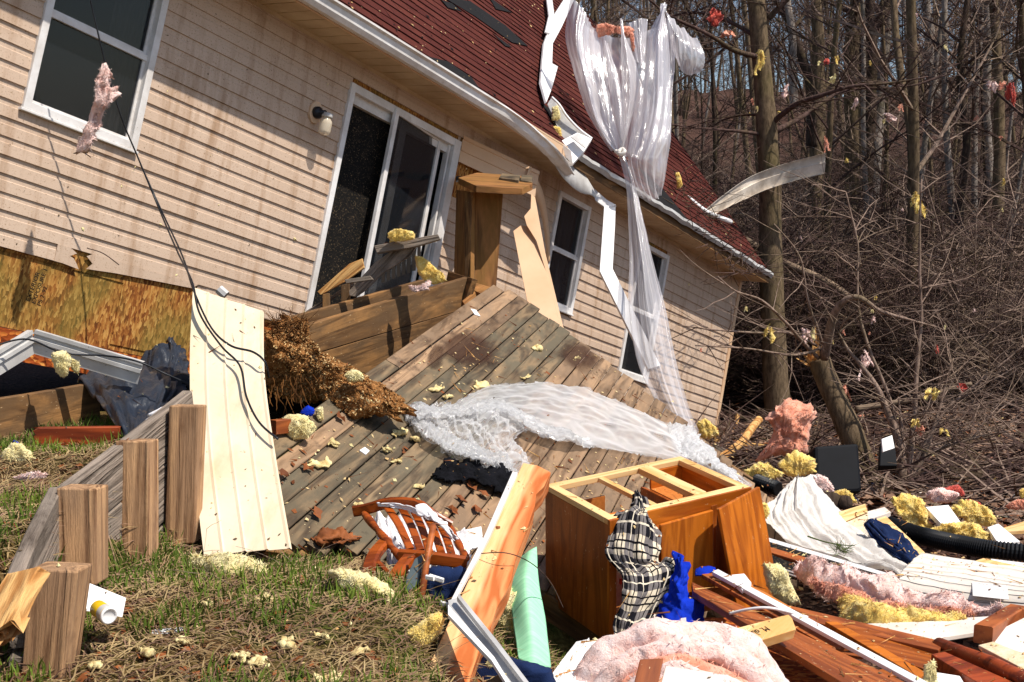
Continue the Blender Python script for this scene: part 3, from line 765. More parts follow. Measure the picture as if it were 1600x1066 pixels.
# dented drip edge on the right
b = MB(); rings = []
for i in range(90):
    u = 5.9 + (UR - 5.9) * i / 89; a = .012 * fbm(V((u * 5, 0, 2))); c = .014 * fbm(V((u * 4, 7, 2)))
    rings.append([(u, EAVE + .06 + a, OV + .0), (u, EAVE + .075 + a, OV + .05 + c), (u, EAVE + .04 + c, OV + .058 + c), (u, EAVE + .0 + a, OV + .03 + c)])
b.add([q for r_ in rings for q in r_], [(i * 4 + j, i * 4 + j + 1, i * 4 + j + 5, i * 4 + j + 4) for i in range(89) for j in range(3)])
b.build('drip_edge', 'greymetal', house, HM, solid=.002)
# corner post
b = MB(); b.box((UR - .07, -.02, .0), (UR + .012, 2.34, .022)); b.box((UR - .01, -.02, -.08), (UR + .012, 2.34, .0)); b.build('corner_trim', 'tanv', house, HM)

def window(u0, u1, v0, v1, name='window', curtain=False, mid=None):
    f = MB(); w = .055; d = .035
    f.box((u0, v0, -.06), (u0 + w, v1, d)); f.box((u1 - w, v0, -.06), (u1, v1, d)); f.box((u0 + w, v1 - w, -.06), (u1 - w, v1, d - .003)); f.box((u0 + w, v0, -.06), (u1 - w, v0 + w, d - .003))
    f.box((u0 - .015, v0 - .02, .0), (u1 + .015, v0 - .001, d + .008))
    fo = f.build(name, 'white', house, HM, bevel=.004)
    mid = mid or (v0 + v1) / 2
    s = MB(); s.box((u0 + w, mid - .02, -.045), (u1 - w, mid + .02, .004))
    q = .022
    for (a, c, zz) in ((v0 + w, mid - .02, -.02), (mid + .02, v1 - w, -.035)):
        s.box((u0 + w, a, zz - .02), (u0 + w + q, c, zz + .012)); s.box((u1 - w - q, a, zz - .02), (u1 - w, c, zz + .012)); s.box((u0 + w + q, a, zz - .02), (u1 - w - q, a + q, zz + .011))
    so2 = s.build('sash', 'white', fo, HM); 
    for (a, c, zz) in ((v0 + w, mid - .02, -.02), (mid + .02, v1 - w, -.035)):
        g = MB(); g.box((u0 + w, a, zz - .003), (u1 - w, c, zz)); g.build('pane', 'glass', fo, HM)
    if curtain:
        c = MB(); k = 30
        vs = []; 
        for i in range(k + 1):
            u = u0 + (u1 - u0) * (curtain[0] + (curtain[1] - curtain[0]) * i / k); zz = -.16 + .02 * math.sin(i * 1.7)
            vs += [(u, v0 - .05, zz), (u, v1 + .05, zz)]
        c.add(vs, [(2 * i, 2 * i + 1, 2 * i + 3, 2 * i + 2) for i in range(k)]); c.build('curtain', 'curtain', fo, HM, smooth=True)
    return fo
window(-.08, .84, .90, 2.16, curtain=(.68, 1.0), mid=1.56)
window(6.33, 7.03, .96, 2.20, curtain=(.55, .95))
window(8.33, 9.13, .49, 2.14, curtain=(.05, .6))
# patio door: frame, screen on the left, sliding leaf knocked out of line
f = MB(); u0, u1, v0, v1 = 2.83, 4.46, -.12, 2.14
f.box((u0, v0, -.09), (u0 + .06, v1, .035)); f.box((u1 - .10, v0, -.09), (u1, v1, .035)); f.box((u0 + .06, v1 - .07, -.09), (u1 - .10, v1, .032)); f.box((u0 + .06, v0, -.09), (u1 - .1, v0 + .05, .03))
f.box((u1 - .135, v0, -.06), (u1 - .11, v1 - .07, .0))
door = f.build('patio_door', 'white', house, HM, bevel=.004)
b = MB(); b.box((u0 + .06, v0 + .05, -.075), (3.62, v1 - .15, -.07)); b.build('insect_screen', 'screen', door, HM)
b = MB(); b.box((u0 + .06, v1 - .15, -.085), (u1 - .1, v1 - .07, -.02)); b.build('head_rail', 'white', door, HM)
b = MB(); b.box((3.6, v0 + .05, -.085), (u1 - .13, v1 - .15, -.08)); b.build('pane', 'glass', door, HM)
LA = Matrix.Translation((3.42, 2.12, .02)) @ Matrix.Rotation(math.radians(-1.5), 4, 'Z') @ Matrix.Rotation(math.radians(5), 4, 'Y') @ Matrix.Rotation(math.radians(-1.5), 4, 'X')
lm = HM @ LA
b = MB(); LW, LH = .80, 2.05
b.box((0, -LH, 0), (.055, 0, .035)); b.box((LW - .05, -LH, 0), (LW, 0, .035)); b.box((.055, -.05, 0), (LW - .05, 0, .033)); b.box((.055, -LH, 0), (LW - .05, -LH + .08, .033)); b.box((.06 + .1, -LH + .08, -.012), (.06 + .2, -.05, .0))
leaf = b.build('sliding_leaf', 'white', door, lm, bevel=.003)
b = MB(); b.box((.055, -LH + .08, .012), (LW - .05, -.05, .016)); b.build('pane', 'glass', door, lm)
# wall lamp: plate, black base, cap, glass jar
lp = HH(496, 183, 0); lamp_u, lamp_v = HUV(493, 176, .02)
def lathe(b, prof, M, n=18, m=0):
    vs = []; k = len(prof)
    for (r_, z) in prof:
        for j in range(n): a = 2 * math.pi * j / n; vs.append(M @ V((r_ * math.cos(a), r_ * math.sin(a), z)))
    b.add(vs, [(i * n + j, i * n + (j + 1) % n, (i + 1) * n + (j + 1) % n, (i + 1) * n + j) for i in range(k - 1) for j in range(n)] + [tuple(range(n)), tuple((k - 1) * n + j for j in range(n))], m)
b = MB(); b.prism([(lamp_u + .075 * math.cos(a * math.pi / 4 + .39) * 1.0, lamp_v + .1 * math.sin(a * math.pi / 4 + .39), .03) for a in range(8)], (0, 0, -.028))
lampo = b.build('wall_lamp', 'tanv', house, HM, bevel=.004)
b = MB(); lathe(b, [(.05, 0), (.05, .03), (.035, .045), (.02, .05), (.02, .1)], Matrix.Translation((lamp_u, lamp_v, .03))); b.build('lamp_base', 'blackmetal', lampo, HM, smooth=True)
JM = Matrix.Translation((lamp_u + .03, lamp_v - .03, .13)) @ Matrix.Rotation(math.radians(90), 4, 'X') @ Matrix.Rotation(0, 4, 'Z')
b = MB(); lathe(b, [(.03, -.035), (.046, -.03), (.046, 0), (.044, .004)], JM); b.build('lamp_cap', 'greymetal', lampo, HM, smooth=True)
b = MB(); lathe(b, [(.036, .004), (.038, .02), (.05, .035), (.052, .06), (.052, .12), (.046, .14), (.02, .148), (.001, .15)], JM); b.build('lamp_jar', 'jar', lampo, HM, smooth=True)
# loose flap of siding bent off above the porch column
b = MB(); k = 16; vs = []
for i in range(k + 1):
    t = i / k; u = 4.47 + t * .86; w_ = .02 + .36 * t ** 1.7; dv = -.09 * t * t
    for (v, wo) in ((1.95, .0), (1.95, .012), (2.06, .004), (2.065, .014), (2.17, .006), (2.175, .016), (2.21, .01)): vs.append((u, v + dv, w_ + wo))
b.add(vs, [(i * 7 + j, i * 7 + j + 1, i * 7 + j + 8, i * 7 + j + 7) for i in range(k) for j in range(6)]); b.build('loose_siding_flap', 'tanv', house, HM, solid=.003, fix=False)
# curved grey strip of soffit trim peeled down past the column
g1 = [HM @ V(q) for q in ((5.2, 1.98, .32), (5.6, 1.86, .26), (6.0, 1.62, .15), (6.3, 1.35, .05))]
b = MB(); vs = []
for i in range(25):
    p = cr(g1, i / 24); vs += [p, p + Vv * (.16 - .1 * i / 24) + W * .03]
b.add(vs, [(2 * i, 2 * i + 1, 2 * i + 3, 2 * i + 2) for i in range(24)]); b.build('peeled_trim', 'tanv', house, solid=.003, smooth=True)
b = MB(); vs = []
g1 = [P(*q) for q in ((868, 222, 12.35), (890, 250, 12.6), (915, 275, 12.9), (940, 318, 13.1))]; g2 = [P(*q) for q in ((862, 250, 12.2), (880, 278, 12.4), (905, 300, 12.7), (926, 305, 13.0))]
for i in range(25): vs += [cr(g1, i / 24), cr(g2, i / 24)]
b.add(vs, [(2 * i, 2 * i + 1, 2 * i + 3, 2 * i + 2) for i in range(24)]); b.build('peeled_trim', 'greymetal', house, solid=.003, smooth=True)

# ------------------------------------------------------------ the deck
def clip(poly, a, c, keep):           # keep y<=c or y>=c
    r_ = []
    for i in range(len(poly)):
        p, q = poly[i], poly[(i + 1) % len(poly)]
        ip = (p[1] <= c) if keep else (p[1] >= c); iq = (q[1] <= c) if keep else (q[1] >= c)
        if ip: r_.append(p)
        if ip != iq: t = (c - p[1]) / (q[1] - p[1]); r_.append((p[0] + (q[0] - p[0]) * t, c))
    return r_
deck = thing('wooden_deck', 'weathered board deck torn loose and tilted toward the debris in front of the house', 'deck', DM @ V((2, 0, -.2)))
ymin, ymax = min(p[1] for p in out), max(p[1] for p in out); bw = .108; y = ymin; ri = random.Random(5); i = 0
while y < ymax - .02:
    pg = clip(clip(out, 0, y + bw - .007, True), 0, y, False)
    if len(pg) > 2:
        x0, x1 = min(p[0] for p in pg), max(p[0] for p in pg)
        e0 = ri.uniform(-.05, .03); dz = ri.uniform(-.006, .006)
        # straight board ends: take the span at the board's middle
        ms = []
        ym = y + bw / 2
        for a, c in zip(pg, pg[1:] + pg[:1]):
            if (a[1] - ym) * (c[1] - ym) < 0: t = (ym - a[1]) / (c[1] - a[1]); ms.append(a[0] + (c[0] - a[0]) * t)
        if len(ms) >= 2:
            x0, x1 = min(ms) + e0, max(ms) + ri.uniform(-.04, .05)
            joint = ri.choice((0, 0, 1)) and x1 - x0 > 3
            spans = [(x0, x1)] if not joint else [(x0, (jj := x0 + ri.uniform(.3, .7) * (x1 - x0)) - .004), (jj, x1)]
            for s0, s1 in spans:
                low = (DM @ V(((s0 + s1) / 2, ym, 0)) - P(540, 750, 6.2)).length < 1.9
                beam('deck_board', DM @ V((s0, ym, dz - .016)), DM @ V((s1, ym, dz - .016 + ri.uniform(-.004, .004))), bw - .006, .032, DM.to_3x3() @ V((0, 1, 0)), 'deckold' if low else 'deck', deck, jag=(.006, .01), warp=.003, seed=i)
    y += bw; i += 1
g = N('damp_red_brown_stain'); v = g.coord('Object'); gd_ = g.n('TexGradient', gradient_type='SPHERICAL'); mp_ = g.n('Mapping'); mp_.inputs['Location'].default_value = (-1, -1, -1); mp_.inputs['Scale'].default_value = (2, 2, 2); g.l(g.n('TexCoord').outputs['Generated'], mp_.inputs[0]); g.l(mp_.outputs[0], gd_.inputs[0]); al = g.ramp(g.math('ADD', gd_.outputs['Fac'], g.math('MULTIPLY', g.math('SUBTRACT', g.noise(v, 5, 5, .7), .5), .7)), [(.2, 0), (.5, .55)])
g.bsdf('3b2015', .8, None, .01, .2, alpha=al); M_['stain'] = g.m
for q4 in (((650, 560), (700, 500), (805, 530), (745, 610)), ((660, 570), (690, 520), (700, 560), (680, 600)), ((900, 520), (960, 560), (900, 600), (850, 570))):
    b = MB(); b.add([DK.hit(*p) + DK.n * .0095 for p in q4], [(0, 1, 2, 3)]); b.build('stain_patch', 'stain', deck)
# joists and rim below
for t in (.35, 1.4, 2.5, 3.6):
    y0, y1 = ymin + .2, ymax - .25
    xs = lambda yy: -.1 + t
    beam('joist', DM @ V((t + .1, y0 + (.6 if t > 2 else 0), -.13)), DM @ V((t + .1, y1 - (0 if t > 2 else .25), -.13)), .19, .04, DK.n, 'treated', deck)
p, q = [DM @ V((a[0] - .06, a[1], -.12)) for a in (out[12], out[10])]
beam('rim_joist', DM @ V((out[13][0] - .05, out[13][1], -.13)), DM @ V((out[11][0] - .05, out[11][1], -.13)), .17, .04, DK.n, 'treated', deck, warp=.01)
p, q = out[3], out[7]
# ------------------------------------------------------------ the wood on the hillside
def limb(b, p, d, L, r0, r1, n, wig, rnd, lift=0, m=0, k=5):
    pts = [V(p)]; d = V(d).normalized()
    for i in range(k):
        d = (d + V((rnd.uniform(-wig, wig), rnd.uniform(-wig, wig), rnd.uniform(-wig, wig) + lift))).normalized()
        pts.append(pts[-1] + d * L / k)
    b.tube(pts, [r0 + (r1 - r0) * i / k for i in range(k + 1)], n, m, cap=False)
    return pts
def tree_mesh(seed, H=14, r=.13, fork=0, dens=1.0, low=.25, straight=.05):
    rnd = random.Random(seed); t = MB(); c = MB()
    tr = limb(t, (0, 0, -.3), (rnd.uniform(-.06, .06), rnd.uniform(-.06, .06), 1), H, r, r * .18, 8, straight, rnd, .03, k=14)
    ends = [(tr, H, r)]
    for _ in range(fork):
        i = rnd.randint(4, 8); a = rnd.uniform(0, 6.28)
        f = limb(t, tr[i], (math.cos(a) * .5, math.sin(a) * .5, 1), H * .6, r * .6, r * .12, 7, .07, rnd, .05, k=9); ends.append((f, H * .6, r * .6))
    for (pts, L, rr) in ends:
        nb = int(26 * dens * L / 14)
        for q in range(nb):
            t_ = low + (1 - low) * (q + rnd.random()) / nb; x = t_ * (len(pts) - 1); i = min(int(x), len(pts) - 2)
            p = pts[i].lerp(pts[i + 1], x - i); a = rnd.uniform(0, 6.28); up = rnd.uniform(.25, .9)
            bl = L * .26 * (1.15 - t_) * rnd.uniform(.6, 1.3) + .5; br = max(.012, rr * (1 - t_) * .42)
            b1 = limb(c, p, (math.cos(a), math.sin(a), up), bl, br, .006, 4, .16, rnd, .08, k=5)
            for w in range(int(4 + bl * 2.4)):
                s = rnd.uniform(.15, 1); y = s * 5; j = min(int(y), 4); p2 = b1[j].lerp(b1[j + 1], y - j); a2 = a + rnd.uniform(-1.2, 1.2)
                l2 = rnd.uniform(.25, .8) * (.5 + bl * .3)
                b2 = limb(c, p2, (math.cos(a2), math.sin(a2), rnd.uniform(-.1, .9)), l2, max(.006, br * .4), .003, 3, .22, rnd, .06, k=3)
                for z in range(3):
                    a3 = a2 + rnd.uniform(-1.2, 1.2)
                    limb(c, b2[rnd.randint(1, 2)], (math.cos(a3), math.sin(a3), rnd.uniform(-.1, .9)), l2 * rnd.uniform(.4, .8), .005, .002, 3, .25, rnd, .05, k=2)
    return t, c
protos = []
kinds = [('bark', 'twig', 'slender brown-barked bare tree in the hillside wood'), ('barkdark', 'twig', 'dark-barked bare tree in the hillside wood'), ('barkpale', 'twigpale', 'pale grey-barked bare tree in the hillside wood'), ('bark', 'twigpale', 'forked brown-barked bare tree in the hillside wood'), ('barkdark', 'twig', 'thin dark bare sapling in the hillside wood'), ('bark', 'twig', 'tall bare tree with twiggy crown in the hillside wood')]
par = [dict(H=14, r=.09, dens=1.0), dict(H=12, r=.075, fork=1, dens=.8), dict(H=15, r=.085, dens=.8), dict(H=13, r=.11, fork=2, dens=.7), dict(H=8, r=.045, dens=1.5, low=.1), dict(H=17, r=.12, low=.35, dens=.8)]
rt = random.Random(11); spots = []
for i in range(3000):
    if len(spots) >= 165: break
    y = 21 + (rt.random() ** 1.5) * 95
    if rt.random() < .82: x = (rt.uniform(830, 1680) - 800) / 1900 * y
    else: x = rt.uniform(-.9, .15) * y
    if y < 30 and abs(x - .2 * y) < 1.2: continue
    if x < 5 and y < 24: continue
    if any((x - a) ** 2 + (y - c) ** 2 < (.9 + y * .012) ** 2 for a, c in spots): continue
    spots.append((x, y))
for i in range(100):
    y = rt.uniform(78, 135); spots.append(((rt.uniform(900, 1680) - 800) / 1900 * y, y))
gname = 'bare trees on the wooded hillside'
for i, (x, y) in enumerate(spots):
    k = i % 6; s = rt.uniform(.75, 1.2)
    if i < 6:
        t, c = tree_mesh(50 + k, **par[k])
        root = thing('bare_tree', kinds[k][2], 'tree', V((x, y, G(x, y))), gname)
        a = t.build('trunk', kinds[k][0], None, Matrix.Identity(4), smooth=True, fix=False); c_ = c.build('crown', kinds[k][1], None, Matrix.Identity(4), fix=False)
        a.parent = root; c_.parent = root; a.matrix_local = c_.matrix_local = Matrix.Identity(4); protos.append((root, a, c_))
    else:
        r0, a, c_ = protos[k]; root = r0.copy(); COL.objects.link(root); root.location = (x, y, G(x, y))
        for ch in (a, c_): q = ch.copy(); COL.objects.link(q); q.parent = root
    root.rotation_euler = (rt.uniform(-.06, .06), rt.uniform(-.06, .06), rt.uniform(0, 6.28)); root.scale = (s, s, s * rt.uniform(.9, 1.15))
# undergrowth: bare bushes
def bush_mesh(seed, n=14, H=2.2):
    rnd = random.Random(seed); c = MB()
    for q in range(n):
        a = rnd.uniform(0, 6.28); d = rnd.uniform(.1, .9)
        s = limb(c, (rnd.uniform(-.25, .25), rnd.uniform(-.25, .25), -.1), (math.cos(a) * d, math.sin(a) * d, 1), H * rnd.uniform(.5, 1.1), .014, .004, 4, .18, rnd, .0, k=6)
        for w in range(9):
            a2 = rnd.uniform(0, 6.28); b1 = limb(c, s[rnd.randint(1, 5)], (math.cos(a2), math.sin(a2), rnd.uniform(-.2, .9)), H * rnd.uniform(.2, .5), .007, .003, 3, .25, rnd, 0, k=3)
            for z in range(3):
                a3 = rnd.uniform(0, 6.28); limb(c, b1[rnd.randint(1, 3)], (math.cos(a3), math.sin(a3), rnd.uniform(-.2, .8)), H * rnd.uniform(.1, .25), .004, .002, 3, .3, rnd, 0, k=2)
    return c
bp = [bush_mesh(90 + i, 16 + 3 * i, 2 + .4 * i).build('bare_bush', ('twig', 'twigpale', 'twig')[i], None, Matrix.Identity(4), fix=False) for i in range(3)]
for i, o in enumerate(bp): tag(o, ('dark tangled bare bush in the undergrowth', 'pale brown bare bush in the undergrowth', 'tall dark bare bush in the undergrowth')[i], 'bush', 'bare bushes in the undergrowth')
bs = []
for i in range(270):
    y = 19 + rt.random() ** 1.3 * 48; x = (rt.uniform(860, 1660) - 800) / 1900 * y
    o = bp[i % 3] if i < 3 else bp[i % 3].copy()
    if i >= 3: COL.objects.link(o)
    s = rt.uniform(.8, 1.7); o.matrix_world = Matrix.Translation((x, y, G(x, y))) @ Matrix.Rotation(rt.uniform(0, 6.28), 4, 'Z') @ Matrix.Diagonal((s, s, s, 1))
# fallen brush and leaf litter on the forest floor
def ground_scatter(name, n, area, mat, size, flat=True, kind='stick', seed=1, lift=.0, keep=None):
    rnd = random.Random(seed); b = MB(); c = 0
    while c < n:
        x, y = area(rnd)
        if keep and not keep(x, y): continue
        c += 1; p = V((x, y, G(x, y) + lift)); a = rnd.uniform(0, 6.28); s = rnd.uniform(*size)
        if kind == 'stick':
            d = V((math.cos(a), math.sin(a), rnd.uniform(-.05, .45))); limb(b, p, d, s, s * .012 + .002, .002, 3, .16, rnd, -.03, k=3)
        elif kind == 'stalk':
            d = V((math.cos(a), math.sin(a), rnd.uniform(.1, .8))); limb(b, p, d, s, .0016, .0006, 3, .1, rnd, -.06, k=5)
        elif kind == 'leaf':
            u = V((math.cos(a), math.sin(a), rnd.uniform(-.4, .5))) * s; w = V((-math.sin(a), math.cos(a), rnd.uniform(-.5, .5))) * s * .6; p.z += s * .3
            b.add([p - u, p + w, p + u, p - w], [(0, 1, 2), (0, 2, 3)])
        elif kind == 'blade':
            h = s; w = V((math.cos(a), math.sin(a), 0)) * (.0025 + .0022 * rnd.random()); ln = V((rnd.uniform(-.5, .5), rnd.uniform(-.5, .5), 0)) * h
            b.add([p - w, p + w, p + w * .7 + ln * .4 + V((0, 0, h * .6)), p - w * .7 + ln * .4 + V((0, 0, h * .6)), p + ln + V((0, 0, h))], [(0, 1, 2, 3), (3, 2, 4)])
        elif kind == 'strand':
            d = V((math.cos(a), math.sin(a), rnd.uniform(-.05, .3))).normalized(); e = p + d * s; e.z = max(e.z, G(e.x, e.y) + .005); w = V((-d.y, d.x, .3)) * .0022
            m_ = (p + e) / 2 + V((0, 0, s * .1)); b.add([p - w, p + w, m_ + w, m_ - w, e], [(0, 1, 2, 3), (3, 2, 4)])
    o = b.build(name, mat, None, Matrix.Identity(4), fix=False); return tag(o, kind='stuff')
def fan(y0, y1, x0, x1, pw=1.5):
    def f(r): y = y0 + r.random() ** pw * (y1 - y0); return ((r.uniform(x0, x1) - 800) / 1900 * y, y)
    return f
nohouse = lambda x, y: not ((V((x, y, 0)) - V((HO.x, HO.y, 0))).dot(W) < .05 and (V((x, y, 0)) - V((HO.x, HO.y, 0))).dot(U) < 12.6)
ground_scatter('fallen_brush', 3800, fan(12, 46, 1050, 1700, 1.3), 'twig', (.4, 1.7), seed=2, keep=nohouse)
ground_scatter('fallen_brush', 1500, fan(11, 40, 1050, 1700, 1.3), 'twigpale', (.4, 1.5), seed=3, keep=nohouse)
ground_scatter('leaf_litter', 16000, fan(9.5, 34, 1000, 1700, 1.4), 'litter', (.03, .085), kind='leaf', seed=4, keep=nohouse)
ground_scatter('leaf_litter', 3000, fan(9.5, 30, 1000, 1700, 1.4), 'leaf', (.03, .08), kind='leaf', seed=5, keep=nohouse)
ground_scatter('pale_splinters', 700, fan(9.5, 30, 1060, 1700, 1.1), 'chips', (.015, .07), kind='leaf', seed=6, keep=nohouse)

# the big tree by the corner of the house
rnd = random.Random(77)
def poly_tube(b, pts, r0, r1, n=10, k=24, wob=.0, m=0):
    q = [cr(pts, i / k) for i in range(k + 1)]
    q = [p + V((fbm(p * 1.5), fbm(p * 1.5 + V((5, 0, 0))), 0)) * wob for p in q]
    b.tube(q, [(r0 + (r1 - r0) * i / k) * (1 + .08 * fbm(p * 3)) for i, p in enumerate(q)], n, m); return q
zt = 17.9
base = P(1213, 640, zt)
root = thing('big_tree', 'thick grey-green trunk standing just beyond the right corner of the house', 'tree', base)
b = MB(); poly_tube(b, [P(1222, 660, zt), P(1213, 600, zt), P(1206, 420, zt), P(1201, 240, zt), P(1190, 100, zt), P(1176, -60, zt), P(1160, -300, zt + .3), P(1150, -600, zt)], .205, .09, 14, 40, .02)
b.build('trunk', 'bark', root, smooth=True)
def branchy(pix, r0, sub=10, sl=.8, nm='branch', mt='twig', par_=None):
    b = MB(); pts = [P(*p) for p in pix]; q = poly_tube(b, pts, r0, .008, 6, 18, .02)
    for i in range(sub):
        j = rnd.randint(3, 17); a = rnd.uniform(0, 6.28)
        s = limb(b, q[j], (math.cos(a), math.sin(a) * .6, rnd.uniform(-.5, .8)), sl * rnd.uniform(.5, 1.2), r0 * .3, .004, 4, .2, rnd, .02, k=5)
        for z in range(4): a = rnd.uniform(0, 6.28); limb(b, s[rnd.randint(1, 4)], (math.cos(a), math.sin(a), rnd.uniform(-.4, .8)), sl * .5, .006, .002, 3, .25, rnd, 0, k=3)
    return b.build(nm, mt, par_ or root, smooth=True)
for pix, r0, sb, sl_ in (([(1205, 195, 17.9), (1240, 165, 17.5), (1280, 150, 17.2), (1330, 135, 17), (1390, 130, 17), (1450, 120, 17)], .05, 14, 1.0),
                  ([(1212, 205, 17.9), (1250, 185, 18.2), (1310, 145, 18.6), (1370, 128, 18.8), (1420, 135, 19), (1500, 110, 19)], .045, 14, 1.0),
                  ([(1190, 210, 17.9), (1150, 205, 17.6), (1090, 200, 17.3), (1050, 195, 17)], .03, 10, .8),
                  ([(1195, 90, 17.9), (1150, 80, 17.6), (1100, 50, 17.2), (1040, 20, 17), (990, -20, 17)], .045, 14, 1.0),
                  ([(1185, 60, 17.9), (1140, 35, 18.2), (1090, 20, 18.5), (1020, 30, 18.6), (960, 35, 18.6)], .035, 12, .9),
                  ([(1192, 180, 17.9), (1160, 180, 18.3), (1125, 190, 18.6), (1090, 215, 18.8)], .025, 8, .7),
                  ([(1200, 30, 17.9), (1240, -10, 17.8), (1300, -60, 17.7), (1380, -100, 17.6)], .05, 12, 1.0)):
    branchy(pix, r0, sb, sl_)
# individual nearer trees of the wood that stand out
def stand(pix, r0, r1, label, mat, sub=8, tw='twig', sl=1.2):
    rt_ = thing('bare_tree', label, 'tree', P(*pix[0])); b = MB(); q = poly_tube(b, [P(*p) for p in pix], r0, r1, 10, 30, .03); b.build('trunk', mat, rt_, smooth=True)
    c = MB()
    for i in range(sub):
        j = rnd.randint(10, 29); a = rnd.uniform(0, 6.28); s = limb(c, q[j], (math.cos(a), math.sin(a), rnd.uniform(.2, 1)), sl * rnd.uniform(.7, 1.6), r1 * .5 + .01, .006, 5, .15, rnd, .05, k=6)
        for z in range(9):
            a = rnd.uniform(0, 6.28); s2 = limb(c, s[rnd.randint(1, 5)], (math.cos(a), math.sin(a), rnd.uniform(-.2, .9)), sl * rnd.uniform(.3, .7), .009, .003, 3, .2, rnd, .03, k=4)
            for y in range(2): a = rnd.uniform(0, 6.28); limb(c, s2[rnd.randint(1, 3)], (math.cos(a), math.sin(a), rnd.uniform(-.2, .9)), sl * .3, .005, .002, 3, .25, rnd, 0, k=2)
    c.build('crown', tw, rt_); return rt_
stand([(1277, 400, 27), (1275, 250, 27), (1280, 120, 27), (1274, 0, 27), (1265, -150, 27)], .19, .10, 'upright brown trunk next to the big tree, some way behind it', 'bark')
stand([(1240, 170, 24), (1238, 60, 24), (1230, 0, 24), (1225, -120, 24)], .09, .06, 'thin pale trunk close to the right side of the big trunk', 'barkpale', 5)
stand([(1268, 230, 26), (1265, 130, 26), (1235, 40, 26), (1222, -30, 26), (1215, -200, 26)], .12, .06, 'dark curved trunk bending left toward the big tree', 'barkdark', 6)
stand([(1335, 350, 31), (1330, 110, 31), (1335, 40, 31), (1343, -40, 31), (1345, -160, 31)], .22, .14, 'mossy olive-barked trunk against the sky', 'bark')
stand([(1345, 220, 33), (1350, 90, 33), (1372, 40, 33), (1395, -30, 33), (1420, -140, 33)], .22, .13, 'thick dark trunk leaning right against the sky', 'barkdark')
stand([(1355, 300, 30), (1362, 130, 30), (1360, 0, 30), (1352, -160, 30)], .15, .09, 'straight dark trunk among the three sky-lit trunks', 'barkdark')
stand([(1364, 330, 34), (1372, 180, 34), (1384, 60, 34), (1392, -20, 34), (1400, -160, 34)], .17, .1, 'grey trunk slanting right behind the three sky-lit trunks', 'barkpale')
stand([(1462, 155, 36), (1452, 100, 36), (1454, 50, 36), (1448, 0, 36), (1440, -140, 36)], .17, .10, 'crooked pale sunlit birch-like trunk on the right', 'whitebark' if 'whitebark' in M_ else 'barkpale', 8, 'twigpale', 1.6)
stand([(1560, 330, 27), (1562, 170, 27), (1556, 60, 27), (1550, -60, 27)], .13, .09, 'upright brown trunk behind the red insulation rags', 'bark', 6)
stand([(1548, 300, 30), (1542, 150, 30), (1543, 40, 30), (1540, -80, 30)], .1, .07, 'slim grey trunk left of the red insulation rags', 'barkpale', 6)
stand([(1478, 500, 24), (1492, 380, 24), (1510, 230, 24), (1500, 100, 24), (1520, -60, 24)], .11, .05, 'slender dark tree bending over the thicket', 'barkdark', 10)
# broken tree leaning over the heap, with its torn top
zb = 13.6
root = thing('broken_tree', 'snapped leaning trunk with a splintered orange top behind the black plastic box', 'tree', P(1352, 725, zb))
b = MB(); poly_tube(b, [P(1355, 745, zb), P(1338, 700, zb), P(1312, 640, zb + .1), P(1290, 590, zb + .2), P(1278, 560, zb + .2)], .15, .115, 12, 24, .015); b.build('trunk', 'bark', root, smooth=True)
for i in range(14):
    x = rnd.uniform(1264, 1294); b = MB(); p = P(x, 572, zb + .2); q = P(x - rnd.uniform(-4, 22), rnd.uniform(505, 560), zb + rnd.uniform(0, .4))
    w = V((.02, 0, .01)); b.add([p - w, p + w, q + w * .2, q - w * .2, p + V((0, .02, 0)), q + V((0, .01, 0))], [(0, 1, 2, 3), (1, 4, 5, 2), (4, 0, 3, 5)]); b.build('splinter', 'splint', root)
b = MB()
for pix, r0 in (([(1288, 560, zb), (1300, 500, zb - .3), (1320, 470, zb - .5), (1345, 466, zb - .6), (1375, 485, zb - .6), (1420, 500, zb - .5), (1465, 512, zb - .4)], .055),
            ([(1278, 560, zb), (1250, 530, zb - .5), (1225, 500, zb - 1), (1190, 470, zb - 1.4), (1150, 455, zb - 1.7), (1122, 432, zb - 1.9)], .022),
            ([(1275, 540, zb), (1230, 520, zb - .5), (1180, 520, zb - 1.2), (1110, 515, zb - 1.5), (1060, 508, zb - 1.7)], .018),
            ([(1280, 545, zb), (1240, 555, zb - .6), (1170, 545, zb - 1.2), (1085, 540, zb - 1.6)], .016),
            ([(1285, 540, zb), (1262, 470, zb - .2), (1250, 400, zb - .3), (1210, 350, zb - .3)], .02)):
    q = poly_tube(b, [P(*p) for p in pix], r0, .006, 6, 20, .02)
    for i in range(12):
        a = rnd.uniform(0, 6.28); s = limb(b, q[rnd.randint(5, 19)], (math.cos(a), math.sin(a) * .5, rnd.uniform(-.6, .7)), rnd.uniform(.3, .9), .007, .002, 3, .2, rnd, 0, k=4)
b.build('branches', 'twigpale', root, smooth=True)
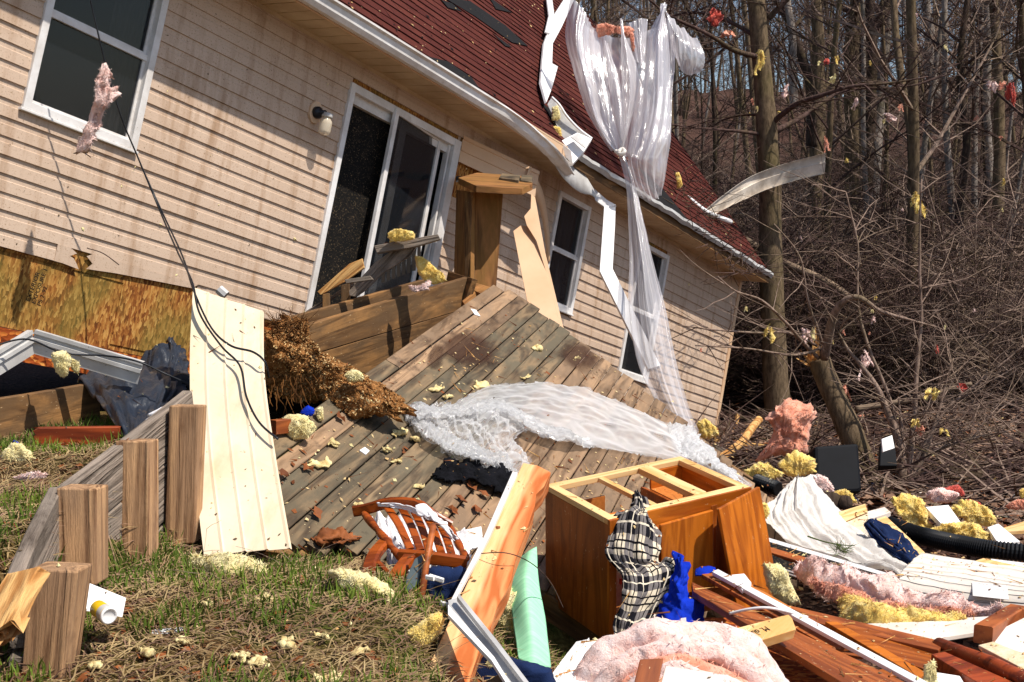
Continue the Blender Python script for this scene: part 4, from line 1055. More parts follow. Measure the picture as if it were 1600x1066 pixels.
# bush of grey stems right of the television
zs = 13.2
root = thing('stemmed_shrub', 'many-stemmed grey shrub rising behind the yellow batts on the right', 'shrub', P(1412, 770, zs))
b = MB()
for pix, r0 in (([(1410, 775, zs), (1406, 700, zs), (1385, 640, zs), (1360, 590, zs), (1325, 545, zs), (1310, 520, zs)], .06), ([(1414, 775, zs), (1410, 690, zs), (1403, 620, zs)], .045), ([(1418, 770, zs), (1424, 680, zs), (1432, 600, zs), (1438, 500, zs), (1437, 400, zs), (1440, 280, zs)], .04),
            ([(1420, 770, zs), (1440, 720, zs), (1456, 670, zs), (1470, 630, zs), (1490, 560, zs)], .035), ([(1422, 745, zs), (1450, 712, zs), (1500, 690, zs), (1580, 672, zs)], .03), ([(1412, 740, zs), (1395, 640, zs), (1345, 500, zs), (1340, 380, zs), (1320, 300, zs)], .025), ([(1425, 730, zs), (1470, 650, zs), (1540, 590, zs), (1600, 540, zs)], .022)):
    q = poly_tube(b, [P(*p) for p in pix], r0, .008, 7, 20, .02)
    for i in range(12):
        a = rnd.uniform(0, 6.28); s = limb(b, q[rnd.randint(7, 20)], (math.cos(a), math.sin(a) * .5, rnd.uniform(.0, 1)), rnd.uniform(.4, 1.3), .009, .003, 4, .16, rnd, 0, k=5)
        for z in range(3): a = rnd.uniform(0, 6.28); limb(b, s[rnd.randint(1, 4)], (math.cos(a), math.sin(a), rnd.uniform(-.2, .9)), rnd.uniform(.2, .5), .005, .002, 3, .2, rnd, 0, k=3)
b.build('stems', 'twigpale', root, smooth=True)
# fallen logs
def log(pix, r0, r1, label, mat='barkwood', cat='log'):
    b = MB(); poly_tube(b, [P(*p) for p in pix], r0, r1, 10, 20, .03); return tag(b.build('fallen_log', mat, smooth=True), label, cat)
log([(1480, 505, 24), (1540, 500, 24), (1620, 498, 24)], .11, .12, 'long grey log lying across the wood at the far right')
log([(1120, 585, 20), (1200, 580, 20), (1300, 583, 20), (1350, 578, 20)], .12, .1, 'grey log lying beyond the big trunk, level with the house corner')
log([(1090, 545, 22), (1180, 545, 22), (1260, 548, 22)], .15, .12, 'dark mossy log behind the big trunk', 'barkdark')
log([(1020, 285, 19.5), (1110, 350, 19.2), (1165, 375, 19), (1225, 410, 18.8), (1290, 440, 18.6), (1330, 470, 18.6)], .05, .06, 'fallen pole slanting down over the far end of the roof', 'barkwood', 'branch')
log([(1470, 560, 21), (1530, 540, 21), (1610, 535, 21)], .05, .04, 'thin pale pole lying in the thicket', 'barkpale', 'branch')
log([(1500, 450, 26), (1560, 425, 26), (1620, 400, 26)], .09, .06, 'leaning dead pole at the right edge of the thicket', 'barkdark', 'branch')
log([(1340, 640, 17), (1420, 625, 17), (1520, 600, 17)], .05, .03, 'bent dead branch lying on the leaf litter', 'barkwood', 'branch')
log([(1185, 655, 15), (1160, 690, 14.6), (1120, 720, 14.2)], .05, .05, 'short torn branch beside the salmon pink insulation', 'splint', 'branch')
log([(1592, 605, 19), (1618, 600, 19)], .13, .13, 'sawn log end at the far right edge', 'barkdark')
M_['dulltuft'] = plain('dusty_pale_glass_wool', 'e6d7a2', 'b79d68', 22, 1, .008, 60, .05)
M_['kraftpink'] = plain('peach_glass_wool', 'f2c9a8', 'dfa27a', 9, 1, .01, 40)
_f = M_['filmrim'] = M_['filmlow'].copy(); _f.name = 'crumpled_film_rim'
for _n in _f.node_tree.nodes:
    if _n.type == 'VALTORGB': _n.color_ramp.elements[0].color = (.45,) * 3 + (1,); _n.color_ramp.elements[1].color = (.97,) * 3 + (1,)
M_['tanmetal'] = plain('beige_dirty_metal', 'ddd2c4', 'ac9f90', 5, .5, .001, 40, .4)
M_['mulchdark'] = plain('dark_damp_chip', '4a2d14', '2b190b', 8, 1); M_['rootbrown'] = plain('brown_fibre_root', '7d5227', '4b2e14', 8, 1)
# ------------------------------------------------------------ loose things
def zpl(pl, px, py): return (pl.hit(px, py) - EYE).dot(cw(0, 0, 1))
def zdk(px, py, lift=0): return zpl(DK, px, py) - lift
RPL = Pl(RM @ V((0, 0, .02)), RM.to_3x3() @ V((0, 0, 1)))
def zrf(px, py, lift=0): return zpl(RPL, px, py) - lift
def zw(px, py, off=0): return zpl(Pl(HO + W * off, W), px, py)
def Z(pts, z): return [(p[0], p[1], z) for p in pts]
def zline(pts, a, b, ax=0):           # depth running linearly from a (first extreme) to b along px (ax 0) or py (ax 1)
    lo = min(p[ax] for p in pts); hi = max(p[ax] for p in pts)
    return [(p[0], p[1], a + (b - a) * (p[ax] - lo) / (hi - lo)) for p in pts]
def ribbed(name, rows, ribs, depth, mat, nv=30, thk=.003, parent=None, lipn=True):
    rw = [[P(*q) for q in r_] for r_ in rows]; b = MB(); prof = []
    for i in range(ribs):
        prof += [((i + .02) / ribs, 0), ((i + .78) / ribs, depth * .45), ((i + .90) / ribs, depth), ((i + .97) / ribs, 0)]
    prof.append((1, 0)); m = len(prof); vs = []
    for i in range(nv + 1):
        t = i / nv; a, c = cr([r_[0] for r_ in rw], t), cr([r_[1] for r_ in rw], t)
        a2, c2 = cr([r_[0] for r_ in rw], min(1, t + .03)), cr([r_[0] for r_ in rw], max(0, t - .03))
        nn = (c - a).cross(a2 - c2).normalized()
        if nn.dot(EYE - a) < 0: nn = -nn
        for s, d in prof: p = a.lerp(c, s); vs.append(p + nn * (d + .004 * fbm(p * 4)))
    b.add(vs, [(i * m + j, i * m + j + 1, (i + 1) * m + j + 1, (i + 1) * m + j) for i in range(nv) for j in range(m - 1)])
    return b.build(name, mat, parent, solid=thk, fix=False)
def T(o, label, cat, group=None): return tag(o, label, cat, group)

def ZP(y): return 6.8 + (y - 449) / 420 * (5.22 - 6.8)
# --- retaining wall
rw_ = thing('retaining_wall', 'low wall of rough timber posts and grey planks along the grass at lower left', 'wall', P(180, 900, 4.8))
for pts, z in (([(46, 889), (30, 1100), (92, 1100), (121, 893)], 3.7), ([(88, 763), (89, 915), (150, 915), (150, 764)], 4.4), ([(180, 689), (179, 900), (233, 900), (233, 690)], 5.0), ([(264, 634), (257, 850), (302, 850), (311, 635)], 5.35)):
    slab('post', Z(pts, z), .14, 'post', rw_, bevel=.006)
def plk(a, c, dz, h, mat='greyplank', **k): beam('plank', P(*a) + V((0, 0, dz)), P(*c) + V((0, 0, dz)), h, .05, V((0, 0, 1)), mat, rw_, ch=.006, seg=10, warp=.01, **k)
plk((28, 905, 3.7), (86, 768, 4.5), -.1, .24); plk((28, 905, 3.7), (86, 768, 4.5), -.36, .24)
plk((84, 775, 4.55), (296, 612, 5.65), -.1, .22); plk((84, 775, 4.55), (296, 612, 5.65), -.34, .24); plk((84, 775, 4.55), (296, 612, 5.65), -.6, .24)
beam('split_plank', P(46, 893, 3.62), P(-8, 1010, 3.3), .12, .05, V((1, 0, .4)), 'splint', rw_, jag=(.06, .16), warp=.03)
beam('split_plank', P(30, 930, 3.6), P(-4, 1000, 3.35), .05, .03, V((1, 0, .4)), 'splint', rw_, jag=(.1, .1), warp=.04)

# --- left side under the house
o = beam('loose_board', P(-60, 672, 6.0), P(150, 632, 6.9), .26, .045, V((0, 0, 1)), 'treated', warp=.01); T(o, 'wide brown board on edge under the torn end of the house', 'board')
o = beam('loose_board', P(50, 682, 6.0), P(192, 680, 6.1), .09, .05, V((0, 0, 1)), 'redwood', jag=(.04, .03)); T(o, 'short red-brown board lying on the bank behind the retaining wall', 'board')
def ltrim(name, pix, w, mat, label, cat='trim'):
    pts = [P(*p) for p in pix]; b = MB()
    for a, c in zip(pts[:-1], pts[1:]):
        d = (c - a).normalized(); up = V((0, 0, 1)); up = (up - d * up.dot(d)).normalized(); nn = d.cross(up); nn = nn if nn.dot(EYE - a) > 0 else -nn
        pr = [(-w, 0), (-w * .2, .004), (-.15 * w, .016), (.1 * w, .016), (.15 * w, .006), (.4 * w, .006), (.45 * w, .018), (.7 * w, .018), (.7 * w, -.02)]
        m = len(pr); b.add([q + up * u_ + nn * n_ for q in (a, c) for u_, n_ in pr], [(j, j + 1, m + j + 1, m + j) for j in range(m - 1)])
    return T(b.build(name, mat, solid=.002, fix=False), label, cat)
ltrim('bent_trim', [(-30, 580, 6.2), (52, 530, 6.5), (221, 580, 6.55)], .075, 'greymetal', 'bent grey metal trim jutting over the dark hole under the house')
o = sheet('black_tarp', [[(118, 588, 6.9), (190, 572, 7.0), (258, 530, 7.25), (270, 524, 7.3), (294, 545, 7.4)], [(140, 606, 6.65), (200, 600, 6.6), (262, 565, 6.95), (280, 575, 7), (294, 585, 7.1)], [(165, 640, 6.3), (215, 640, 6.25), (250, 618, 6.5), (270, 622, 6.6), (285, 635, 6.7)], [(198, 693, 5.95), (206, 694, 5.9), (222, 684, 5.95), (240, 665, 6.1), (262, 650, 6.3)]], 'tarp', amp=.05, fq=5, ridged=.7, seed=3, solid=.003)
T(o, 'crumpled dark navy tarp draped beside the hole under the house', 'tarp')
b = MB(); k = 24; pts = [P(258, 618, 6.8), P(280, 598, 6.9), P(300, 606, 6.9), P(312, 630, 6.9)]; q = [cr(pts, i / k) for i in range(k + 1)]; b.tube(q, .055, 12); T(b.build('black_pipe', 'blackp', smooth=True), 'smooth black pipe elbow behind the cream panel', 'pipe')
for pts, z, lab in (([(228, 655), (262, 640), (264, 650), (214, 685), (208, 690)], 5.85, 'white paper scrap on the retaining wall top plank'), ([(230, 648), (262, 632), (266, 640), (240, 655)], 6.0, 'grey-white rag above the retaining wall')):
    o = puff('paper_scrap', pts, z, .03, 'wcloth', hair=(0, 0, 0), rough=.5, rings=5, n=30); T(o, lab, 'scrap')
NI = [0]
def ins(pts, z, thk, mat, label=None, group=None, name='insulation', rough=1.0, rings=10, n=54, arc=0, bald=False):
    hair = (0, 0, 0) if bald else None if mat in ('yellow', 'cream_ins', 'pink', 'palepink', 'salmon', 'redins') else (0, 0, 0)
    NI[0] += 1; o = puff(name, pts, z, thk, mat, seed=NI[0], rough=rough, rings=rings, n=n, hair=hair, arc=arc); return T(o, label, 'insulation', group)
ins([(80, 552), (100, 548), (112, 562), (106, 585), (94, 590), (84, 575)], 6.3, .1, 'cream_ins', 'pale yellow insulation hanging over the bent grey trim')
ins([(110, 560), (124, 566), (122, 584), (112, 578)], 6.35, .06, 'cream_ins', 'small pale tuft hanging right of the larger one on the bent trim')
ins([(4, 705), (25, 690), (48, 706), (52, 722), (20, 724), (2, 718)], 5.6, .1, 'cream_ins', 'pale yellow insulation clump on the bank at the far left')
ins([(20, 745), (50, 738), (72, 740), (66, 750), (35, 754)], 5.2, .04, 'palepink', 'pale pink scrap on the bank behind the retaining wall')
ins([(22, 688), (30, 692), (28, 700), (18, 696)], 5.9, .03, 'blue', 'tiny blue scrap on the bank at the far left', name='blue_scrap')

# --- cables on the wall and panel
o = wire('loose_cable', [(135, -30, zw(135, -30) - .42), (148, 30, zw(148, 30) - .45), (170, 120, zw(170, 120) - .47), (192, 190, zw(192, 190) - .5), (215, 245, zw(215, 245) - .55), (250, 330, zw(250, 330) - .8), (278, 395, 7.4), (300, 440, 6.76), (312, 490, ZP(490) - .08), (345, 540, ZP(540) - .06), (375, 572, ZP(572) - .05), (385, 620, ZP(620) - .05), (405, 660, ZP(660) - .05), (434, 686, ZP(686) - .06)], .006, 'blackmetal', seg=90); T(o, 'black cable hanging past the left window and down over the cream panel', 'cable')
o = wire('loose_cable', [(220, 258, zw(220, 258) - .56), (255, 335, zw(255, 335) - .84), (285, 400, 7.36), (303, 455, 6.72), (330, 512, ZP(512) - .08), (360, 540, ZP(540) - .07), (395, 550, ZP(550) - .06), (414, 566, ZP(566) - .05), (420, 590, ZP(590) + .1)], .006, 'blackmetal', seg=60); T(o, 'second black cable looping over the top of the cream panel', 'cable')
o = wire('loose_cable', [(-20, 545, 6.2), (40, 530, 6.3), (100, 552, 6.3), (165, 556, 6.35), (215, 565, 6.35), (260, 585, 6.4), (302, 603, 6.4)], .005, 'blackmetal', seg=50); T(o, 'thin black wire strung over the bent grey trim and tarp', 'cable')
ins([(160, 98), (172, 108), (170, 140), (186, 136), (188, 150), (170, 155), (160, 170), (160, 190), (142, 215), (140, 238), (120, 240), (128, 205), (140, 175), (150, 150), (152, 125)], 7.6, .05, 'palepink', 'long pale pink rag of insulation hanging on the cable before the window', rings=10, n=70)
for x0, y0, x1, y1, z, lab in ((115, 240, 142, 246, 7.6, 'twig stuck to the siding below the left window'), (136, 388, 186, 414, 7.9, 'thin black twig hanging from the torn bottom of the siding')):
    o = wire('twig', [(x0, y0, z), ((x0 + x1) / 2, (y0 + y1) / 2 - 5, z), (x1, y1, z)], .004, 'twig', n=4); T(o, lab, 'twig')

# --- cream ribbed panel
o = ribbed('siding_panel', [[(301, 449, ZP(449)), (412, 488, ZP(449))], [(296, 560, ZP(560)), (414, 590, ZP(580))], [(300, 700, ZP(700)), (432, 720, ZP(715))], [(318, 869, ZP(869)), (456, 858, ZP(865))]], 4, .009, 'cream', nv=40); T(o, 'long cream ribbed siding panel leaning from the wall to the grass', 'panel')
b = MB(); pts = [P(*p) for p in ((342, 452, 7.1), (353, 462, 7.1))]; b.tube(pts, .03, 8); T(b.build('pipe_stub', 'greymetal'), 'grey pipe stub just above the cream panel', 'pipe')
o = batt('insulation', [(290, 872, 4.95, .02), (330, 878, 4.92, .045), (370, 886, 4.85, .045), (408, 890, 4.82, .02)], 'cream_ins', seed=5, amp=.03, flat=.6); T(o, 'pale yellow strip of insulation at the foot of the cream panel', 'insulation')

# --- mulch heap
o = puff('mulch_heap', [(p_[0], p_[1], d_) for p_, d_ in (((408, 520), .1), ((425, 502), .2), ((450, 500), .2), ((476, 508), .2), ((484, 540), .1), ((515, 562), .1), ((560, 582), .1), ((600, 606), .1), ((650, 642), -.1), ((612, 656), -.15), ((560, 650), -.1), ((520, 638), -.05), ((482, 628), .1), ((452, 620), .1), ((424, 610), .1), ((404, 590), .1))], zdk(540, 600, .14), .26, ['mulch', 'mulch', 'mulch', 'chips', 'mulch', 'kraft', 'mulch'], seed=4, rough=.75, rings=26, n=150, fq=5, hair=(14000, .014, .004)); T(o, 'heap of brown wood chips and roots spilling onto the left of the deck', 'mulch')
b = MB(); rm = random.Random(8)
for i in range(60):
    x = rm.uniform(415, 492); p = P(x, rm.uniform(585, 622), zdk(480, 600, .3) - .12 * rm.random()); limb(b, p, (rm.uniform(-.5, .5), rm.uniform(-.3, .1), -1), rm.uniform(.04, .2) * rm.random(), .003, .001, 3, .35, rm, -.1, k=4)
for i in range(140):
    x = rm.uniform(425, 478); p = P(x, rm.uniform(500, 535), zdk(460, 520, .55)); limb(b, p, (rm.uniform(-1, 1), rm.uniform(-1, 0), rm.uniform(-.4, .8)), rm.uniform(.06, .15), .003, .001, 3, .4, rm, 0, k=3)
o = b.build('hanging_roots', 'rootbrown', fix=False); tag(o, kind='stuff')
ins([(538, 585), (552, 578), (568, 584), (566, 596), (546, 598)], zdk(552, 590, .42), .08, 'cream_ins', 'pale yellow tuft sitting on the mulch heap')
ins([(432, 660), (452, 648), (476, 650), (494, 668), (486, 680), (462, 688), (448, 680)], zdk(462, 670, .08), .1, 'cream_ins', 'pale yellow insulation clump on the deck beside the cream panel')
ins([(493, 640), (504, 636), (506, 655), (498, 658)], zdk(500, 648, .06), .07, 'cream_ins', 'small upright yellow tuft on the deck next to the blue scrap')
ins([(468, 645), (480, 633), (492, 640), (488, 650), (474, 652)], zdk(480, 643, .08), .06, 'blue', 'small bright blue scrap under the mulch heap', name='blue_scrap', rough=.8)
o = beam('broken_stub', P(426, 668, zdk(426, 668, .1)), P(462, 664, zdk(462, 664, .1)), .075, .05, V((0, 0, 1)), 'trimbrown', jag=(0, .02)); T(o, 'short brown wood stub in the pale yellow clump by the panel', 'board')

# --- timber planter against the house
zp = lambda x: 8.35 + (x - 470) / 264 * 1.75
def L_(pts, d=0): return [(x, y, zp(x) + d) for x, y in pts]
pl_ = thing('timber_planter', 'heavy brown timber planter of stacked boards below the patio door', 'planter', P(600, 540, 9))
slab('board', L_([(472, 511), (734, 433), (719, 485), (497, 551)]), .06, 'treated', pl_, bevel=.004)
slab('board', L_([(498, 552), (719, 486), (702, 512), (575, 585), (545, 576)]), .06, 'treated', pl_, bevel=.004)
slab('board', L_([(448, 498), (664, 437), (668, 470), (470, 540)], .36), .05, 'treated', pl_, bevel=.004)
slab('end_board', [(700, 424, 10.5), (738, 435, 9.98), (722, 484, 9.98), (690, 470, 10.5)], .05, 'treated', pl_)
slab('base_block', [(728, 448, 10.3), (744, 442, 10.5), (772, 450, 10.2), (750, 458, 9.9)], .1, 'porch', pl_)
slab('base_block', [(722, 470, 9.9), (748, 450, 10.1), (755, 458, 10.0), (730, 482, 9.8)], .1, 'porch', pl_)
# broken planks on it
def plank(pts, z, mat, label, thk=.03, name='broken_plank'): return T(slab(name, [(p[0], p[1], p[2] if len(p) > 2 else z) for p in pts], thk, mat, bevel=.003), label, 'plank')
plank([(496, 456), (546, 412), (566, 404), (569, 419), (539, 440), (501, 461)], 9.35, 'splint', 'rounded split plank lying against the patio screen', .05)
plank([(545, 455), (584, 412), (609, 394), (649, 387), (641, 400), (598, 427), (571, 454), (556, 464), (546, 462)], 9.2, 'greyplank', 'grey broken plank propped diagonally on the planter', .04)
plank([(584, 384), (640, 374), (684, 366), (688, 374), (647, 386), (589, 396)], 9.1, 'greyplank', 'short grey plank laid across the top of the propped ones', .09)
plank([(538, 437), (578, 431), (583, 437), (541, 443)], 9.0, 'greyplank', 'small flat plank beside the rounded one', .06)
plank([(504, 460), (504, 492), (515, 489), (514, 458)], 9.3, 'treated', 'left stubby upright of the broken railing', .05, 'picket')
plank([(533, 446), (533, 476), (547, 472), (545, 442)], 9.28, 'treated', 'right stubby upright of the broken railing', .05, 'picket')
plank([(478, 486), (560, 436), (562, 441), (480, 492)], 9.45, 'greyplank', 'thin grey rail slanting behind the uprights', .03, 'rail')
b = MB()
for i in range(8):
    x = 596 + i * 8; b.prism([P(x, 442 - i * 3, 9.55), P(x + 5, 441 - i * 3, 9.55), P(x + 5, 402 - i * 4, 9.6), P(x, 405 - i * 4, 9.6)], V((0, .04, 0)))
T(b.build('slatted_panel', 'darkvoid'), 'dark slatted panel behind the propped plank', 'panel')
ins([(606, 364), (618, 357), (634, 360), (646, 362), (648, 373), (630, 377), (610, 377)], 9.05, .07, 'yellow', 'yellow tuft on the topmost plank before the patio door')
ins([(648, 400), (660, 402), (676, 416), (694, 430), (696, 440), (678, 445), (662, 436), (652, 424)], 9.25, .1, 'yellow', 'yellow chunk of insulation resting on the planter edge')
ins([(638, 446), (655, 450), (664, 444), (672, 438), (671, 452), (650, 456), (640, 453)], 9.1, .05, 'palepink', 'pale pink scrap on the planter edge')

# --- porch column
pc = thing('porch_column', 'brown timber porch column with a board cap standing by the patio door', 'column', P(745, 450, 11))
slab('side_board', [(713, 296, 11.35), (709, 425, 11.2), (735, 452, 10.9), (736, 300, 11.05)], .04, 'porch', pc)
slab('front_board', [(741, 300, 11.15), (741, 448, 11.0), (775, 453, 11.0), (786, 303, 11.15)], .04, 'porch', pc)
slab('corner_board', [(735, 300, 11.04), (735, 452, 10.9), (742, 452, 11.0), (742, 300, 11.1)], .06, 'treated', pc)
b = MB(); cap = [P(716, 288, 11.0), P(744, 301, 10.75), P(816, 305, 10.8), P(832, 297, 11.0), P(828, 286, 11.3), P(745, 280, 11.35)]
b.prism(cap, V((0, 0, .06))); b.build('cap_board', 'porch', pc, bevel=.004)
b = MB(); b.prism([P(780, 288, 11.05), P(810, 292, 10.98), P(813, 284, 11.15), P(784, 281, 11.2)], V((0, 0, .06))); b.build('mossy_block', 'deckold', pc, bevel=.004)
b = MB(); b.prism([P(813, 291, 11.05), P(831, 294, 11.02), P(832, 284, 11.2), P(815, 282, 11.2)], V((0, 0, .055))); b.build('mossy_block', 'deckold', pc, bevel=.004)
b = MB(); b.prism([P(712, 285, 11.4), P(785, 282, 11.45), P(785, 276, 11.5), P(712, 278, 11.5)], V((0, .1, .02))); b.build('back_board', 'darkvoid', pc)
# --- tan panel leaning by the window
tp = thing('torn_siding', 'torn tan siding panel leaning between the porch column and the small window', 'panel', P(840, 490, 10.6))
slab('sheet', zline([(802, 361), (808, 392), (815, 428), (826, 482), (877, 520), (851, 415), (838, 380), (826, 354), (814, 352)], 11.7, 10.4, 1), .012, 'tanv', tp, bevel=.002)
slab('strip', zline([(819, 338), (823, 352), (838, 376), (853, 424), (876, 517), (882, 519), (852, 395), (836, 308), (830, 303), (829, 326)], 11.95, 10.5, 1), .012, 'tanv', tp, bevel=.002)
# --- white downspout
b = thing('bent_downspout', 'long white downspout bent twice and hanging in front of the right windows', 'downspout', P(985, 480, 12))
slab('pipe_section', [(924, 291, 13.2), (948, 312, 12.9), (962, 320, 12.8), (948, 326, 12.75), (930, 313, 13.0)], .03, 'whiteclean', b)
slab('pipe_section', zline([(944, 322), (942, 352), (937, 424), (957, 424), (961, 352), (962, 319)], 12.8, 12.3, 1), .045, 'whiteclean', b)
slab('pipe_section', zline([(937, 423), (1013, 577), (1032, 571), (957, 419)], 12.3, 11.4, 1), .045, 'whiteclean', b)
# --- white trim and crumpled elbow on the roof
b = thing('crumpled_gutter', 'white crumpled gutter length lying up the roof with a crushed end', 'gutter', P(870, 200, 12.6))
slab('strip', [(p[0], p[1], zrf(p[0], p[1], .35)) for p in [(886, -8), (866, 23), (850, 68), (845, 128), (854, 160), (862, 140), (872, 104), (863, 99), (864, 68), (878, 42), (901, -8)]], .03, 'whiteclean', b)
slab('strip', [(p[0], p[1], zrf(p[0], p[1], .5)) for p in [(854, -8), (858, 24), (852, 50), (860, 52), (866, 20), (862, -8)]], .02, 'whiteclean', b)
zq = zrf(885, 200, .25)
slab('channel', [(855, 163, zq), (862, 152, zq), (882, 178, zq), (924, 217, zq - .1), (904, 224, zq - .1), (878, 222, zq - .1), (866, 186, zq)], .02, 'greymetal', b)
wire('rolled_edge', [(862, 152, zq - .05), (874, 164, zq - .06), (886, 182, zq - .08), (905, 202, zq - .1), (925, 217, zq - .12)], .014, 'whiteclean', b)
slab('crushed_end', [(877, 220, zq - .2), (902, 207, zq - .1), (925, 217, zq - .15), (913, 236, zq - .25), (895, 256, zq - .35), (880, 232, zq - .3)], .04, 'whiteclean', b)
slab('crushed_end', [(892, 214, zq - .28), (903, 208, zq - .22), (921, 222, zq - .3), (914, 231, zq - .36)], .01, 'greymetal', b)
slab('crushed_end', [(876, 222, zq - .3), (892, 236, zq - .42), (895, 256, zq - .45), (884, 246, zq - .4)], .01, 'white', b)
ins([(863, 168), (872, 166), (875, 186), (862, 188)], zq - .08, .06, 'cream_ins', 'pale tuft in the upper end of the crumpled gutter')
ins([(862, 197), (875, 199), (878, 214), (867, 212)], zq - .1, .06, 'yellow', 'bright yellow tuft in the lower end of the crumpled gutter')

# --- hanging polythene
ph = thing('hanging_plastic', 'clear plastic sheet gathered in a knot and hanging from the trees over the roof', 'plastic sheet', P(972, 240, 13))
def film(nm, rows, **k): k['iso'] = .2; k['pl'] = (k.pop('pf', 5), .25); k['amp'] *= .8; return sheet(nm, rows, k.pop('mat', 'film'), ph, **k)
kn = (972, 238, 12.9)
film('fold', [[(889, -8, 13.5), (906, 8, 13.3), (922, 30, 13.4), (936, 48, 13.6)], [(881, 52, 13.4), (900, 62, 13.1), (920, 75, 13.3), (941, 92, 13.5)], [(894, 112, 13.3), (912, 122, 13.0), (932, 135, 13.1), (950, 150, 13.3)], [(918, 182, 13.1), (932, 188, 12.9), (946, 194, 13), (962, 200, 13.1)], [(952, 238, 13), (960, 238, 12.9), (966, 238, 12.9), kn]], amp=.05, fq=4, ridged=1.0, seed=1, nu=50, nv=50)
film('fold', [[(937, 60, 13.6), (945, 62, 13.5), (952, 75, 13.5)], [(945, 95, 13.5), (955, 105, 13.3), (967, 120, 13.3)], [(955, 150, 13.3), (966, 155, 13.1), (975, 165, 13.2)], [(966, 210, 13.1), (970, 212, 12.9), (974, 214, 13)], [(968, 238, 13), (971, 238, 12.88), (974, 238, 13)]], amp=.03, ridged=.8, seed=2, nu=20, nv=40)
film('fold', [[(968, 28, 13.3), (970, 32, 13.1), (974, 45, 13.2)], [(968, 90, 13.2), (980, 95, 12.9), (996, 100, 13.2)], [(970, 140, 13.1), (984, 142, 12.85), (1000, 140, 13.1)], [(971, 195, 13), (978, 196, 12.8), (986, 196, 13)], [(970, 238, 12.95), (972, 238, 12.85), (974, 238, 12.95)]], amp=.03, ridged=.9, seed=3, nu=24, nv=44)
film('fold', [[(976, 42, 13.8), (990, 32, 13.8), (1003, 28, 13.8), (1014, 30, 13.9)], [(985, 70, 13.8), (995, 70, 13.7), (1003, 70, 13.7), (1010, 75, 13.8)], [(992, 96, 13.6), (998, 98, 13.5), (1003, 100, 13.5), (1006, 110, 13.6)]], amp=.03, ridged=.8, seed=4, nu=30, nv=24)
film('fold', [[(1037, 6, 13.4), (1038, 5, 13.3), (1039, 6, 13.4)], [(1013, 48, 13.3), (1030, 50, 13.0), (1046, 52, 13.2)], [(1006, 95, 13.2), (1028, 100, 12.85), (1050, 105, 13.1)], [(994, 165, 13.0), (1025, 165, 12.7), (1051, 165, 13.0)], [(980, 218, 12.9), (1015, 215, 12.6), (1052, 208, 12.9)], [(976, 246, 12.85), (1005, 252, 12.6), (1046, 258, 12.85)], [(986, 280, 12.85), (1008, 285, 12.65), (1041, 290, 12.85)], [(996, 306, 12.9), (1018, 313, 12.75), (1036, 305, 12.9)]], amp=.05, fq=4, ridged=1.0, seed=5, nu=56, nv=70)
film('fold', [[(1039, 10, 13.5), (1052, 30, 13.6), (1070, 45, 13.7), (1088, 60, 13.8)], [(1044, 40, 13.5), (1058, 55, 13.4), (1078, 68, 13.5), (1097, 82, 13.7)], [(1048, 70, 13.5), (1060, 85, 13.4), (1080, 95, 13.5), (1098, 100, 13.7)], [(1056, 92, 13.6), (1064, 110, 13.5), (1078, 118, 13.6), (1091, 115, 13.7)]], amp=.04, ridged=.9, seed=6, nu=34, nv=30)
film('tail', [[(970, 238, 12.9), (973, 238, 12.82), (977, 238, 12.9)], [(979, 275, 12.8), (985, 276, 12.7), (990, 275, 12.8)], [(984, 320, 12.6), (992, 322, 12.45), (1001, 318, 12.6)], [(988, 400, 12.2), (1002, 400, 12.0), (1019, 398, 12.2)], [(986, 480, 11.7), (1010, 480, 11.5), (1040, 478, 11.7)], [(1000, 570, 11.1), (1028, 570, 10.9), (1058, 568, 11.1)], [(1035, 640, 10.5), (1055, 645, 10.3), (1078, 640, 10.5)], [(1062, 672, 10.2), (1075, 678, 10.1), (1092, 672, 10.2)]], amp=.025, fq=5, ridged=1.3, seed=7, nu=30, nv=110)
film('fold', [[(905, 30, 13.9), (940, 50, 13.9), (975, 60, 13.9), (1010, 50, 13.9), (1040, 30, 13.8), (1048, 25, 13.8)], [(905, 80, 13.8), (940, 95, 13.8), (975, 100, 13.9), (1010, 98, 13.8), (1040, 90, 13.7), (1050, 88, 13.6)], [(920, 150, 13.6), (945, 155, 13.5), (975, 160, 13.6), (1005, 160, 13.5), (1035, 155, 13.4), (1050, 150, 13.4)], [(940, 200, 13.4), (955, 205, 13.3), (975, 210, 13.3), (1000, 212, 13.2), (1025, 212, 13.1), (1046, 205, 13.1)], [(960, 236, 13.1), (966, 240, 13.05), (974, 242, 13.0), (990, 245, 13.0), (1010, 248, 12.95), (1030, 246, 13.0)]], amp=.06, fq=5, ridged=1.0, seed=31, nu=70, nv=50)
wire('knot', [(962, 236, 12.85), (970, 241, 12.78), (976, 237, 12.78), (972, 233, 12.85), (966, 238, 12.8)], .022, 'filmwhite', ph)
ins([(933, 40), (945, 36), (962, 42), (985, 42), (990, 52), (988, 60), (962, 52), (940, 56), (934, 58)], 13.55, .12, 'salmon', 'pink slab of insulation caught in the top of the hanging plastic')
ins([(984, 50), (990, 55), (991, 78), (988, 80)], 13.5, .05, 'salmon', 'narrow pink strip hanging inside the hanging plastic')

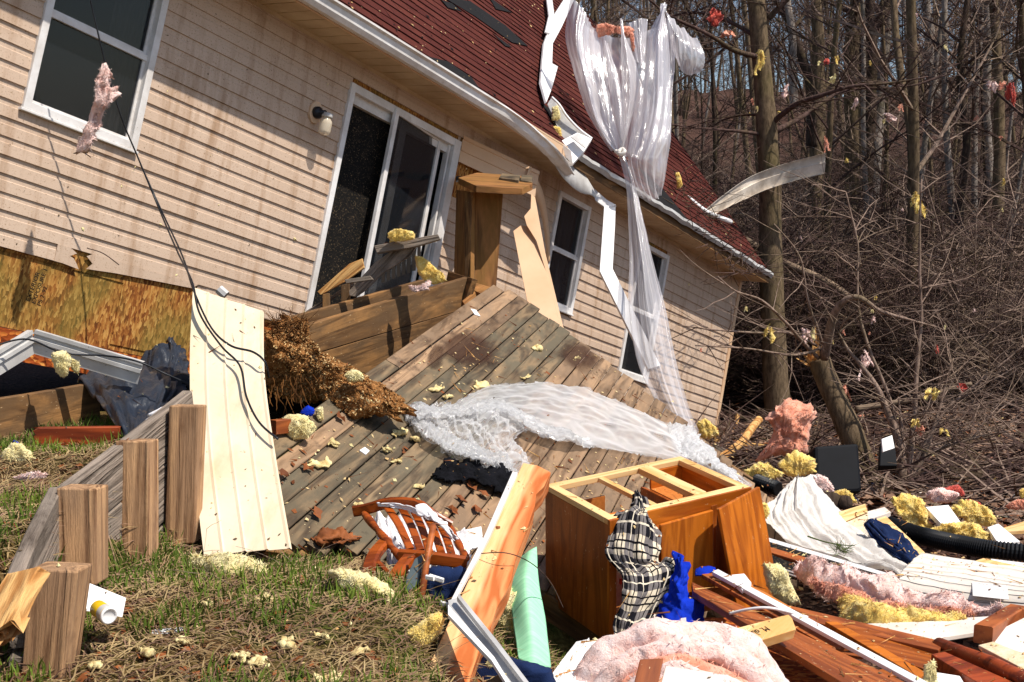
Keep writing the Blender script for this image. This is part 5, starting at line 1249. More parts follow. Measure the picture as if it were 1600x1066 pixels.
# --- plastic crumpled on the deck
dp = thing('crumpled_plastic', 'torn clear plastic sheet crumpled over the middle of the deck', 'plastic sheet', DK.hit(860, 680))
def dsh(rows, lift=.035, **k):
    o = sheet('sheet', [[(x, y, zdk(x, y, lift if 0 < i < len(r_) - 1 else .012)) for i, (x, y) in enumerate(r_)] for r_ in rows], k.pop('mat', 'filmlow'), dp, pos=True, **k)
    return o
dsh([[(634, 646), (690, 640), (760, 606), (830, 600), (900, 606), (980, 634), (1050, 668), (1110, 712), (1172, 762)], [(640, 650), (700, 645), (768, 622), (840, 622), (910, 634), (985, 660), (1050, 690), (1110, 725), (1168, 764)], [(646, 654), (710, 650), (770, 640), (840, 645), (910, 660), (985, 684), (1050, 706), (1105, 735), (1164, 766)], [(650, 660), (715, 660), (780, 656), (850, 684), (905, 696), (980, 710), (1050, 722), (1100, 745), (1160, 768)]], amp=.022, fq=2.2, ridged=.7, pl=(4, 4), seed=11, nu=150, nv=60, rag=.02, hole=lambda u, v: ((u - .86) / .022) ** 2 + ((v - .35) / .16) ** 2 < 1)
dsh([[(632, 648), (660, 640), (690, 638), (725, 645), (770, 640), (800, 652)], [(640, 665), (665, 658), (700, 655), (735, 662), (775, 665), (820, 672)], [(655, 685), (685, 680), (715, 680), (745, 690), (770, 690), (800, 690)], [(690, 705), (715, 705), (740, 715), (765, 720), (790, 725), (815, 722)], [(710, 718), (735, 722), (755, 732), (775, 738), (795, 742), (812, 748)]], lift=.09, amp=.05, fq=7, ridged=1.0, seed=12, nu=90, nv=60, rag=.03)
dsh([[(632, 644), (652, 636), (690, 640), (730, 632), (780, 628), (830, 655), (880, 676), (920, 690)], [(636, 660), (660, 655), (695, 656), (735, 650), (782, 648), (832, 676), (880, 692), (925, 702)]], lift=.16, amp=.035, fq=6, ridged=.9, pl=(14, 5), seed=13, nu=140, nv=24, rag=.012, mat='filmrim')
dsh([[(640, 664), (665, 684), (700, 706), (745, 722), (795, 740)], [(650, 655), (680, 672), (715, 690), (755, 705), (800, 722)]], lift=.16, amp=.035, fq=6, ridged=.9, pl=(12, 5), seed=14, nu=110, nv=24, rag=.012, mat='filmrim')
dsh([[(1040, 668), (1075, 668), (1092, 690)], [(1055, 700), (1090, 700), (1130, 730)], [(1080, 730), (1120, 735), (1165, 765)]], lift=.15, amp=.035, fq=6, ridged=.9, pl=(7, 7), seed=15, nu=50, nv=50, mat='filmrim')
o = sheet('black_cloth', [[(x, y, zdk(x, y, .05)) for x, y in r_] for r_ in ([(678, 742), (700, 722), (735, 728), (775, 736), (800, 742)], [(684, 748), (705, 738), (738, 742), (775, 748), (802, 755)], [(700, 756), (722, 752), (745, 758), (775, 768), (800, 778)])], 'blackcloth', amp=.05, fq=8, ridged=.4, seed=3, rag=.03, solid=.01, pos=True); T(o, 'crumpled black cloth lying on the deck left of the big beam', 'cloth')

# --- wooden chair
zc = 5.35
ch = thing('wooden_chair', 'brown slat-back wooden chair lying on its back among white cloth', 'chair', P(650, 900, 5.2))
def stick(nm, pix, wid, thk, mat, par_, side=V((1, 0, 0)), **k):
    pts = [P(*p) for p in pix]; b = MB(); n_ = 12; q = [cr(pts, i / n_) for i in range(n_ + 1)]; pr = []
    for i, p in enumerate(q):
        d = (q[min(n_, i + 1)] - q[max(0, i - 1)]).normalized(); s = (side - d * side.dot(d)).normalized(); z_ = d.cross(s)
        pr.append([p + s * wid / 2 * a + z_ * thk / 2 * c for a, c in ((-1, -.5), (-.7, -1), (.7, -1), (1, -.5), (1, .5), (.7, 1), (-.7, 1), (-1, .5))])
    m = 8; b.add([v_ for r_ in pr for v_ in r_], [(i * m + j, i * m + (j + 1) % m, (i + 1) * m + (j + 1) % m, (i + 1) * m + j) for i in range(n_) for j in range(m)] + [tuple(range(m)), tuple(n_ * m + j for j in range(m))])
    return b.build(nm, mat, par_, smooth=False)
stick('top_rail', [(553, 799, 5.5), (575, 795, 5.48), (607, 786, 5.45), (650, 788, 5.42), (672, 803, 5.4), (704, 822, 5.4)], .05, .028, 'chair', ch, V((0, 0, 1)))
for a, c, d, e in ((568, 802, 628, 874), (700, 820, 729, 874)):
    b = MB(); pts = [P(a, c, 5.45), P(a + (d - a) * .35, c + (e - c) * .35, 5.35), P(a + (d - a) * .7, c + (e - c) * .7, 5.25), P(d, e, 5.18)]; q = [cr(pts, i / 20) for i in range(21)]
    b.tube(q, [.013 + .006 * abs(math.sin(i * .45)) for i in range(21)], 10); b.build('back_post', 'chair', ch, smooth=True)
for a, c, d, e in ((606, 794, 641, 858), (626, 793, 657, 860), (645, 797, 672, 866), (665, 805, 692, 872), (684, 816, 708, 874)):
    stick('slat', [(a, c, 5.45), (a + (d - a) * .4 + 3, c + (e - c) * .4, 5.33), (d, e, 5.18)], .034, .012, 'chair', ch)
stick('seat_rail', [(624, 868, 5.18), (674, 872, 5.15), (730, 880, 5.15)], .055, .03, 'chair', ch, V((0, 0, 1)))
stick('seat_side', [(604, 846, 5.3), (586, 866, 5.2), (577, 890, 5.1), (580, 916, 5.05)], .06, .04, 'chair', ch, V((1, 0, .2)))
stick('seat_side', [(640, 872, 5.15), (622, 895, 5.05), (612, 915, 5.0), (620, 935, 4.98)], .06, .04, 'chair', ch, V((1, 0, .2)))
stick('stretcher', [(588, 876, 5.15), (610, 900, 5.08), (632, 922, 5.0)], .022, .022, 'chair', ch)
stick('leg', [(590, 882, 5.15), (602, 905, 5.1), (608, 930, 5.05)], .03, .03, 'chair', ch)
o = sheet('white_cloth', [[(588, 786, 5.4), (640, 792, 5.36), (690, 812, 5.32), (724, 850, 5.3)], [(590, 792, 5.4), (640, 800, 5.37), (688, 822, 5.33), (720, 858, 5.3)]], 'wcloth', amp=.015, fq=9, ridged=.6, seed=2, nu=50, nv=8, solid=.004); T(o, 'white cloth strip wound along the top rail of the chair', 'cloth')
o = sheet('white_cloth', [[(580, 800, 5.62), (640, 806, 5.6), (700, 826, 5.6), (735, 842, 5.6)], [(590, 835, 5.5), (640, 840, 5.5), (695, 850, 5.5), (735, 862, 5.5)], [(605, 870, 5.35), (645, 872, 5.33), (690, 876, 5.33), (728, 878, 5.35)], [(598, 898, 5.2), (620, 896, 5.2), (645, 886, 5.2), (660, 880, 5.25)]], 'wcloth', amp=.06, fq=6, ridged=.8, seed=4, solid=.004); T(o, 'white cloth bunched behind the slats of the chair', 'cloth')
o = sheet('white_cloth', [[(650, 792, 5.3), (668, 788, 5.3), (700, 815, 5.26)], [(655, 805, 5.28), (675, 808, 5.24), (705, 830, 5.22)], [(668, 812, 5.26), (690, 826, 5.22), (712, 842, 5.2)]], 'wcloth', amp=.03, fq=8, seed=6, solid=.004); T(o, 'white rolled rag over the right corner of the chair back', 'cloth')
o = slab('white_board', [(708, 832, 5.75), (752, 822, 5.75), (756, 850, 5.6), (722, 862, 5.5)], .01, 'paper'); T(o, 'white flat sheet on the deck between the chair and the beam', 'board')
b = MB(); b.tube([P(677, 820, 5.0), P(668, 870, 4.95), P(652, 975, 4.75)], [.014, .014, .015], 12); T(b.build('wooden_pole', 'trimbrown', smooth=True), 'brown wooden pole standing in front of the chair slats', 'pole')
o = slab('grey_plate', [(648, 873, 5.0), (661, 865, 5.0), (654, 911, 4.9), (629, 934, 4.85), (635, 902, 4.92)], .02, 'greyplate'); T(o, 'dark grey plate leaning on the brown pole', 'plate')
o = puff('navy_bag', hair=(0, 0, 0), outline= [(660, 892), (690, 884), (728, 890), (742, 905), (738, 940), (700, 965), (668, 970), (655, 940)], z=5.0, thk=.22, mat='navy', seed=3, rough=.7); T(o, 'dark navy bag stuffed under the fallen chair', 'bag')
for i, (x, y, s) in enumerate(((682, 906, 11), (700, 948, 12), (672, 905, 6))):
    o = beam('white_scrap', P(x - s, y - s * .5, 4.78), P(x + s, y + s * .5 - 4, 4.76), .02, .012, V((0, 0, 1)), 'paper'); T(o, ('white strip on the navy bag below the chair', 'lower white strip on the navy bag', 'tiny white bit on the navy bag beside the pole')[i], 'scrap')
ins([(513, 896), (526, 888), (548, 889), (575, 897), (600, 912), (620, 935), (634, 962), (622, 970), (600, 948), (578, 938), (552, 934), (530, 915)], 4.72, .2, 'cream_ins', 'curved pale yellow batt on the grass in front of the chair', rings=14, n=90)
ins([(580, 946), (605, 950), (628, 968), (618, 976), (595, 968)], 4.6, .06, 'kraft', 'torn brown paper facing under the curved yellow batt', name='paper_facing')
ins([(630, 995), (650, 978), (672, 962), (692, 958), (690, 985), (670, 1012), (648, 1022), (636, 1010)], 4.35, .16, 'yellow', 'bright yellow chunk on the grass left of the big beam')

# --- big beam
g = N('two_tone_sawn_fir'); v = g.coord('Object', (1.1, 9, 9)); w = g.coord('Object', (1.0, 5.5, 5.5))
a = g.noise(w, 1.0, 2, .5, .5); rg = g.math('MULTIPLY_ADD', g.math('SINE', g.math('MULTIPLY', a, 60)), .5); rg.node.inputs[2].default_value = .5
fi = g.noise(v, 6, 4, .6); c1 = g.ramp(g.math('ADD', g.math('MULTIPLY', rg, .5), g.math('MULTIPLY', fi, .5)), [(.3, 'b5602c'), (.75, 'd98a54')]); c0 = g.ramp(fi, [(.3, 'd9a56c'), (.7, 'e3b987')])
sp = g.n('SeparateXYZ'); tc = g.n('TexCoord'); g.l(tc.outputs['Object'], sp.inputs[0])
mr = g.n('MapRange'); mr.inputs[1].default_value = .062; mr.inputs[2].default_value = .085; g.l(g.math('ADD', g.math('ABSOLUTE', sp.outputs[1]), g.math('MULTIPLY', g.noise(g.coord('Object', (1.5, 3, 3)), 2, 3), .03)), mr.inputs[0])
g.bsdf(g.mix(mr.outputs[0], c0, c1), .8, rg, .002); M_['beam'] = g.m
bo = [(817, 723), (700, 975), (638, 1110), (716, 1110), (733, 1066), (741, 1040), (752, 1010), (765, 985), (776, 950), (790, 925), (799, 905), (806, 872), (822, 830), (836, 790), (838, 772), (850, 760), (861, 738), (840, 727)]
o = slab('sawn_beam', zline(bo, 5.35, 3.95, 1), .1, 'beam', bevel=.004); T(o, 'thick two-tone orange beam with a rough edge standing in the foreground', 'beam')
o = slab('metal_strip', zline([(801, 736), (756, 838), (702, 942), (709, 941), (765, 838), (809, 738)], 5.28, 4.42, 1), .02, 'white', bevel=.002); T(o, 'white-painted metal strip along the left edge of the big beam', 'trim')
b = thing('bent_metal_channel', 'grey bent metal channel crossing the lower half of the big beam', 'channel', P(760, 1010, 4.0))
slab('flange', zline([(700, 938), (704, 962), (770, 1030), (822, 1110), (850, 1110), (772, 1008), (714, 934)], 4.35, 3.65, 1), .004, 'greymetal', b, bevel=.001)
slab('lip', zline([(714, 932), (772, 1006), (852, 1110), (860, 1110), (778, 1002), (717, 927)], 4.30, 3.60, 1), .02, 'greymetal', b, bevel=.001)
slab('lip', zline([(700, 944), (700, 960), (768, 1032), (818, 1110), (824, 1110), (772, 1026), (706, 952)], 4.31, 3.61, 1), .016, 'whiteclean', b, bevel=.001)
ins([(772, 960), (792, 925), (810, 918), (815, 970), (812, 1028), (780, 1026), (756, 1022)], 5.0, .15, 'cream_ins', 'pale yellow batt behind the green strip')
o = sheet('green_strip', [[(812, 875, 5.15), (826, 862, 5.12), (838, 855, 5.15)], [(797, 912, 5.02), (820, 908, 4.95), (841, 902, 5.02)], [(802, 970, 4.85), (828, 970, 4.78), (852, 970, 4.85)], [(810, 1030, 4.65), (835, 1042, 4.6), (860, 1044, 4.65)]], 'mint', amp=.004, fq=5, seed=2, solid=.006, nu=16, nv=30); T(o, 'mint green plastic strip hanging between the beam and the cabinet', 'strip')
o = wire('thin_wire', [(742, 866, 4.75), (790, 864, 4.7), (830, 880, 4.75), (860, 910, 4.9), (880, 950, 5.0)], .0022, 'twig', n=5); T(o, 'thin brown wire arching over the green strip', 'wire')

# --- oak cabinet
def rodr(a):
    a = V(a); return Matrix.Rotation(a.length, 4, a)
CO = EYE + ray(948.96, 1004.1) * 6.0; CMx = Matrix.Translation(CO) @ rodr((.142, -.049, .5235)); CW_, CD, CH = .885, .58, .645
cab = thing('oak_cabinet', 'orange oak base cabinet without its top, standing in the heap with crooked doors', 'cabinet', CO)
def cb(nm, boxes, mat, M=CMx, bevel=.002, par_=None):
    b = MB()
    for a, c in boxes: b.box(a, c)
    return b.build(nm, mat, par_ or cab, M, bevel=bevel)
def cbx(nm, a, c, mat, along, bevel=.002, M=CMx, par_=None):      # one board with its grain along axis 0,1,2
    a, c = V(a), V(c); m = (a + c) / 2; s = (c - a) / 2; perm = {0: (0, 1, 2), 1: (1, 2, 0), 2: (2, 0, 1)}[along]
    ax = [V((1, 0, 0)), V((0, 1, 0)), V((0, 0, 1))]; Rm = Matrix.Identity(4)
    for j in range(3):
        for i in range(3): Rm[i][j] = ax[perm[j]][i]
    b = MB(); h = [s[perm[j]] for j in range(3)]; b.box((-h[0], -h[1], -h[2]), (h[0], h[1], h[2]))
    return b.build(nm, mat, par_ or cab, M @ Matrix.Translation(m) @ Rm, bevel=bevel)
cbx('side_panel', (0, 0, 0), (.018, CD, CH - .03), 'oakside', 2); cbx('side_panel', (CW_ - .018, 0, 0), (CW_, CD, CH - .02), 'oakside', 2)
cbx('back_panel', (.02, CD - .012, .12), (CW_ * .42, CD, CH - .13), 'oakin', 0); cbx('floor_panel', (.02, .02, .06), (CW_ - .02, CD - .02, .078), 'oakin', 0); cbx('divider', (.60, .02, .08), (.618, CD - .02, CH - .12), 'oakside', 2)
cbx('shelf', (.02, .06, CH - .20), (.60, CD - .12, CH - .185), 'oak', 0); cbx('drawer_floor', (.64, .05, CH - .14), (CW_ - .03, CD - .05, CH - .128), 'oakin', 0)
cbx('drawer_side', (CW_ - .035, .05, CH - .13), (CW_ - .02, CD - .05, CH - .03), 'oak', 1); cbx('drawer_back', (.64, CD - .06, CH - .13), (CW_ - .03, CD - .045, CH - .03), 'oak', 0)
for a, c, al in (((0, 0, CH - .03), (CW_, .05, CH), 0), ((0, CD - .05, CH - .03), (CW_, CD, CH), 0), ((.0, .05, CH - .03), (.05, CD - .05, CH), 1), ((CW_ - .05, .05, CH - .03), (CW_, CD - .05, CH), 1), ((.30, .05, CH - .028), (.335, CD - .05, CH - .004), 1), ((.56, .05, CH - .03), (.64, CD - .05, CH + .004), 1)):
    cbx('top_rail', a, c, 'pine', al, .003)
cbx('face_stile', (-.004, -.018, 0), (.04, 0, CH), 'oak', 2); cbx('face_stile', (.62, -.016, .06), (.66, 0, CH - .05), 'oakside', 2); cbx('face_rail', (.04, -.014, CH - .08), (CW_ - .0, 0, CH - .001), 'oak', 0)
dM = CMx @ Matrix.Translation((.30, -.04, .16)) @ Matrix.Rotation(math.radians(-2), 4, 'Y'); cbx('door', (0, 0, 0), (.33, .02, CH - .235), 'oak', 2, .004, dM)
dM = CMx @ Matrix.Translation((CW_ + .02, -.03, CH + .005)) @ Matrix.Rotation(math.radians(-6), 4, 'Y') @ Matrix.Rotation(math.radians(12), 4, 'Z') @ Matrix.Rotation(math.radians(-9), 4, 'X'); cbx('door', (-.335, -.02, -.60), (0, 0, 0), 'oak', 2, .004, dM)
cbx('red_clip', (.06, -.02, .30), (.08, -.01, .33), 'red', 2)
cbx('toe_board', (.05, .05, -.02), (CW_ - .05, .07, .06), 'oakside', 0)
# --- plaid cloth and blue jacket
o = sheet('plaid_cloth', [[(984, 778, 6.02), (990, 764, 5.97), (1004, 768, 5.97), (1012, 782, 6.08)], [(976, 800, 5.965), (994, 790, 5.915), (1010, 794, 5.915), (1028, 812, 6.025)], [(962, 806, 5.91), (984, 800, 5.86), (1010, 806, 5.86), (1032, 826, 5.97)], [(950, 836, 5.855), (978, 832, 5.805), (1008, 838, 5.805), (1032, 852, 5.915)], [(946, 866, 5.8), (976, 868, 5.75), (1004, 876, 5.75), (1030, 876, 5.86)], [(958, 884, 5.745), (985, 886, 5.695), (1020, 884, 5.755), (1050, 874, 5.805)], [(970, 898, 5.69), (995, 902, 5.64), (1034, 896, 5.7), (1066, 884, 5.75)], [(972, 920, 5.635), (996, 926, 5.585), (1030, 920, 5.645), (1060, 906, 5.695)], [(966, 950, 5.58), (986, 956, 5.53), (1014, 952, 5.59), (1046, 938, 5.64)], [(956, 976, 5.525), (976, 982, 5.475), (1000, 980, 5.475), (1034, 968, 5.585)], [(958, 1000, 5.47), (970, 1012, 5.42), (988, 1008, 5.42), (1008, 994, 5.47)]], 'plaid', amp=.022, fq=8, ridged=.8, pl=(4, 3), seed=5, nu=60, nv=90, solid=.006); T(o, 'black and cream plaid cloth hanging down the front of the cabinet', 'cloth')
o = sheet('blue_jacket', [[(1052, 862, 5.78), (1068, 866, 5.7), (1080, 878, 5.8)], [(1048, 890, 5.7), (1066, 896, 5.6), (1084, 900, 5.74)], [(1040, 915, 5.64), (1062, 922, 5.52), (1082, 918, 5.66)], [(1030, 942, 5.6), (1066, 944, 5.48), (1098, 940, 5.62)], [(1024, 970, 5.55), (1066, 972, 5.42), (1104, 965, 5.56)], [(1024, 992, 5.5), (1066, 990, 5.4), (1102, 985, 5.5)]], 'blue', amp=.035, fq=6, ridged=.6, pl=(2.5, 3), seed=9, nu=50, nv=60, solid=.006); T(o, 'royal blue jacket bunched below the cabinet door', 'jacket')
o = slab('white_tag', [(1064, 966, 5.36), (1072, 965, 5.36), (1073, 980, 5.35), (1066, 981, 5.35)], .003, 'paper', bevel=0); T(o, 'small white tag on the blue jacket', 'tag')
o = sheet('blue_sleeve', [[(1088, 890, 6.0), (1102, 886, 6.0), (1118, 884, 6.05)], [(1086, 900, 5.95), (1102, 898, 5.9), (1120, 890, 6.0)]], 'blue', amp=.02, seed=2, nu=14, nv=8, solid=.005); T(o, 'blue sleeve end sticking out under the cabinet door', 'sleeve')
# --- foreground bottom
o = puff('navy_cloth', hair=(0, 0, 0), outline= [(732, 1050), (760, 1020), (800, 1028), (840, 1038), (866, 1050), (860, 1085), (800, 1100), (728, 1100)], z=4.35, thk=.16, mat='navy', seed=6, rough=.5); T(o, 'dark navy cloth at the bottom of the heap under the green strip', 'cloth')
ins([(760, 1034), (772, 1032), (774, 1040), (764, 1042)], 4.2, .02, 'cream_ins', 'tiny pale tuft on the dark navy cloth')
o = slab('wood_block', [(738, 1078, 3.85), (800, 1040, 4.0), (812, 1047, 3.95), (840, 1090, 3.75), (760, 1110, 3.7)], .06, 'treated'); T(o, 'weathered wood block under the bent metal channel', 'block')
o = ribbed('grooved_panel', [[(900, 1004, 4.9), (985, 1000, 5.0)], [(872, 1040, 4.6), (960, 1035, 4.7)], [(836, 1095, 4.25), (925, 1095, 4.3)]], 4, .014, 'whiteclean', nv=20); T(o, 'white grooved panel in front of the cabinet base', 'panel')
ir = thing('insulation_roll', 'large pink insulation roll bulging at the bottom of the photo', 'insulation', P(1070, 1050, 4.3))
arc_ = lambda d, z, h: [(905 + d * 1.1, 1100, z, h * .8), (940 + d, 1040 + d * .6, z, h), (990 + d * .7, 1003 + d * .9, z, h), (1055 + d * .2, 989 + d, z, h), (1120 - d * .2, 1001 + d, z, h), (1180 - d * .6, 1030 + d * .8, z, h), (1245 - d, 1100, z, h * .8)]
for d_, z_, h_, m_, am in ((2, 4.5, .062, 'palepink', .03), (26, 4.4, .05, 'palepink', .03), (46, 4.34, .032, 'salmon', .02), (60, 4.3, .042, 'palepink', .025), (80, 4.26, .03, 'kraftpink', .02), (94, 4.22, .04, 'palepink', .025), (112, 4.2, .032, 'salmon', .02), (130, 4.18, .05, 'palepink', .025)):
    batt('layer', arc_(d_, z_, h_), m_, ir, seed=d_, amp=am, n=22, seg=110, flat=1.1, fq=5, hairs=300, fine_=.12)
o = slab('brown_block', [(985, 1090, 3.85), (1000, 1030, 3.98), (1037, 1028, 4.0), (1024, 1090, 3.85)], .05, 'trimbrown'); T(o, 'brown wood end in front of the large pink roll', 'block')
o = slab('drywall_piece', [(1026, 1095, 3.8), (1040, 1040, 3.98), (1112, 1052, 4.0), (1180, 1095, 3.8)], .015, 'drywall'); T(o, 'beige drywall piece beside the brown wood end at the bottom', 'drywall')
stud = slab('lumber_stud', [(1070, 1026, 4.5), (1110, 992, 4.62), (1232, 960, 4.92), (1238, 966, 4.9), (1244, 983, 4.84), (1140, 1016, 4.52)], .045, 'pine'); T(stud, 'short pale stud with black handwriting lying over the brown boards', 'stud')
sn = stud.matrix_world.to_3x3() @ V((0, 0, 1)); spn = Pl(P(1170, 990, 5.08) if False else stud.matrix_world.translation, sn)
p0 = spn.hit(1196, 979); p1 = spn.hit(1164, 990); up = -(spn.hit(1178, 994) - spn.hit(1175, 978)); tm = fr(p0 + sn * .0015, p1 - p0, -up)
if (tm.to_3x3() @ V((0, 0, 1))).dot(EYE - p0) < 0: tm = fr(p0 + sn * .0015, p1 - p0, up)
text('M. dud', .042, tm, 'ink', 'handwriting', stud)
for i, (pts, zz, mt, lab, th) in enumerate((
    ([(1081, 909, 5.75), (1440, 1078, 4.5), (1342, 1082, 4.35), (1083, 924, 5.6)], 0, 'trimbrown', 'long brown trim board slanting down to the right below the cabinet', .03),
    ([(1096, 897, 5.8), (1114, 895, 5.8), (1330, 1010, 4.95), (1300, 1014, 4.9)], 0, 'trimbrown', 'narrow brown moulding lying along the long trim board', .02),
    ([(1112, 893, 5.75), (1122, 889, 5.75), (1458, 1070, 4.5), (1442, 1073, 4.48)], 0, 'whiteclean', 'long narrow white strip running along the brown boards', .02),
    ([(1225, 944, 5.65), (1478, 1003, 5.1), (1466, 1016, 5.0), (1234, 963, 5.5)], 0, 'trimbrown', 'brown board edge running right under the yellow batt', .04),
    ([(1289, 971, 5.3), (1308, 971, 5.3), (1446, 1050, 4.8), (1438, 1060, 4.75)], 0, 'oak', 'narrow orange board slanting beside the white strip', .03),
    ([(1318, 976, 5.35), (1466, 1004, 5.1), (1452, 1048, 4.9), (1380, 1024, 5.0)], 0, 'oakside', 'brown veneer panel lying behind the narrow orange board', .015),
    ([(1120, 898, 5.9), (1160, 904, 5.9), (1232, 946, 5.6), (1200, 950, 5.55)], 0, 'oakin', 'tan broken board under the cabinet door', .02),
    ([(1455, 1022, 4.9), (1476, 1018, 4.95), (1620, 1082, 4.5), (1570, 1092, 4.4)], 0, 'redwood', 'lower red-brown rail in the bottom right corner', .05))):
    o = slab('trim_board', pts, th, mt, bevel=.003); T(o, lab, 'board')
b = MB(); b.tube([P(1466, 1008, 5.1), P(1550, 1038, 4.8), P(1640, 1082, 4.45)], .032, 12); T(b.build('round_rail', 'redwood', smooth=True), 'round red-brown rail in the bottom right corner', 'rail')
o = wire('white_splinter', [(1140, 959, 5.25), (1170, 952, 5.2), (1200, 950, 5.18), (1235, 957, 5.2), (1262, 965, 5.2)], .007, 'whiteclean'); T(o, 'curved white plastic splinter over the brown trim board', 'trim')
o = slab('white_scrap', [(1143, 898, 5.7), (1163, 896, 5.7), (1174, 910, 5.6), (1160, 922, 5.5), (1144, 908, 5.62)], .02, 'whiteclean'); T(o, 'small white plastic scrap at the foot of the right cabinet door', 'scrap')
ins([(1192, 884), (1212, 880), (1226, 888), (1238, 912), (1250, 944), (1228, 946), (1204, 930)], 6.05, .12, 'cream_ins', 'pale yellow batt standing right of the cabinet door', rings=10, n=60)
# dark strand board sheets that close the heap from below
o = slab('dark_strand_board', [(1060, 965, 5.7), (1180, 965, 5.7), (1360, 1085, 4.7), (1180, 1100, 4.5), (1070, 1000, 5.4)], .015, 'osb_red'); T(o, 'shadowed strand board under the long brown trim board', 'board')
# black framed door leaf with a white edge
dl = thing('screen_door', 'dark screen door with a white frame lying under the white plastic sheet', 'door', P(1290, 900, 6.9))
slab('screen', [(1186, 840, 7.6), (1384, 900, 6.9), (1424, 936, 6.5), (1330, 925, 6.5), (1188, 888, 6.9)], .015, 'screen', dl)
slab('frame_rail', [(1184, 835, 7.62), (1386, 895, 6.92), (1386, 903, 6.88), (1184, 843, 7.58)], .03, 'whiteclean', dl)
slab('frame_rail', [(1384, 895, 6.9), (1432, 930, 6.45), (1426, 936, 6.42), (1380, 903, 6.86)], .03, 'whiteclean', dl)
o = slab('brown_lath', [(1188, 850, 7.4), (1290, 880, 6.95), (1282, 888, 6.85), (1188, 858, 7.3)], .02, 'trimbrown'); T(o, 'brown lath lying on the dark screen door', 'lath')
for y_ in (0, 5): o = beam('thin_rod', P(1220, 888 + y_, 6.5), P(1262, 902 + y_, 6.2), .008, .008, V((0, 0, 1)), 'whiteclean'); T(o, ('upper' if y_ == 0 else 'lower') + ' of two thin white rods left of the pink strip', 'rod')
o = batt('insulation', [(1242, 882, 6.3, .015), (1262, 893, 6.2, .05), (1300, 908, 6.05, .085), (1350, 922, 5.95, .09), (1420, 940, 5.85, .075), (1490, 954, 5.75, .05), (1560, 964, 5.65, .015)], 'palepink', seed=3, amp=.05, n=26, seg=110, flat=.55, fq=6); T(o, 'long pink insulation strip stretched in front of the mattress', 'insulation')
o = batt('insulation', [(1262, 908, 6.0, .01), (1300, 925, 5.9, .035), (1360, 942, 5.8, .04), (1430, 954, 5.72, .035), (1520, 962, 5.65, .015)], 'salmon', seed=13, amp=.03, n=18, seg=90, flat=.5, fq=8); T(o, 'darker salmon layer along the underside of the long pink strip', 'insulation')
o = batt('insulation', [(1308, 934, 5.85, .02), (1330, 952, 5.75, .06), (1380, 964, 5.65, .06), (1440, 966, 5.6, .04), (1510, 966, 5.6, .015)], 'yellow', seed=4, amp=.04, n=20, seg=70, flat=.6); T(o, 'yellow batt tucked under the long pink strip', 'insulation')
ins([(1418, 1002), (1445, 998), (1472, 1002), (1475, 1018), (1450, 1020), (1420, 1012)], 5.2, .08, 'yellow', 'yellow lump above the red-brown rails')
ins([(1442, 1052), (1450, 1034), (1460, 1038), (1466, 1062), (1464, 1090), (1442, 1090)], 4.6, .07, 'cream_ins', 'pale tuft at the bottom edge below the round rail end')
o = slab('drywall_piece', [(1345, 975, 5.6), (1400, 972, 5.62), (1560, 962, 5.6), (1535, 986, 5.35), (1440, 1001, 5.25)], .02, 'drywall'); T(o, 'long grey drywall piece below the yellow batt', 'drywall')
o = slab('foam_scrap', [(1462, 1050, 4.7), (1500, 1056, 4.7), (1520, 1090, 4.5), (1470, 1095, 4.5)], .05, 'paper'); T(o, 'white foam scrap at the bottom edge between the rails', 'scrap')
o = beam('brown_post', P(1536, 992, 5.0), P(1590, 958, 5.6), .075, .075, V((0, 0, 1)), 'trimbrown', ch=.005); T(o, 'short square brown post lying on the drywall at the right edge', 'post')
o = slab('drywall_piece', [(1546, 992, 5.1), (1630, 950, 5.5), (1630, 1030, 5.0), (1552, 1006, 4.98)], .1, 'drywall'); T(o, 'broken drywall block with cracked corner at the right edge', 'drywall')
o = slab('drywall_piece', [(1528, 1008, 4.95), (1552, 1002, 4.97), (1635, 1036, 4.7), (1635, 1064, 4.6)], .02, 'gypsum'); T(o, 'cream gypsum sheet edge below the cracked drywall block', 'drywall')

# --- mattress
mt = thing('mattress', 'white quilted mattress with a paper label at the right edge of the heap', 'mattress', P(1520, 940, 6.6))
sheet('quilted_side', [[(1440, 868, 7.9), (1540, 884, 7.6), (1660, 902, 7.2)], [(1418, 888, 7.35), (1520, 902, 7.05), (1660, 922, 6.65)], [(1406, 905, 7.12), (1515, 920, 6.85), (1660, 938, 6.45)], [(1410, 930, 7.0), (1515, 945, 6.75), (1660, 965, 6.35)], [(1428, 950, 6.98), (1520, 968, 6.75), (1660, 996, 6.35)]], 'quilt', mt, amp=.008, fq=5, nu=60, nv=40, solid=.04)
slab('label', [(1519, 909, 6.86), (1574, 915, 6.69), (1576, 937, 6.55), (1520, 931, 6.71)], .002, 'paper', mt, bevel=0)
b = MB()
for i in range(9):
    for j in range(3):
        if (i * 7 + j * 3) % 4 == 0: continue
        x = 1523 + i * 5.6; y = 911 + j * 6 + i * .55; b.prism([P(x, y, 6.82 - .0034 * (x - 1519)), P(x + 4, y + .4, 6.82 - .0034 * (x - 1519)), P(x + 4, y + 1.6, 6.82 - .0034 * (x - 1519)), P(x, y + 1.2, 6.82 - .0034 * (x - 1519))], V((0, .001, 0)))
b.build('label_print', 'drywall', mt)
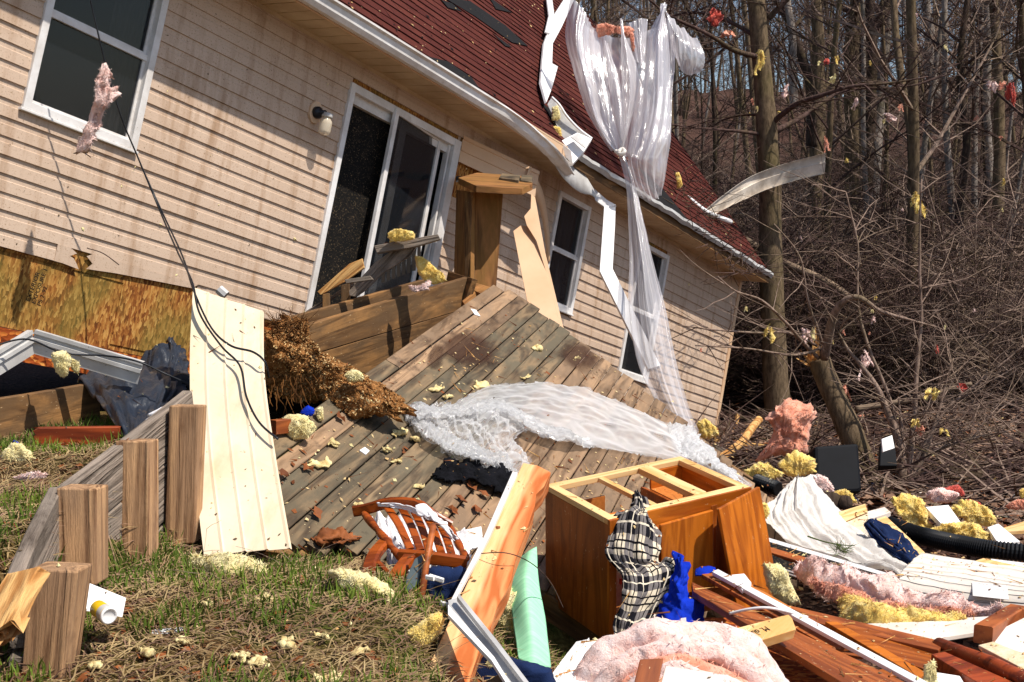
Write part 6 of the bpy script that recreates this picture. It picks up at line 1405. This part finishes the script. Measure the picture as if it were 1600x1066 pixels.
# --- white sheet over the debris
o = sheet('white_plastic', [[(1236, 748, 9.25), (1246, 741, 9.25), (1256, 744, 9.3), (1264, 752, 9.4)], [(1212, 770, 9.0), (1240, 766, 8.95), (1272, 768, 9.0), (1296, 786, 9.2)], [(1192, 795, 8.7), (1240, 800, 8.6), (1290, 806, 8.6), (1332, 815, 8.9)], [(1206, 826, 8.3), (1270, 838, 8.2), (1330, 842, 8.2), (1378, 842, 8.5)], [(1250, 850, 7.95), (1310, 864, 7.85), (1370, 870, 7.85), (1432, 872, 8.1)], [(1350, 876, 7.6), (1390, 888, 7.5), (1430, 893, 7.5), (1500, 896, 7.7)], [(1405, 893, 7.35), (1440, 900, 7.3), (1480, 903, 7.3), (1560, 908, 7.4)]], 'filmwhite', amp=.035, fq=4, ridged=.9, seed=21, nu=70, nv=90); T(o, 'milky white plastic sheet peaked over the debris beside the mattress', 'plastic sheet')
o = slab('foam_sheet', [(1440, 868, 8.2), (1456, 866, 8.3), (1502, 894, 7.9), (1500, 900, 7.7), (1430, 886, 7.8)], .04, 'whiteclean'); T(o, 'white panel corner poking out behind the mattress', 'panel')
o = sheet('navy_garment', [[(1350, 820, 8.35), (1358, 814, 8.35), (1368, 812, 8.4)], [(1366, 845, 8.15), (1384, 836, 8.1), (1404, 834, 8.2)], [(1394, 866, 7.95), (1410, 858, 7.9), (1428, 855, 8.0)], [(1424, 886, 7.75), (1434, 884, 7.72), (1446, 880, 7.8)]], 'navy', amp=.03, fq=7, ridged=.7, seed=4, nu=30, nv=40, solid=.01); T(o, 'navy blue garment draped beside the white plastic sheet', 'garment')
for pts, mtl, lab in (([(1365, 812, 8.5), (1384, 806, 8.6), (1444, 862, 8.1), (1452, 872, 8.0), (1440, 878, 7.9)], 'pine', 'pale plank under the navy garment'), ([(1304, 802, 8.9), (1352, 787, 9.0), (1356, 800, 8.95), (1318, 816, 8.8)], 'pine', 'upper pale board behind the white plastic sheet'), ([(1320, 817, 8.8), (1356, 802, 8.9), (1354, 812, 8.8), (1344, 830, 8.6)], 'gypsum', 'lower pale board behind the white plastic sheet'), ([(1352, 800, 9.1), (1382, 792, 9.2), (1392, 800, 9.1), (1356, 812, 8.9)], 'drywall', 'grey plank end behind the navy garment')):
    o = slab('loose_board', pts, .04, mtl); T(o, lab, 'board')
def corr(pix, r, label, k=160):
    pts = [P(*p) for p in pix]; q = [cr(pts, i / k) for i in range(k + 1)]; b = MB(); b.tube(q, [r * (1 + .09 * (1 if (i // 1) % 2 else -1)) for i in range(k + 1)], 16); return T(b.build('corrugated_pipe', 'blackp', smooth=False), label, 'pipe')
corr([(1388, 820, 8.9), (1415, 830, 8.8), (1450, 840, 8.7), (1500, 851, 8.5), (1550, 859, 8.35), (1640, 868, 8.2)], .062, 'long black corrugated pipe lying on the ground at the right')
corr([(1182, 752, 9.7), (1196, 757, 9.6), (1216, 764, 9.5)], .055, 'short black corrugated pipe end by the corner of the deck', 24)
# --- right side insulation and boards
for pts, z, th, mt_, lab in (([(1393, 782), (1405, 775), (1432, 775), (1446, 788), (1450, 812), (1462, 830), (1440, 838), (1422, 826), (1404, 806)], 9.6, .13, 'yellow', 'big yellow batt curling down onto the corrugated pipe'),
    ([(1430, 832), (1462, 824), (1492, 815), (1520, 818), (1546, 834), (1540, 846), (1500, 842), (1460, 842)], 9.2, .12, 'yellow', 'yellow batt lying along the back of the corrugated pipe'),
    ([(1484, 796), (1505, 780), (1530, 786), (1550, 800), (1556, 818), (1530, 822), (1500, 808)], 9.9, .12, 'yellow', 'yellow batt heaped behind the white foam boards'),
    ([(1446, 770), (1470, 762), (1500, 772), (1480, 786), (1455, 784)], 10.4, .15, 'pink', 'faded pink batt behind the yellow ones'), ([(1470, 764), (1496, 758), (1506, 768), (1505, 776), (1480, 770)], 10.6, .12, 'redins', 'small red-pink lump on top of the faded pink batt'),
    ([(1510, 780), (1530, 785), (1545, 800), (1535, 802), (1515, 792)], 10.2, .06, 'redins', 'thin red strip over the right yellow batt'),
    ([(1570, 790), (1592, 780), (1612, 784), (1612, 796), (1580, 796)], 10.2, .12, 'salmon', 'orange-pink lump at the right edge above the boards'), ([(1592, 766), (1604, 762), (1606, 776), (1594, 778)], 11, .06, 'yellow', 'small yellow scrap at the right edge of the litter'),
    ([(1160, 738), (1185, 722), (1210, 732), (1226, 740), (1208, 750), (1180, 754)], 9.8, .1, 'yellow', 'yellow batt lying past the corner of the deck'), ([(1215, 728), (1240, 705), (1272, 716), (1274, 738), (1250, 745), (1230, 742)], 11.0, .12, 'yellow', 'yellow batt under the salmon pink insulation'),
    ([(1178, 790), (1196, 785), (1203, 800), (1198, 810), (1182, 806)], 8.4, .1, 'yellow', 'yellow lump between the cabinet and the white plastic'), ([(1296, 770), (1318, 764), (1332, 772), (1338, 786), (1312, 784)], 9.7, .12, 'yellow', 'yellow lump in front of the black plastic box'),
    ([(1088, 660), (1104, 655), (1120, 668), (1122, 682), (1096, 684)], 11.5, .16, 'yellow', 'yellow clump at the foot of the house corner'), ([(1260, 748), (1276, 741), (1292, 746), (1304, 764), (1296, 778), (1280, 768)], 9.5, .16, 'palepink', 'pale pink lump above the white plastic peak'),
    ([(1198, 652), (1215, 636), (1234, 622), (1256, 630), (1276, 643), (1268, 662), (1263, 690), (1257, 716), (1232, 712), (1206, 714), (1178, 722), (1196, 700), (1208, 680), (1207, 664)], 11.6, .3, 'salmon', 'tall salmon pink sheet of insulation standing left of the black plastic box')):
    ins(pts, z, th, mt_, lab, rings=12, n=80)
for pts, lab in (([(1446, 792, 9.7), (1482, 789, 9.8), (1502, 817, 9.4), (1474, 822, 9.3)], 'white foam board between the two yellow batts'), ([(1543, 824, 9.3), (1560, 818, 9.4), (1594, 846, 9.0), (1560, 850, 8.9)], 'white foam board at the end of the yellow batts'), ([(1392, 806, 9.5), (1440, 828, 9.2), (1466, 842, 9.0), (1440, 840, 9.0)], 'thin white board under the corrugated pipe batts')):
    o = slab('foam_board', pts, .04, 'paper'); T(o, lab, 'board')
for pts, mt_, lab, th in (([(1500, 884, 7.7), (1536, 872, 7.9), (1640, 895, 7.6), (1640, 916, 7.3), (1545, 893, 7.6)], 'pine', 'tan board behind the mattress top at the right edge', .05), ([(1548, 873, 8.0), (1640, 884, 7.8), (1640, 891, 7.7), (1549, 879, 7.95)], 'whiteclean', 'white strip lying over the tan board at the right edge', .1), ([(1540, 869, 8.4), (1640, 863, 8.4), (1640, 868, 8.3), (1541, 873, 8.3)], 'pine', 'thin pale lath on the soil by the right edge', .02), ([(1566, 825, 9.4), (1608, 812, 9.6), (1612, 828, 9.3), (1575, 830, 9.2)], 'pine', 'pale weathered board at the right edge behind the pipe', .03)):
    o = slab('loose_board', pts, th, mt_); T(o, lab, 'board')
bx = slab('plastic_box', [(1273, 697, 11.1), (1342, 692, 11.2), (1348, 768, 11.0), (1275, 772, 10.9)], .28, 'blackbox', bevel=.03); T(bx, 'black plastic box standing on end at the foot of the leaning trunk', 'box')
o = slab('plastic_box', [(1376, 690, 12.0), (1398, 688, 12), (1402, 728, 11.8), (1374, 728, 11.8)], .1, 'blackbox', bevel=.01); T(o, 'small black box with a pale lid behind the shrub', 'box')
o = slab('pale_lid', [(1378, 686, 11.7), (1394, 680, 11.8), (1398, 700, 11.7), (1380, 706, 11.6)], .02, 'paper'); T(o, 'pale lid tilted on the small black box', 'lid')
for x, y, r_, lab in ((1292, 784, .075, 'larger log round beside the pale pink lump'), (1312, 785, .055, 'smaller log round right of the larger one')):
    b = MB(); lathe(b, [(r_ * .6, -.1), (r_, -.09), (r_, .08), (r_ * .96, .1), (.001, .1)], fr(P(x, y, 9.3), V((1, .3, 0)), V((0, .2, 1)))); T(b.build('log_round', 'barkdark', smooth=True), lab, 'log')
rr = random.Random(31)
for i, (x, y, l, mt_, lab) in enumerate(((1140, 712, 60, 'greyplank', 'grey plank end beyond the deck corner'), (1125, 690, 50, 'splint', 'pale broken stick by the house corner'), (1150, 665, 40, 'splint', 'upright splintered board near the house corner'), (1195, 700, 70, 'splint', 'orange-brown splintered lath below the salmon pink sheet'), (1230, 865, 80, 'pine', 'pale lath under the milky plastic sheet'), (1215, 815, 60, 'greyplank', 'grey board end in the gap below the deck corner'))):
    a = rr.uniform(-.5, .5) if i != 2 else 1.4
    z = zg(x, y) - .25; o = beam('loose_board', P(x - l / 2 * math.cos(a), y + l / 2 * math.sin(a), z), P(x + l / 2 * math.cos(a), y - l / 2 * math.sin(a), z + .1), .09, .03, V((0, 0, 1)), mt_, jag=(.03, .06)); T(o, lab, 'board')
o = sheet('pine_sprig', [[(1320, 860, 7.4), (1325, 858, 7.4)], [(1330, 855, 7.4), (1335, 852, 7.4)]], 'grass', nu=2, nv=2); bpy.data.objects.remove(o)
b = MB()
for i in range(60):
    limb(b, P(1318 + rr.uniform(-14, 6), 860 + rr.uniform(-4, 6), 7.35), (rr.uniform(-1, 1), rr.uniform(-1, .2), rr.uniform(-.2, 1)), rr.uniform(.05, .1), .0016, .0008, 3, .1, rr, 0, k=2)
limb(b, P(1262, 838, 7.5), P(1325, 862, 7.35) - P(1262, 838, 7.5), .3, .006, .003, 4, .1, rr, 0)
T(b.build('pine_sprig', 'grass', fix=False), 'small green pine sprig lying on the milky plastic sheet', 'sprig')

gj = 'torn scraps strewn over the soil on the right'
for i in range(46):
    x = rr.uniform(1090, 1598); y = rr.uniform(690, 905) if x > 1250 else rr.uniform(670, 790); z = zg(x, y) - rr.uniform(.02, .1); s_ = rr.uniform(4, 12); a = rr.uniform(0, 3.1)
    if 1180 < x < 1460 and y > 790: continue
    c_, sn_ = math.cos(a) * s_, math.sin(a) * s_ * .5
    o = sheet('torn_scrap', [[(x - c_, y - sn_, z), (x, y - sn_ * .3 - 2, z - .03), (x + c_, y + sn_, z)], [(x - c_ * .8 + 3, y - sn_ + s_ * .4, z - .03), (x + 2, y + s_ * .4, z - .07), (x + c_ * .9, y + sn_ + s_ * .4, z - .04)]], rr.choice(('paper', 'whiteclean', 'kraft', 'drywall', 'pine', 'blackp', 'navy', 'cream')), amp=.025, fq=11, nu=8, nv=5, seed=i, rag=.012, solid=.004); T(o, 'torn scrap strewn over the soil on the right', 'scrap', gj)
# --- grass foreground bits
o = slab('paper_sheet', [(116, 905, 4.08), (120, 903, 4.08), (197, 934, 4.02), (191, 964, 3.95), (112, 950, 3.92)], .004, 'paper'); T(o, 'white paper card propped on the grass behind the yellow tin', 'paper')
can = thing('printed_tin', 'yellow printed tin with a white rim lying on the white card', 'tin', P(172, 957, 3.95))
cm_ = fr(P(152, 950, 3.92), P(188, 974, 3.80) - P(152, 950, 3.92), V((0, 0, 1))) @ Matrix.Rotation(math.radians(90), 4, 'Y')
b = MB(); lathe(b, [(.001, 0), (.024, .0), (.027, .004), (.027, .075), (.024, .078)], cm_ ); b.build('body', 'yellowcan', can, smooth=True)
b = MB(); lathe(b, [(.023, .076), (.028, .078), (.028, .088), (.022, .09), (.02, .085), (.001, .085)], cm_); b.build('rim', 'whiteclean', can, smooth=True)
b = MB(); lathe(b, [(.0273, .05), (.0275, .051), (.0275, .074), (.0273, .075)], cm_); b.build('label_band', 'greymetal', can, smooth=True)
o = slab('loose_board', [(396, 1085, 4.0), (448, 1042, 4.1), (478, 1028, 4.15), (490, 1046, 4.05), (470, 1062, 4.0), (450, 1090, 3.9)], .04, 'greyplank'); T(o, 'grey split board lying on the grass at the bottom edge', 'board')
o = slab('loose_board', [(600, 1075, 3.9), (616, 1040, 4.0), (622, 1060, 3.9), (618, 1085, 3.85)], .02, 'splint'); T(o, 'pinkish wood splinter on the grass near the beam foot', 'splinter')
o = beam('white_trim', P(238, 988, zg(238, 988) - .02), P(290, 984, zg(290, 984) - .03), .03, .008, V((0, 1, .3)), 'whiteclean'); T(o, 'short white plastic strip lying in the grass', 'trim')
o = sheet('bark_flap', [[(486, 838, zdk(486, 838, .03)), (505, 826, zdk(505, 826, .06)), (530, 822, zdk(530, 822, .1)), (556, 830, zdk(556, 830, .06))], [(494, 846, zdk(494, 846, .06)), (515, 838, zdk(515, 838, .12)), (540, 836, zdk(540, 836, .14)), (566, 838, zdk(566, 838, .06))], [(505, 852, zdk(505, 852, .03)), (525, 850, zdk(525, 850, .08)), (545, 848, zdk(545, 848, .09)), (562, 846, zdk(562, 846, .03))]], 'leaf', amp=.03, fq=9, ridged=.5, seed=3, nu=24, nv=16, rag=.02, solid=.006); T(o, 'curled brown bark flap on the front edge of the deck', 'bark')
def shred(x, y, s, zf, mat, label, group, seed):
    r_ = random.Random(seed); a = r_.uniform(-.6, .6); rows = []
    for i in range(4):
        row = []
        for j in range(5):
            px = x + s * ((j - 2) / 2 * math.cos(a) * (1 + .25 * r_.uniform(-1, 1))) - s * .3 * math.sin(a) * (i - 1.5); py = y + s * .28 * ((i - 1.5) / 1.5) * r_.uniform(.5, 1.4) + s * (j - 2) / 2 * math.sin(a) * .5
            row.append((px, py, zf(px, py) - r_.uniform(0, .05) * (1 if 0 < i < 3 and 0 < j < 4 else .3)))
        rows.append(row)
    T(sheet('insulation', rows, 'dulltuft', amp=.02, fq=14, nu=16, nv=10, seed=seed, rag=.018, solid=.006), label, 'insulation', group)
gi = 'pale insulation tufts on the grass'
for i, (x, y, s) in enumerate(((413, 934, 16), (500, 992, 14), (372, 1026, 15), (402, 1036, 20), (285, 1002, 10), (447, 1008, 11), (232, 1020, 9), (560, 1020, 14), (515, 1062, 22), (325, 945, 8), (145, 1040, 10))):
    shred(x, y, s * .9, lambda q, w_: zg(q, w_) - .05, 'cream_ins', 'pale insulation tuft on the grass', gi, 700 + i)
gd = 'pale insulation tufts on the deck boards'
for i, (x, y, s) in enumerate(((500, 724, 22), (625, 675, 14), (648, 685, 9), (682, 608, 12), (752, 602, 14), (605, 702, 8), (520, 693, 9), (620, 720, 9), (700, 620, 9), (560, 790, 8), (655, 760, 8), (900, 560, 8), (820, 590, 8), (840, 545, 8))):
    shred(x, y, s * .85, lambda q, w_: zdk(q, w_, .02), 'cream_ins', 'pale insulation tuft on the deck boards', gd, 800 + i)
gf = 'dead brown leaves on the deck'
for i, (x, y) in enumerate(((492, 806), (735, 765), (755, 775), (720, 785), (480, 735), (530, 655), (540, 640), (440, 745), (850, 650), (705, 800), (745, 800))):
    p = DK.hit(x, y) + DK.n * .012; b = MB(); m = []
    for k in range(11):
        a = k / 11 * 6.283; r_ = (.036 if k % 2 else .024) * rr.uniform(.5, 1.25); m.append(p + de * math.cos(a) * r_ * 1.3 + db * math.sin(a) * r_ + DK.n * rr.uniform(0, .022))
    b.add(m + [p], [(k, (k + 1) % 11, 11) for k in range(11)]); T(b.build('dead_leaf', 'leaf', fix=False), 'curled dead brown leaf on the deck', 'leaf', gf)
o = slab('white_splinter', [(735, 482, zdk(735, 482, .02)), (744, 484, zdk(744, 484, .02)), (751, 494, zdk(751, 494, .02)), (742, 491, zdk(742, 491, .02))], .01, 'whiteclean'); T(o, 'small white shard on the upper end of the deck', 'shard')
o = slab('white_splinter', [(562, 703, zdk(562, 703, .02)), (570, 698, zdk(570, 698, .02)), (578, 704, zdk(578, 704, .02)), (572, 710, zdk(572, 710, .02))], .01, 'whiteclean'); T(o, 'small white card on the lower left of the deck', 'card')

# --- rags in the trees
def rag(x, y, w, h, z, mat, label, group, seed):
    r_ = random.Random(seed); b = MB(); k = z / FPX; sz = max(w, h) * k
    for strip_ in range(r_.randint(2, 4)):
        c = P(x + r_.uniform(-.5, .5) * w, y - h * r_.uniform(.5, 1), z + r_.uniform(-.05, .05)); L = h * k * r_.uniform(1.0, 2.0); wd = w * k * r_.uniform(.35, .85); a = r_.uniform(0, 6.28); m = 7; vs = []
        d = V((r_.uniform(-.4, .4), r_.uniform(-.3, .3), -1)).normalized(); off = V((seed, strip_ * 3.3, 1.7))
        for i in range(m + 1):
            t = i / m; a += r_.uniform(-.5, .5); s_ = V((math.cos(a), math.sin(a) * .6, .2)) * wd * (.35 + math.sin(t * 3.0) * .8) * r_.uniform(.6, 1.2)
            c = c + d * L / m + V((r_.uniform(-1, 1), r_.uniform(-1, 1), r_.uniform(-.5, .5))) * wd * .3; n_ = d.cross(s_).normalized() * wd * .35
            vs += [c - s_, c - s_ * .3 + n_, c + s_ * .4 - n_ * .5, c + s_, c + n_ * -.9]
        b.add(vs, [(i * 5 + j, i * 5 + (j + 1) % 5, i * 5 + 5 + (j + 1) % 5, i * 5 + 5 + j) for i in range(m) for j in range(5)])
    shag(b, int(60 + 1500 * sz), .01 + sz * .1, .0015 + sz * .008, seed, len(b.f), lift=.5)
    T(b.build('insulation_rag', mat, smooth=True, fix=False), label, 'insulation', group)
uniq = [(1116, 26, 13, 18, 17.3, 'redins', 'red-orange rag hanging from the branch left of the big trunk'), (1136, 56, 9, 9, 17.2, 'salmon', 'salmon rag just below the red-orange one'), (1188, 86, 14, 18, 17.5, 'yellow', 'yellow rag stuck on the big trunk'), (1550, 134, 10, 10, 19, 'palepink', 'left pale part of the row of red rags at the right edge'), (1566, 136, 9, 12, 19, 'salmon', 'middle salmon rag in the row at the right edge'), (1581, 145, 9, 22, 18.9, 'redins', 'long red rag at the right edge of the wood'),
        (1432, 315, 8, 20, 15, 'yellow', 'yellow rag hanging low in the middle of the thicket'), (1305, 124, 5, 12, 17, 'cream_ins', 'long pale rag right of the big trunk'), (1205, 516, 8, 14, 12.5, 'yellow', 'yellow rag on the twig in front of the lower big trunk'), (1352, 560, 9, 20, 14, 'pink', 'long pink rag hanging before the shrub'), (1500, 604, 9, 9, 14.5, 'redins', 'red rag on the right side of the shrub'), (1288, 222, 4, 14, 17, 'salmon', 'thin pink rag at the tip of the bent gutter'), (1338, 158, 5, 10, 17.2, 'palepink', 'pink rag on the right branch of the big tree'), (1230, 138, 8, 9, 17.4, 'palepink', 'pale pink rag right beside the big trunk'), (1408, 166, 6, 8, 17.5, 'salmon', 'peach rag out along the right branch'), (1392, 182, 10, 6, 17.4, 'palepink', 'pale flat rag on the twig below the peach one'), (1292, 95, 5, 5, 17, 'redins', 'small red rag high right of the big trunk'), (1306, 92, 4, 8, 17, 'yellow', 'small yellow rag beside the small red one'), (1320, 610, 6, 12, 14, 'salmon', 'salmon rag left of the shrub base'), (1460, 612, 10, 10, 12.8, 'yellow', 'yellow rag on the right stems of the shrub'), (1430, 660, 8, 8, 12.8, 'yellow', 'yellow lump low on the shrub'), (1475, 678, 8, 10, 12.8, 'yellow', 'yellow lump on the right low branch of the shrub'), (1255, 525, 9, 16, 13.2, 'palepink', 'pale rag caught at the splintered trunk top'), (1270, 520, 5, 10, 13.1, 'cream_ins', 'cream rag beside the splintered trunk top'), (1438, 668, 6, 10, 12.9, 'salmon', 'pink rag beside the yellow lump low on the shrub'), (1465, 545, 6, 8, 14, 'redins', 'dull red rag above the shrub stems')]
for i, (x, y, w, h, z, m_, lab) in enumerate(uniq): rag(x, y, w, h, z, m_, lab, None, 100 + i)
gy = 'small insulation rags scattered through the wood'
for i in range(38):
    x = rr.uniform(1090, 1595); y = rr.uniform(20, 640); z = rr.uniform(16, 24) if y < 450 else min(zg(x, y) - .6, rr.uniform(14, 18)) if y < 560 else max(10, zg(x, y) - rr.uniform(.05, .8))
    m_ = rr.choice(('yellow', 'cream_ins', 'cream_ins', 'palepink', 'salmon')); s = rr.uniform(1.2, 3.0); rag(x, y, s, s * rr.uniform(1, 2.6), z, m_, 'small rag of insulation caught in the bare twigs', gy, 300 + i)
gl = 'insulation scraps on the forest floor'
for i in range(34):
    x = rr.uniform(1110, 1598); y = rr.uniform(640, 780); z = zg(x, y) - .08; s = rr.uniform(3, 7)
    rag(x, y, s, s * .7, z, rr.choice(('yellow', 'cream_ins', 'salmon', 'palepink')), 'scrap of insulation on the forest floor', gl, 500 + i)
# bent gutter length caught on the big tree
b = MB(); pts = [P(1095, 334, 16.4), P(1130, 305, 16.7), P(1175, 275, 17.2), P(1230, 255, 17.4), P(1290, 240, 17.4)]; rings = []
for i in range(31):
    p = cr(pts, i / 30); s = .05 + .09 * min(1, i / 14); dn = V((0, .15, -1)) * s * 2
    rings.append([p + V((0, -.05, .0)), p, p + dn * .42, p + dn * .45 + V((0, -.03, 0)), p + dn, p + dn + V((0, -.07, 0))])
b.add([q for r_ in rings for q in r_], [(i * 6 + j, i * 6 + j + 1, i * 6 + j + 7, i * 6 + j + 6) for i in range(30) for j in range(5)])
T(b.build('bent_gutter', 'tanmetal', solid=.003, fix=False), 'bent white gutter length caught across the big trunk', 'gutter')
o = wire('gutter_edge', [(1040, 288, 15.9), (1075, 310, 16.2), (1105, 332, 16.4), (1142, 347, 16.8)], .035, 'whiteclean'); T(o, 'white pipe lying along the far roof edge', 'pipe')
ins([(1072, 318), (1085, 322), (1098, 340), (1090, 350), (1075, 335)], 16.4, .15, 'salmon', 'salmon clump on the far end of the roof')
ins([(1056, 272), (1062, 270), (1066, 290), (1058, 296)], 15.6, .08, 'yellow', 'yellow tuft on the roof right of the hanging plastic')
ins([(1128, 362), (1135, 366), (1136, 388), (1130, 390)], 16.6, .08, 'cream_ins', 'pale tuft hanging off the far eave')

b = MB(); re_ = random.Random(9)
for i in range(150):
    x = re_.uniform(1050, 1185); y = 262 + (x - 1050) * 1.22 + re_.uniform(-10, 60); p = RPL.hit(x, min(y, 428)) + RPL.n * .02
    limb(b, p, (re_.uniform(-1, 1), re_.uniform(-1, 1), re_.uniform(-.3, .6)), re_.uniform(.2, .9), .007, .002, 3, .2, re_, 0, k=4)
tag(b.build('roof_brush', 'twig', fix=False), kind='stuff')
# --- specks: torn insulation and wood crumbs blown over everything
def specks(name, n, pick, size, mat, seed, thick=.3):
    r_ = random.Random(seed); b = MB()
    for i in range(n):
        q = pick(r_)
        if q is None: continue
        p, nn = q; s = size * (.3 + r_.random() ** 3 * 2.2); t = nn.orthogonal().normalized(); t.rotate(Matrix.Rotation(r_.uniform(0, 6.28), 3, nn)); c = nn.cross(t)
        el = r_.uniform(.3, 1); p = p + nn * .002
        b.add([p - t * s, p + c * s * el * r_.uniform(.3, 1), p + t * s * r_.uniform(.4, 1), p - c * s * el * r_.uniform(.3, 1), p + nn * s * thick], [(0, 1, 4), (1, 2, 4), (2, 3, 4), (3, 0, 4)])
    return tag(b.build(name, mat, None, Matrix.Identity(4), fix=False), kind='stuff')
dn = DK.n
def on_deck(r_):
    x, y = r_.uniform(440, 1200), r_.uniform(455, 880); p = DK.hit(x, y); q = DI @ p
    return (p + dn * .002, dn) if 0 < q.x < DX1 and DY0 < q.y < DY1 else None
specks('insulation_crumbs', 900, on_deck, .009, 'chips', 1); specks('leaf_crumbs', 500, on_deck, .012, 'leaf', 2)
rn = RPL.n
def on_roof(r_): p = RM @ V((r_.uniform(0, UR), r_.random() ** 1.3 * RL, .014)); return (p, rn)
specks('insulation_crumbs', 900, on_roof, .011, 'chips', 3); specks('leaf_crumbs', 700, on_roof, .016, 'felt', 4)
def on_siding(r_):
    u, v = r_.uniform(-.2, UR), r_.uniform(.02, 2.2)
    if any(a - .06 < u < b_ + .06 and c - .06 < v < d + .06 for a, b_, c, d in openings): return None
    return (HL(u, v, .012), W)
specks('insulation_crumbs', 260, on_siding, .008, 'cream_ins', 5); specks('mud_specks', 1500, on_siding, .0045, 'bark', 6, .2)
specks('insulation_crumbs', 40, on_siding, .02, 'cream_ins', 15)
def on_beam(r_): return None
def on_bank(r_):
    x, y = r_.uniform(0, 800), r_.uniform(690, 1066); z = zg(x, y); p = P(x, y, z - .01); return (V((p.x, p.y, G(p.x, p.y) + .01)), V((0, 0, 1)))
specks('insulation_crumbs', 300, on_bank, .008, 'chips', 7)
# --- grass and straw
def near(r): return (r.uniform(-2.9, .35), 2.7 + r.random() ** .8 * 4.2)
def okg(x, y):
    if x > .35 - .0 * y: return False
    dz = D0.z - (DK.n.x * (x - D0.x) + DK.n.y * (y - D0.y)) / DK.n.z; q = DI @ V((x, y, dz))
    if -.1 < q.x < DX1 - .1 and DY0 < q.y < DY1: return False
    return True
dens = lambda x, y: fbm(V((x * 1.6, y * 1.6, 5)), 3)
ground_scatter('green_grass', 12000, near, 'grass', (.025, .09), kind='blade', seed=21, keep=lambda x, y: okg(x, y) and dens(x, y) > .04)
ground_scatter('straw', 24000, near, 'straw', (.02, .12), kind='strand', seed=22, keep=okg, lift=.012)
ground_scatter('straw', 14000, near, 'litter', (.02, .12), kind='strand', seed=23, keep=okg, lift=.006)
ground_scatter('leaf_litter', 1500, near, 'leaf', (.012, .035), kind='leaf', seed=24, keep=okg)
ground_scatter('dry_stalks', 60, lambda r: (r.uniform(-1.0, .1), r.uniform(3.6, 5.6)), 'straw', (.2, .5), kind='stalk', seed=25, keep=okg)
ground_scatter('dry_stalks', 30, lambda r: (r.uniform(-1.5, -.8), r.uniform(4.4, 5.6)), 'twigpale', (.2, .45), kind='stalk', seed=26, keep=okg)
ground_scatter('leaf_litter', 9000, lambda r: (r.uniform(1.2, 5.2), r.uniform(5.5, 11.5)), 'litter', (.012, .04), kind='leaf', seed=27)
ground_scatter('leaf_litter', 2500, lambda r: (r.uniform(1.2, 5.2), r.uniform(5.5, 11.5)), 'leaf', (.012, .04), kind='leaf', seed=28)
ground_scatter('pale_splinters', 500, lambda r: (r.uniform(.8, 5.2), r.uniform(5.5, 11.5)), 'chips', (.01, .035), kind='leaf', seed=29)
ground_scatter('fallen_brush', 400, lambda r: (r.uniform(1.2, 5.5), r.uniform(8, 13)), 'twigpale', (.15, .7), seed=30)
# scrap boards that fill the heap between the named pieces
gs = 'scrap boards buried in the heap'
for i in range(60):
    x = rr.uniform(.3, 3.2); y = rr.uniform(4.4, 7.6); z = G(x, y) + rr.uniform(.04, .22); a = rr.uniform(-.9, .5); l = rr.uniform(.3, .8)
    d = V((math.cos(a), math.sin(a), rr.uniform(-.12, .12))) * l; o = beam('scrap_board', V((x, y, z)) - d / 2, V((x, y, z)) + d / 2, rr.uniform(.05, .14), .02, V((0, .6, .5)) if rr.random() < .3 else V((-d.y, d.x, 0)), rr.choice(('oakside', 'trimbrown', 'treated', 'redwood', 'greyplank', 'oakin')), jag=(.02, .04), seg=2); T(o, 'scrap board half buried in the heap', 'board', gs)

bpy.context.view_layer.update(); DG = bpy.context.evaluated_depsgraph_get()
def fallen(x0, x1, y0, y1):
    def f(r_):
        o_ = V((r_.uniform(x0, x1), r_.uniform(y0, y1), 4.0)); ok, loc, nn, _, ob, _ = S.ray_cast(DG, o_, V((0, 0, -1)))
        if not ok or nn.z < .25 or ob.name.startswith(('ground', 'house', 'roof', 'shingle', 'green', 'straw')): return None
        return (loc + nn * .001, nn)
    return f
specks('wood_crumbs', 2600, fallen(-.4, 3.4, 4.0, 8.6), .006, 'chips', 41); specks('leaf_crumbs', 1500, fallen(-.6, 3.4, 4.0, 9.5), .007, 'leaf', 42); specks('insulation_crumbs', 900, fallen(-2.3, 3.6, 3.6, 9.5), .008, 'cream_ins', 43, .6); specks('mud_specks', 1500, fallen(-2.3, 3.4, 3.6, 9.5), .006, 'bark', 44, .2)
def splinters(name, n, pick, mat, seed, L=(.03, .14)):
    r_ = random.Random(seed); b = MB()
    for i in range(n):
        q = pick(r_)
        if q is None: continue
        p, nn = q; t = nn.orthogonal().normalized(); t.rotate(Matrix.Rotation(r_.uniform(0, 6.28), 3, nn)); c = nn.cross(t); l = r_.uniform(*L); w = r_.uniform(.001, .004); e = nn * r_.uniform(0, .02)
        b.add([p - c * w, p + c * w, p + t * l + e, p + nn * w * 2], [(0, 1, 2), (1, 3, 2), (3, 0, 2)])
    return tag(b.build(name, mat, None, Matrix.Identity(4), fix=False), kind='stuff')
splinters('wood_splinters', 700, fallen(-.4, 3.4, 4.0, 9.0), 'splint', 51); splinters('wood_splinters', 350, fallen(-2.3, 3.4, 4.0, 9.5), 'leaf', 52)
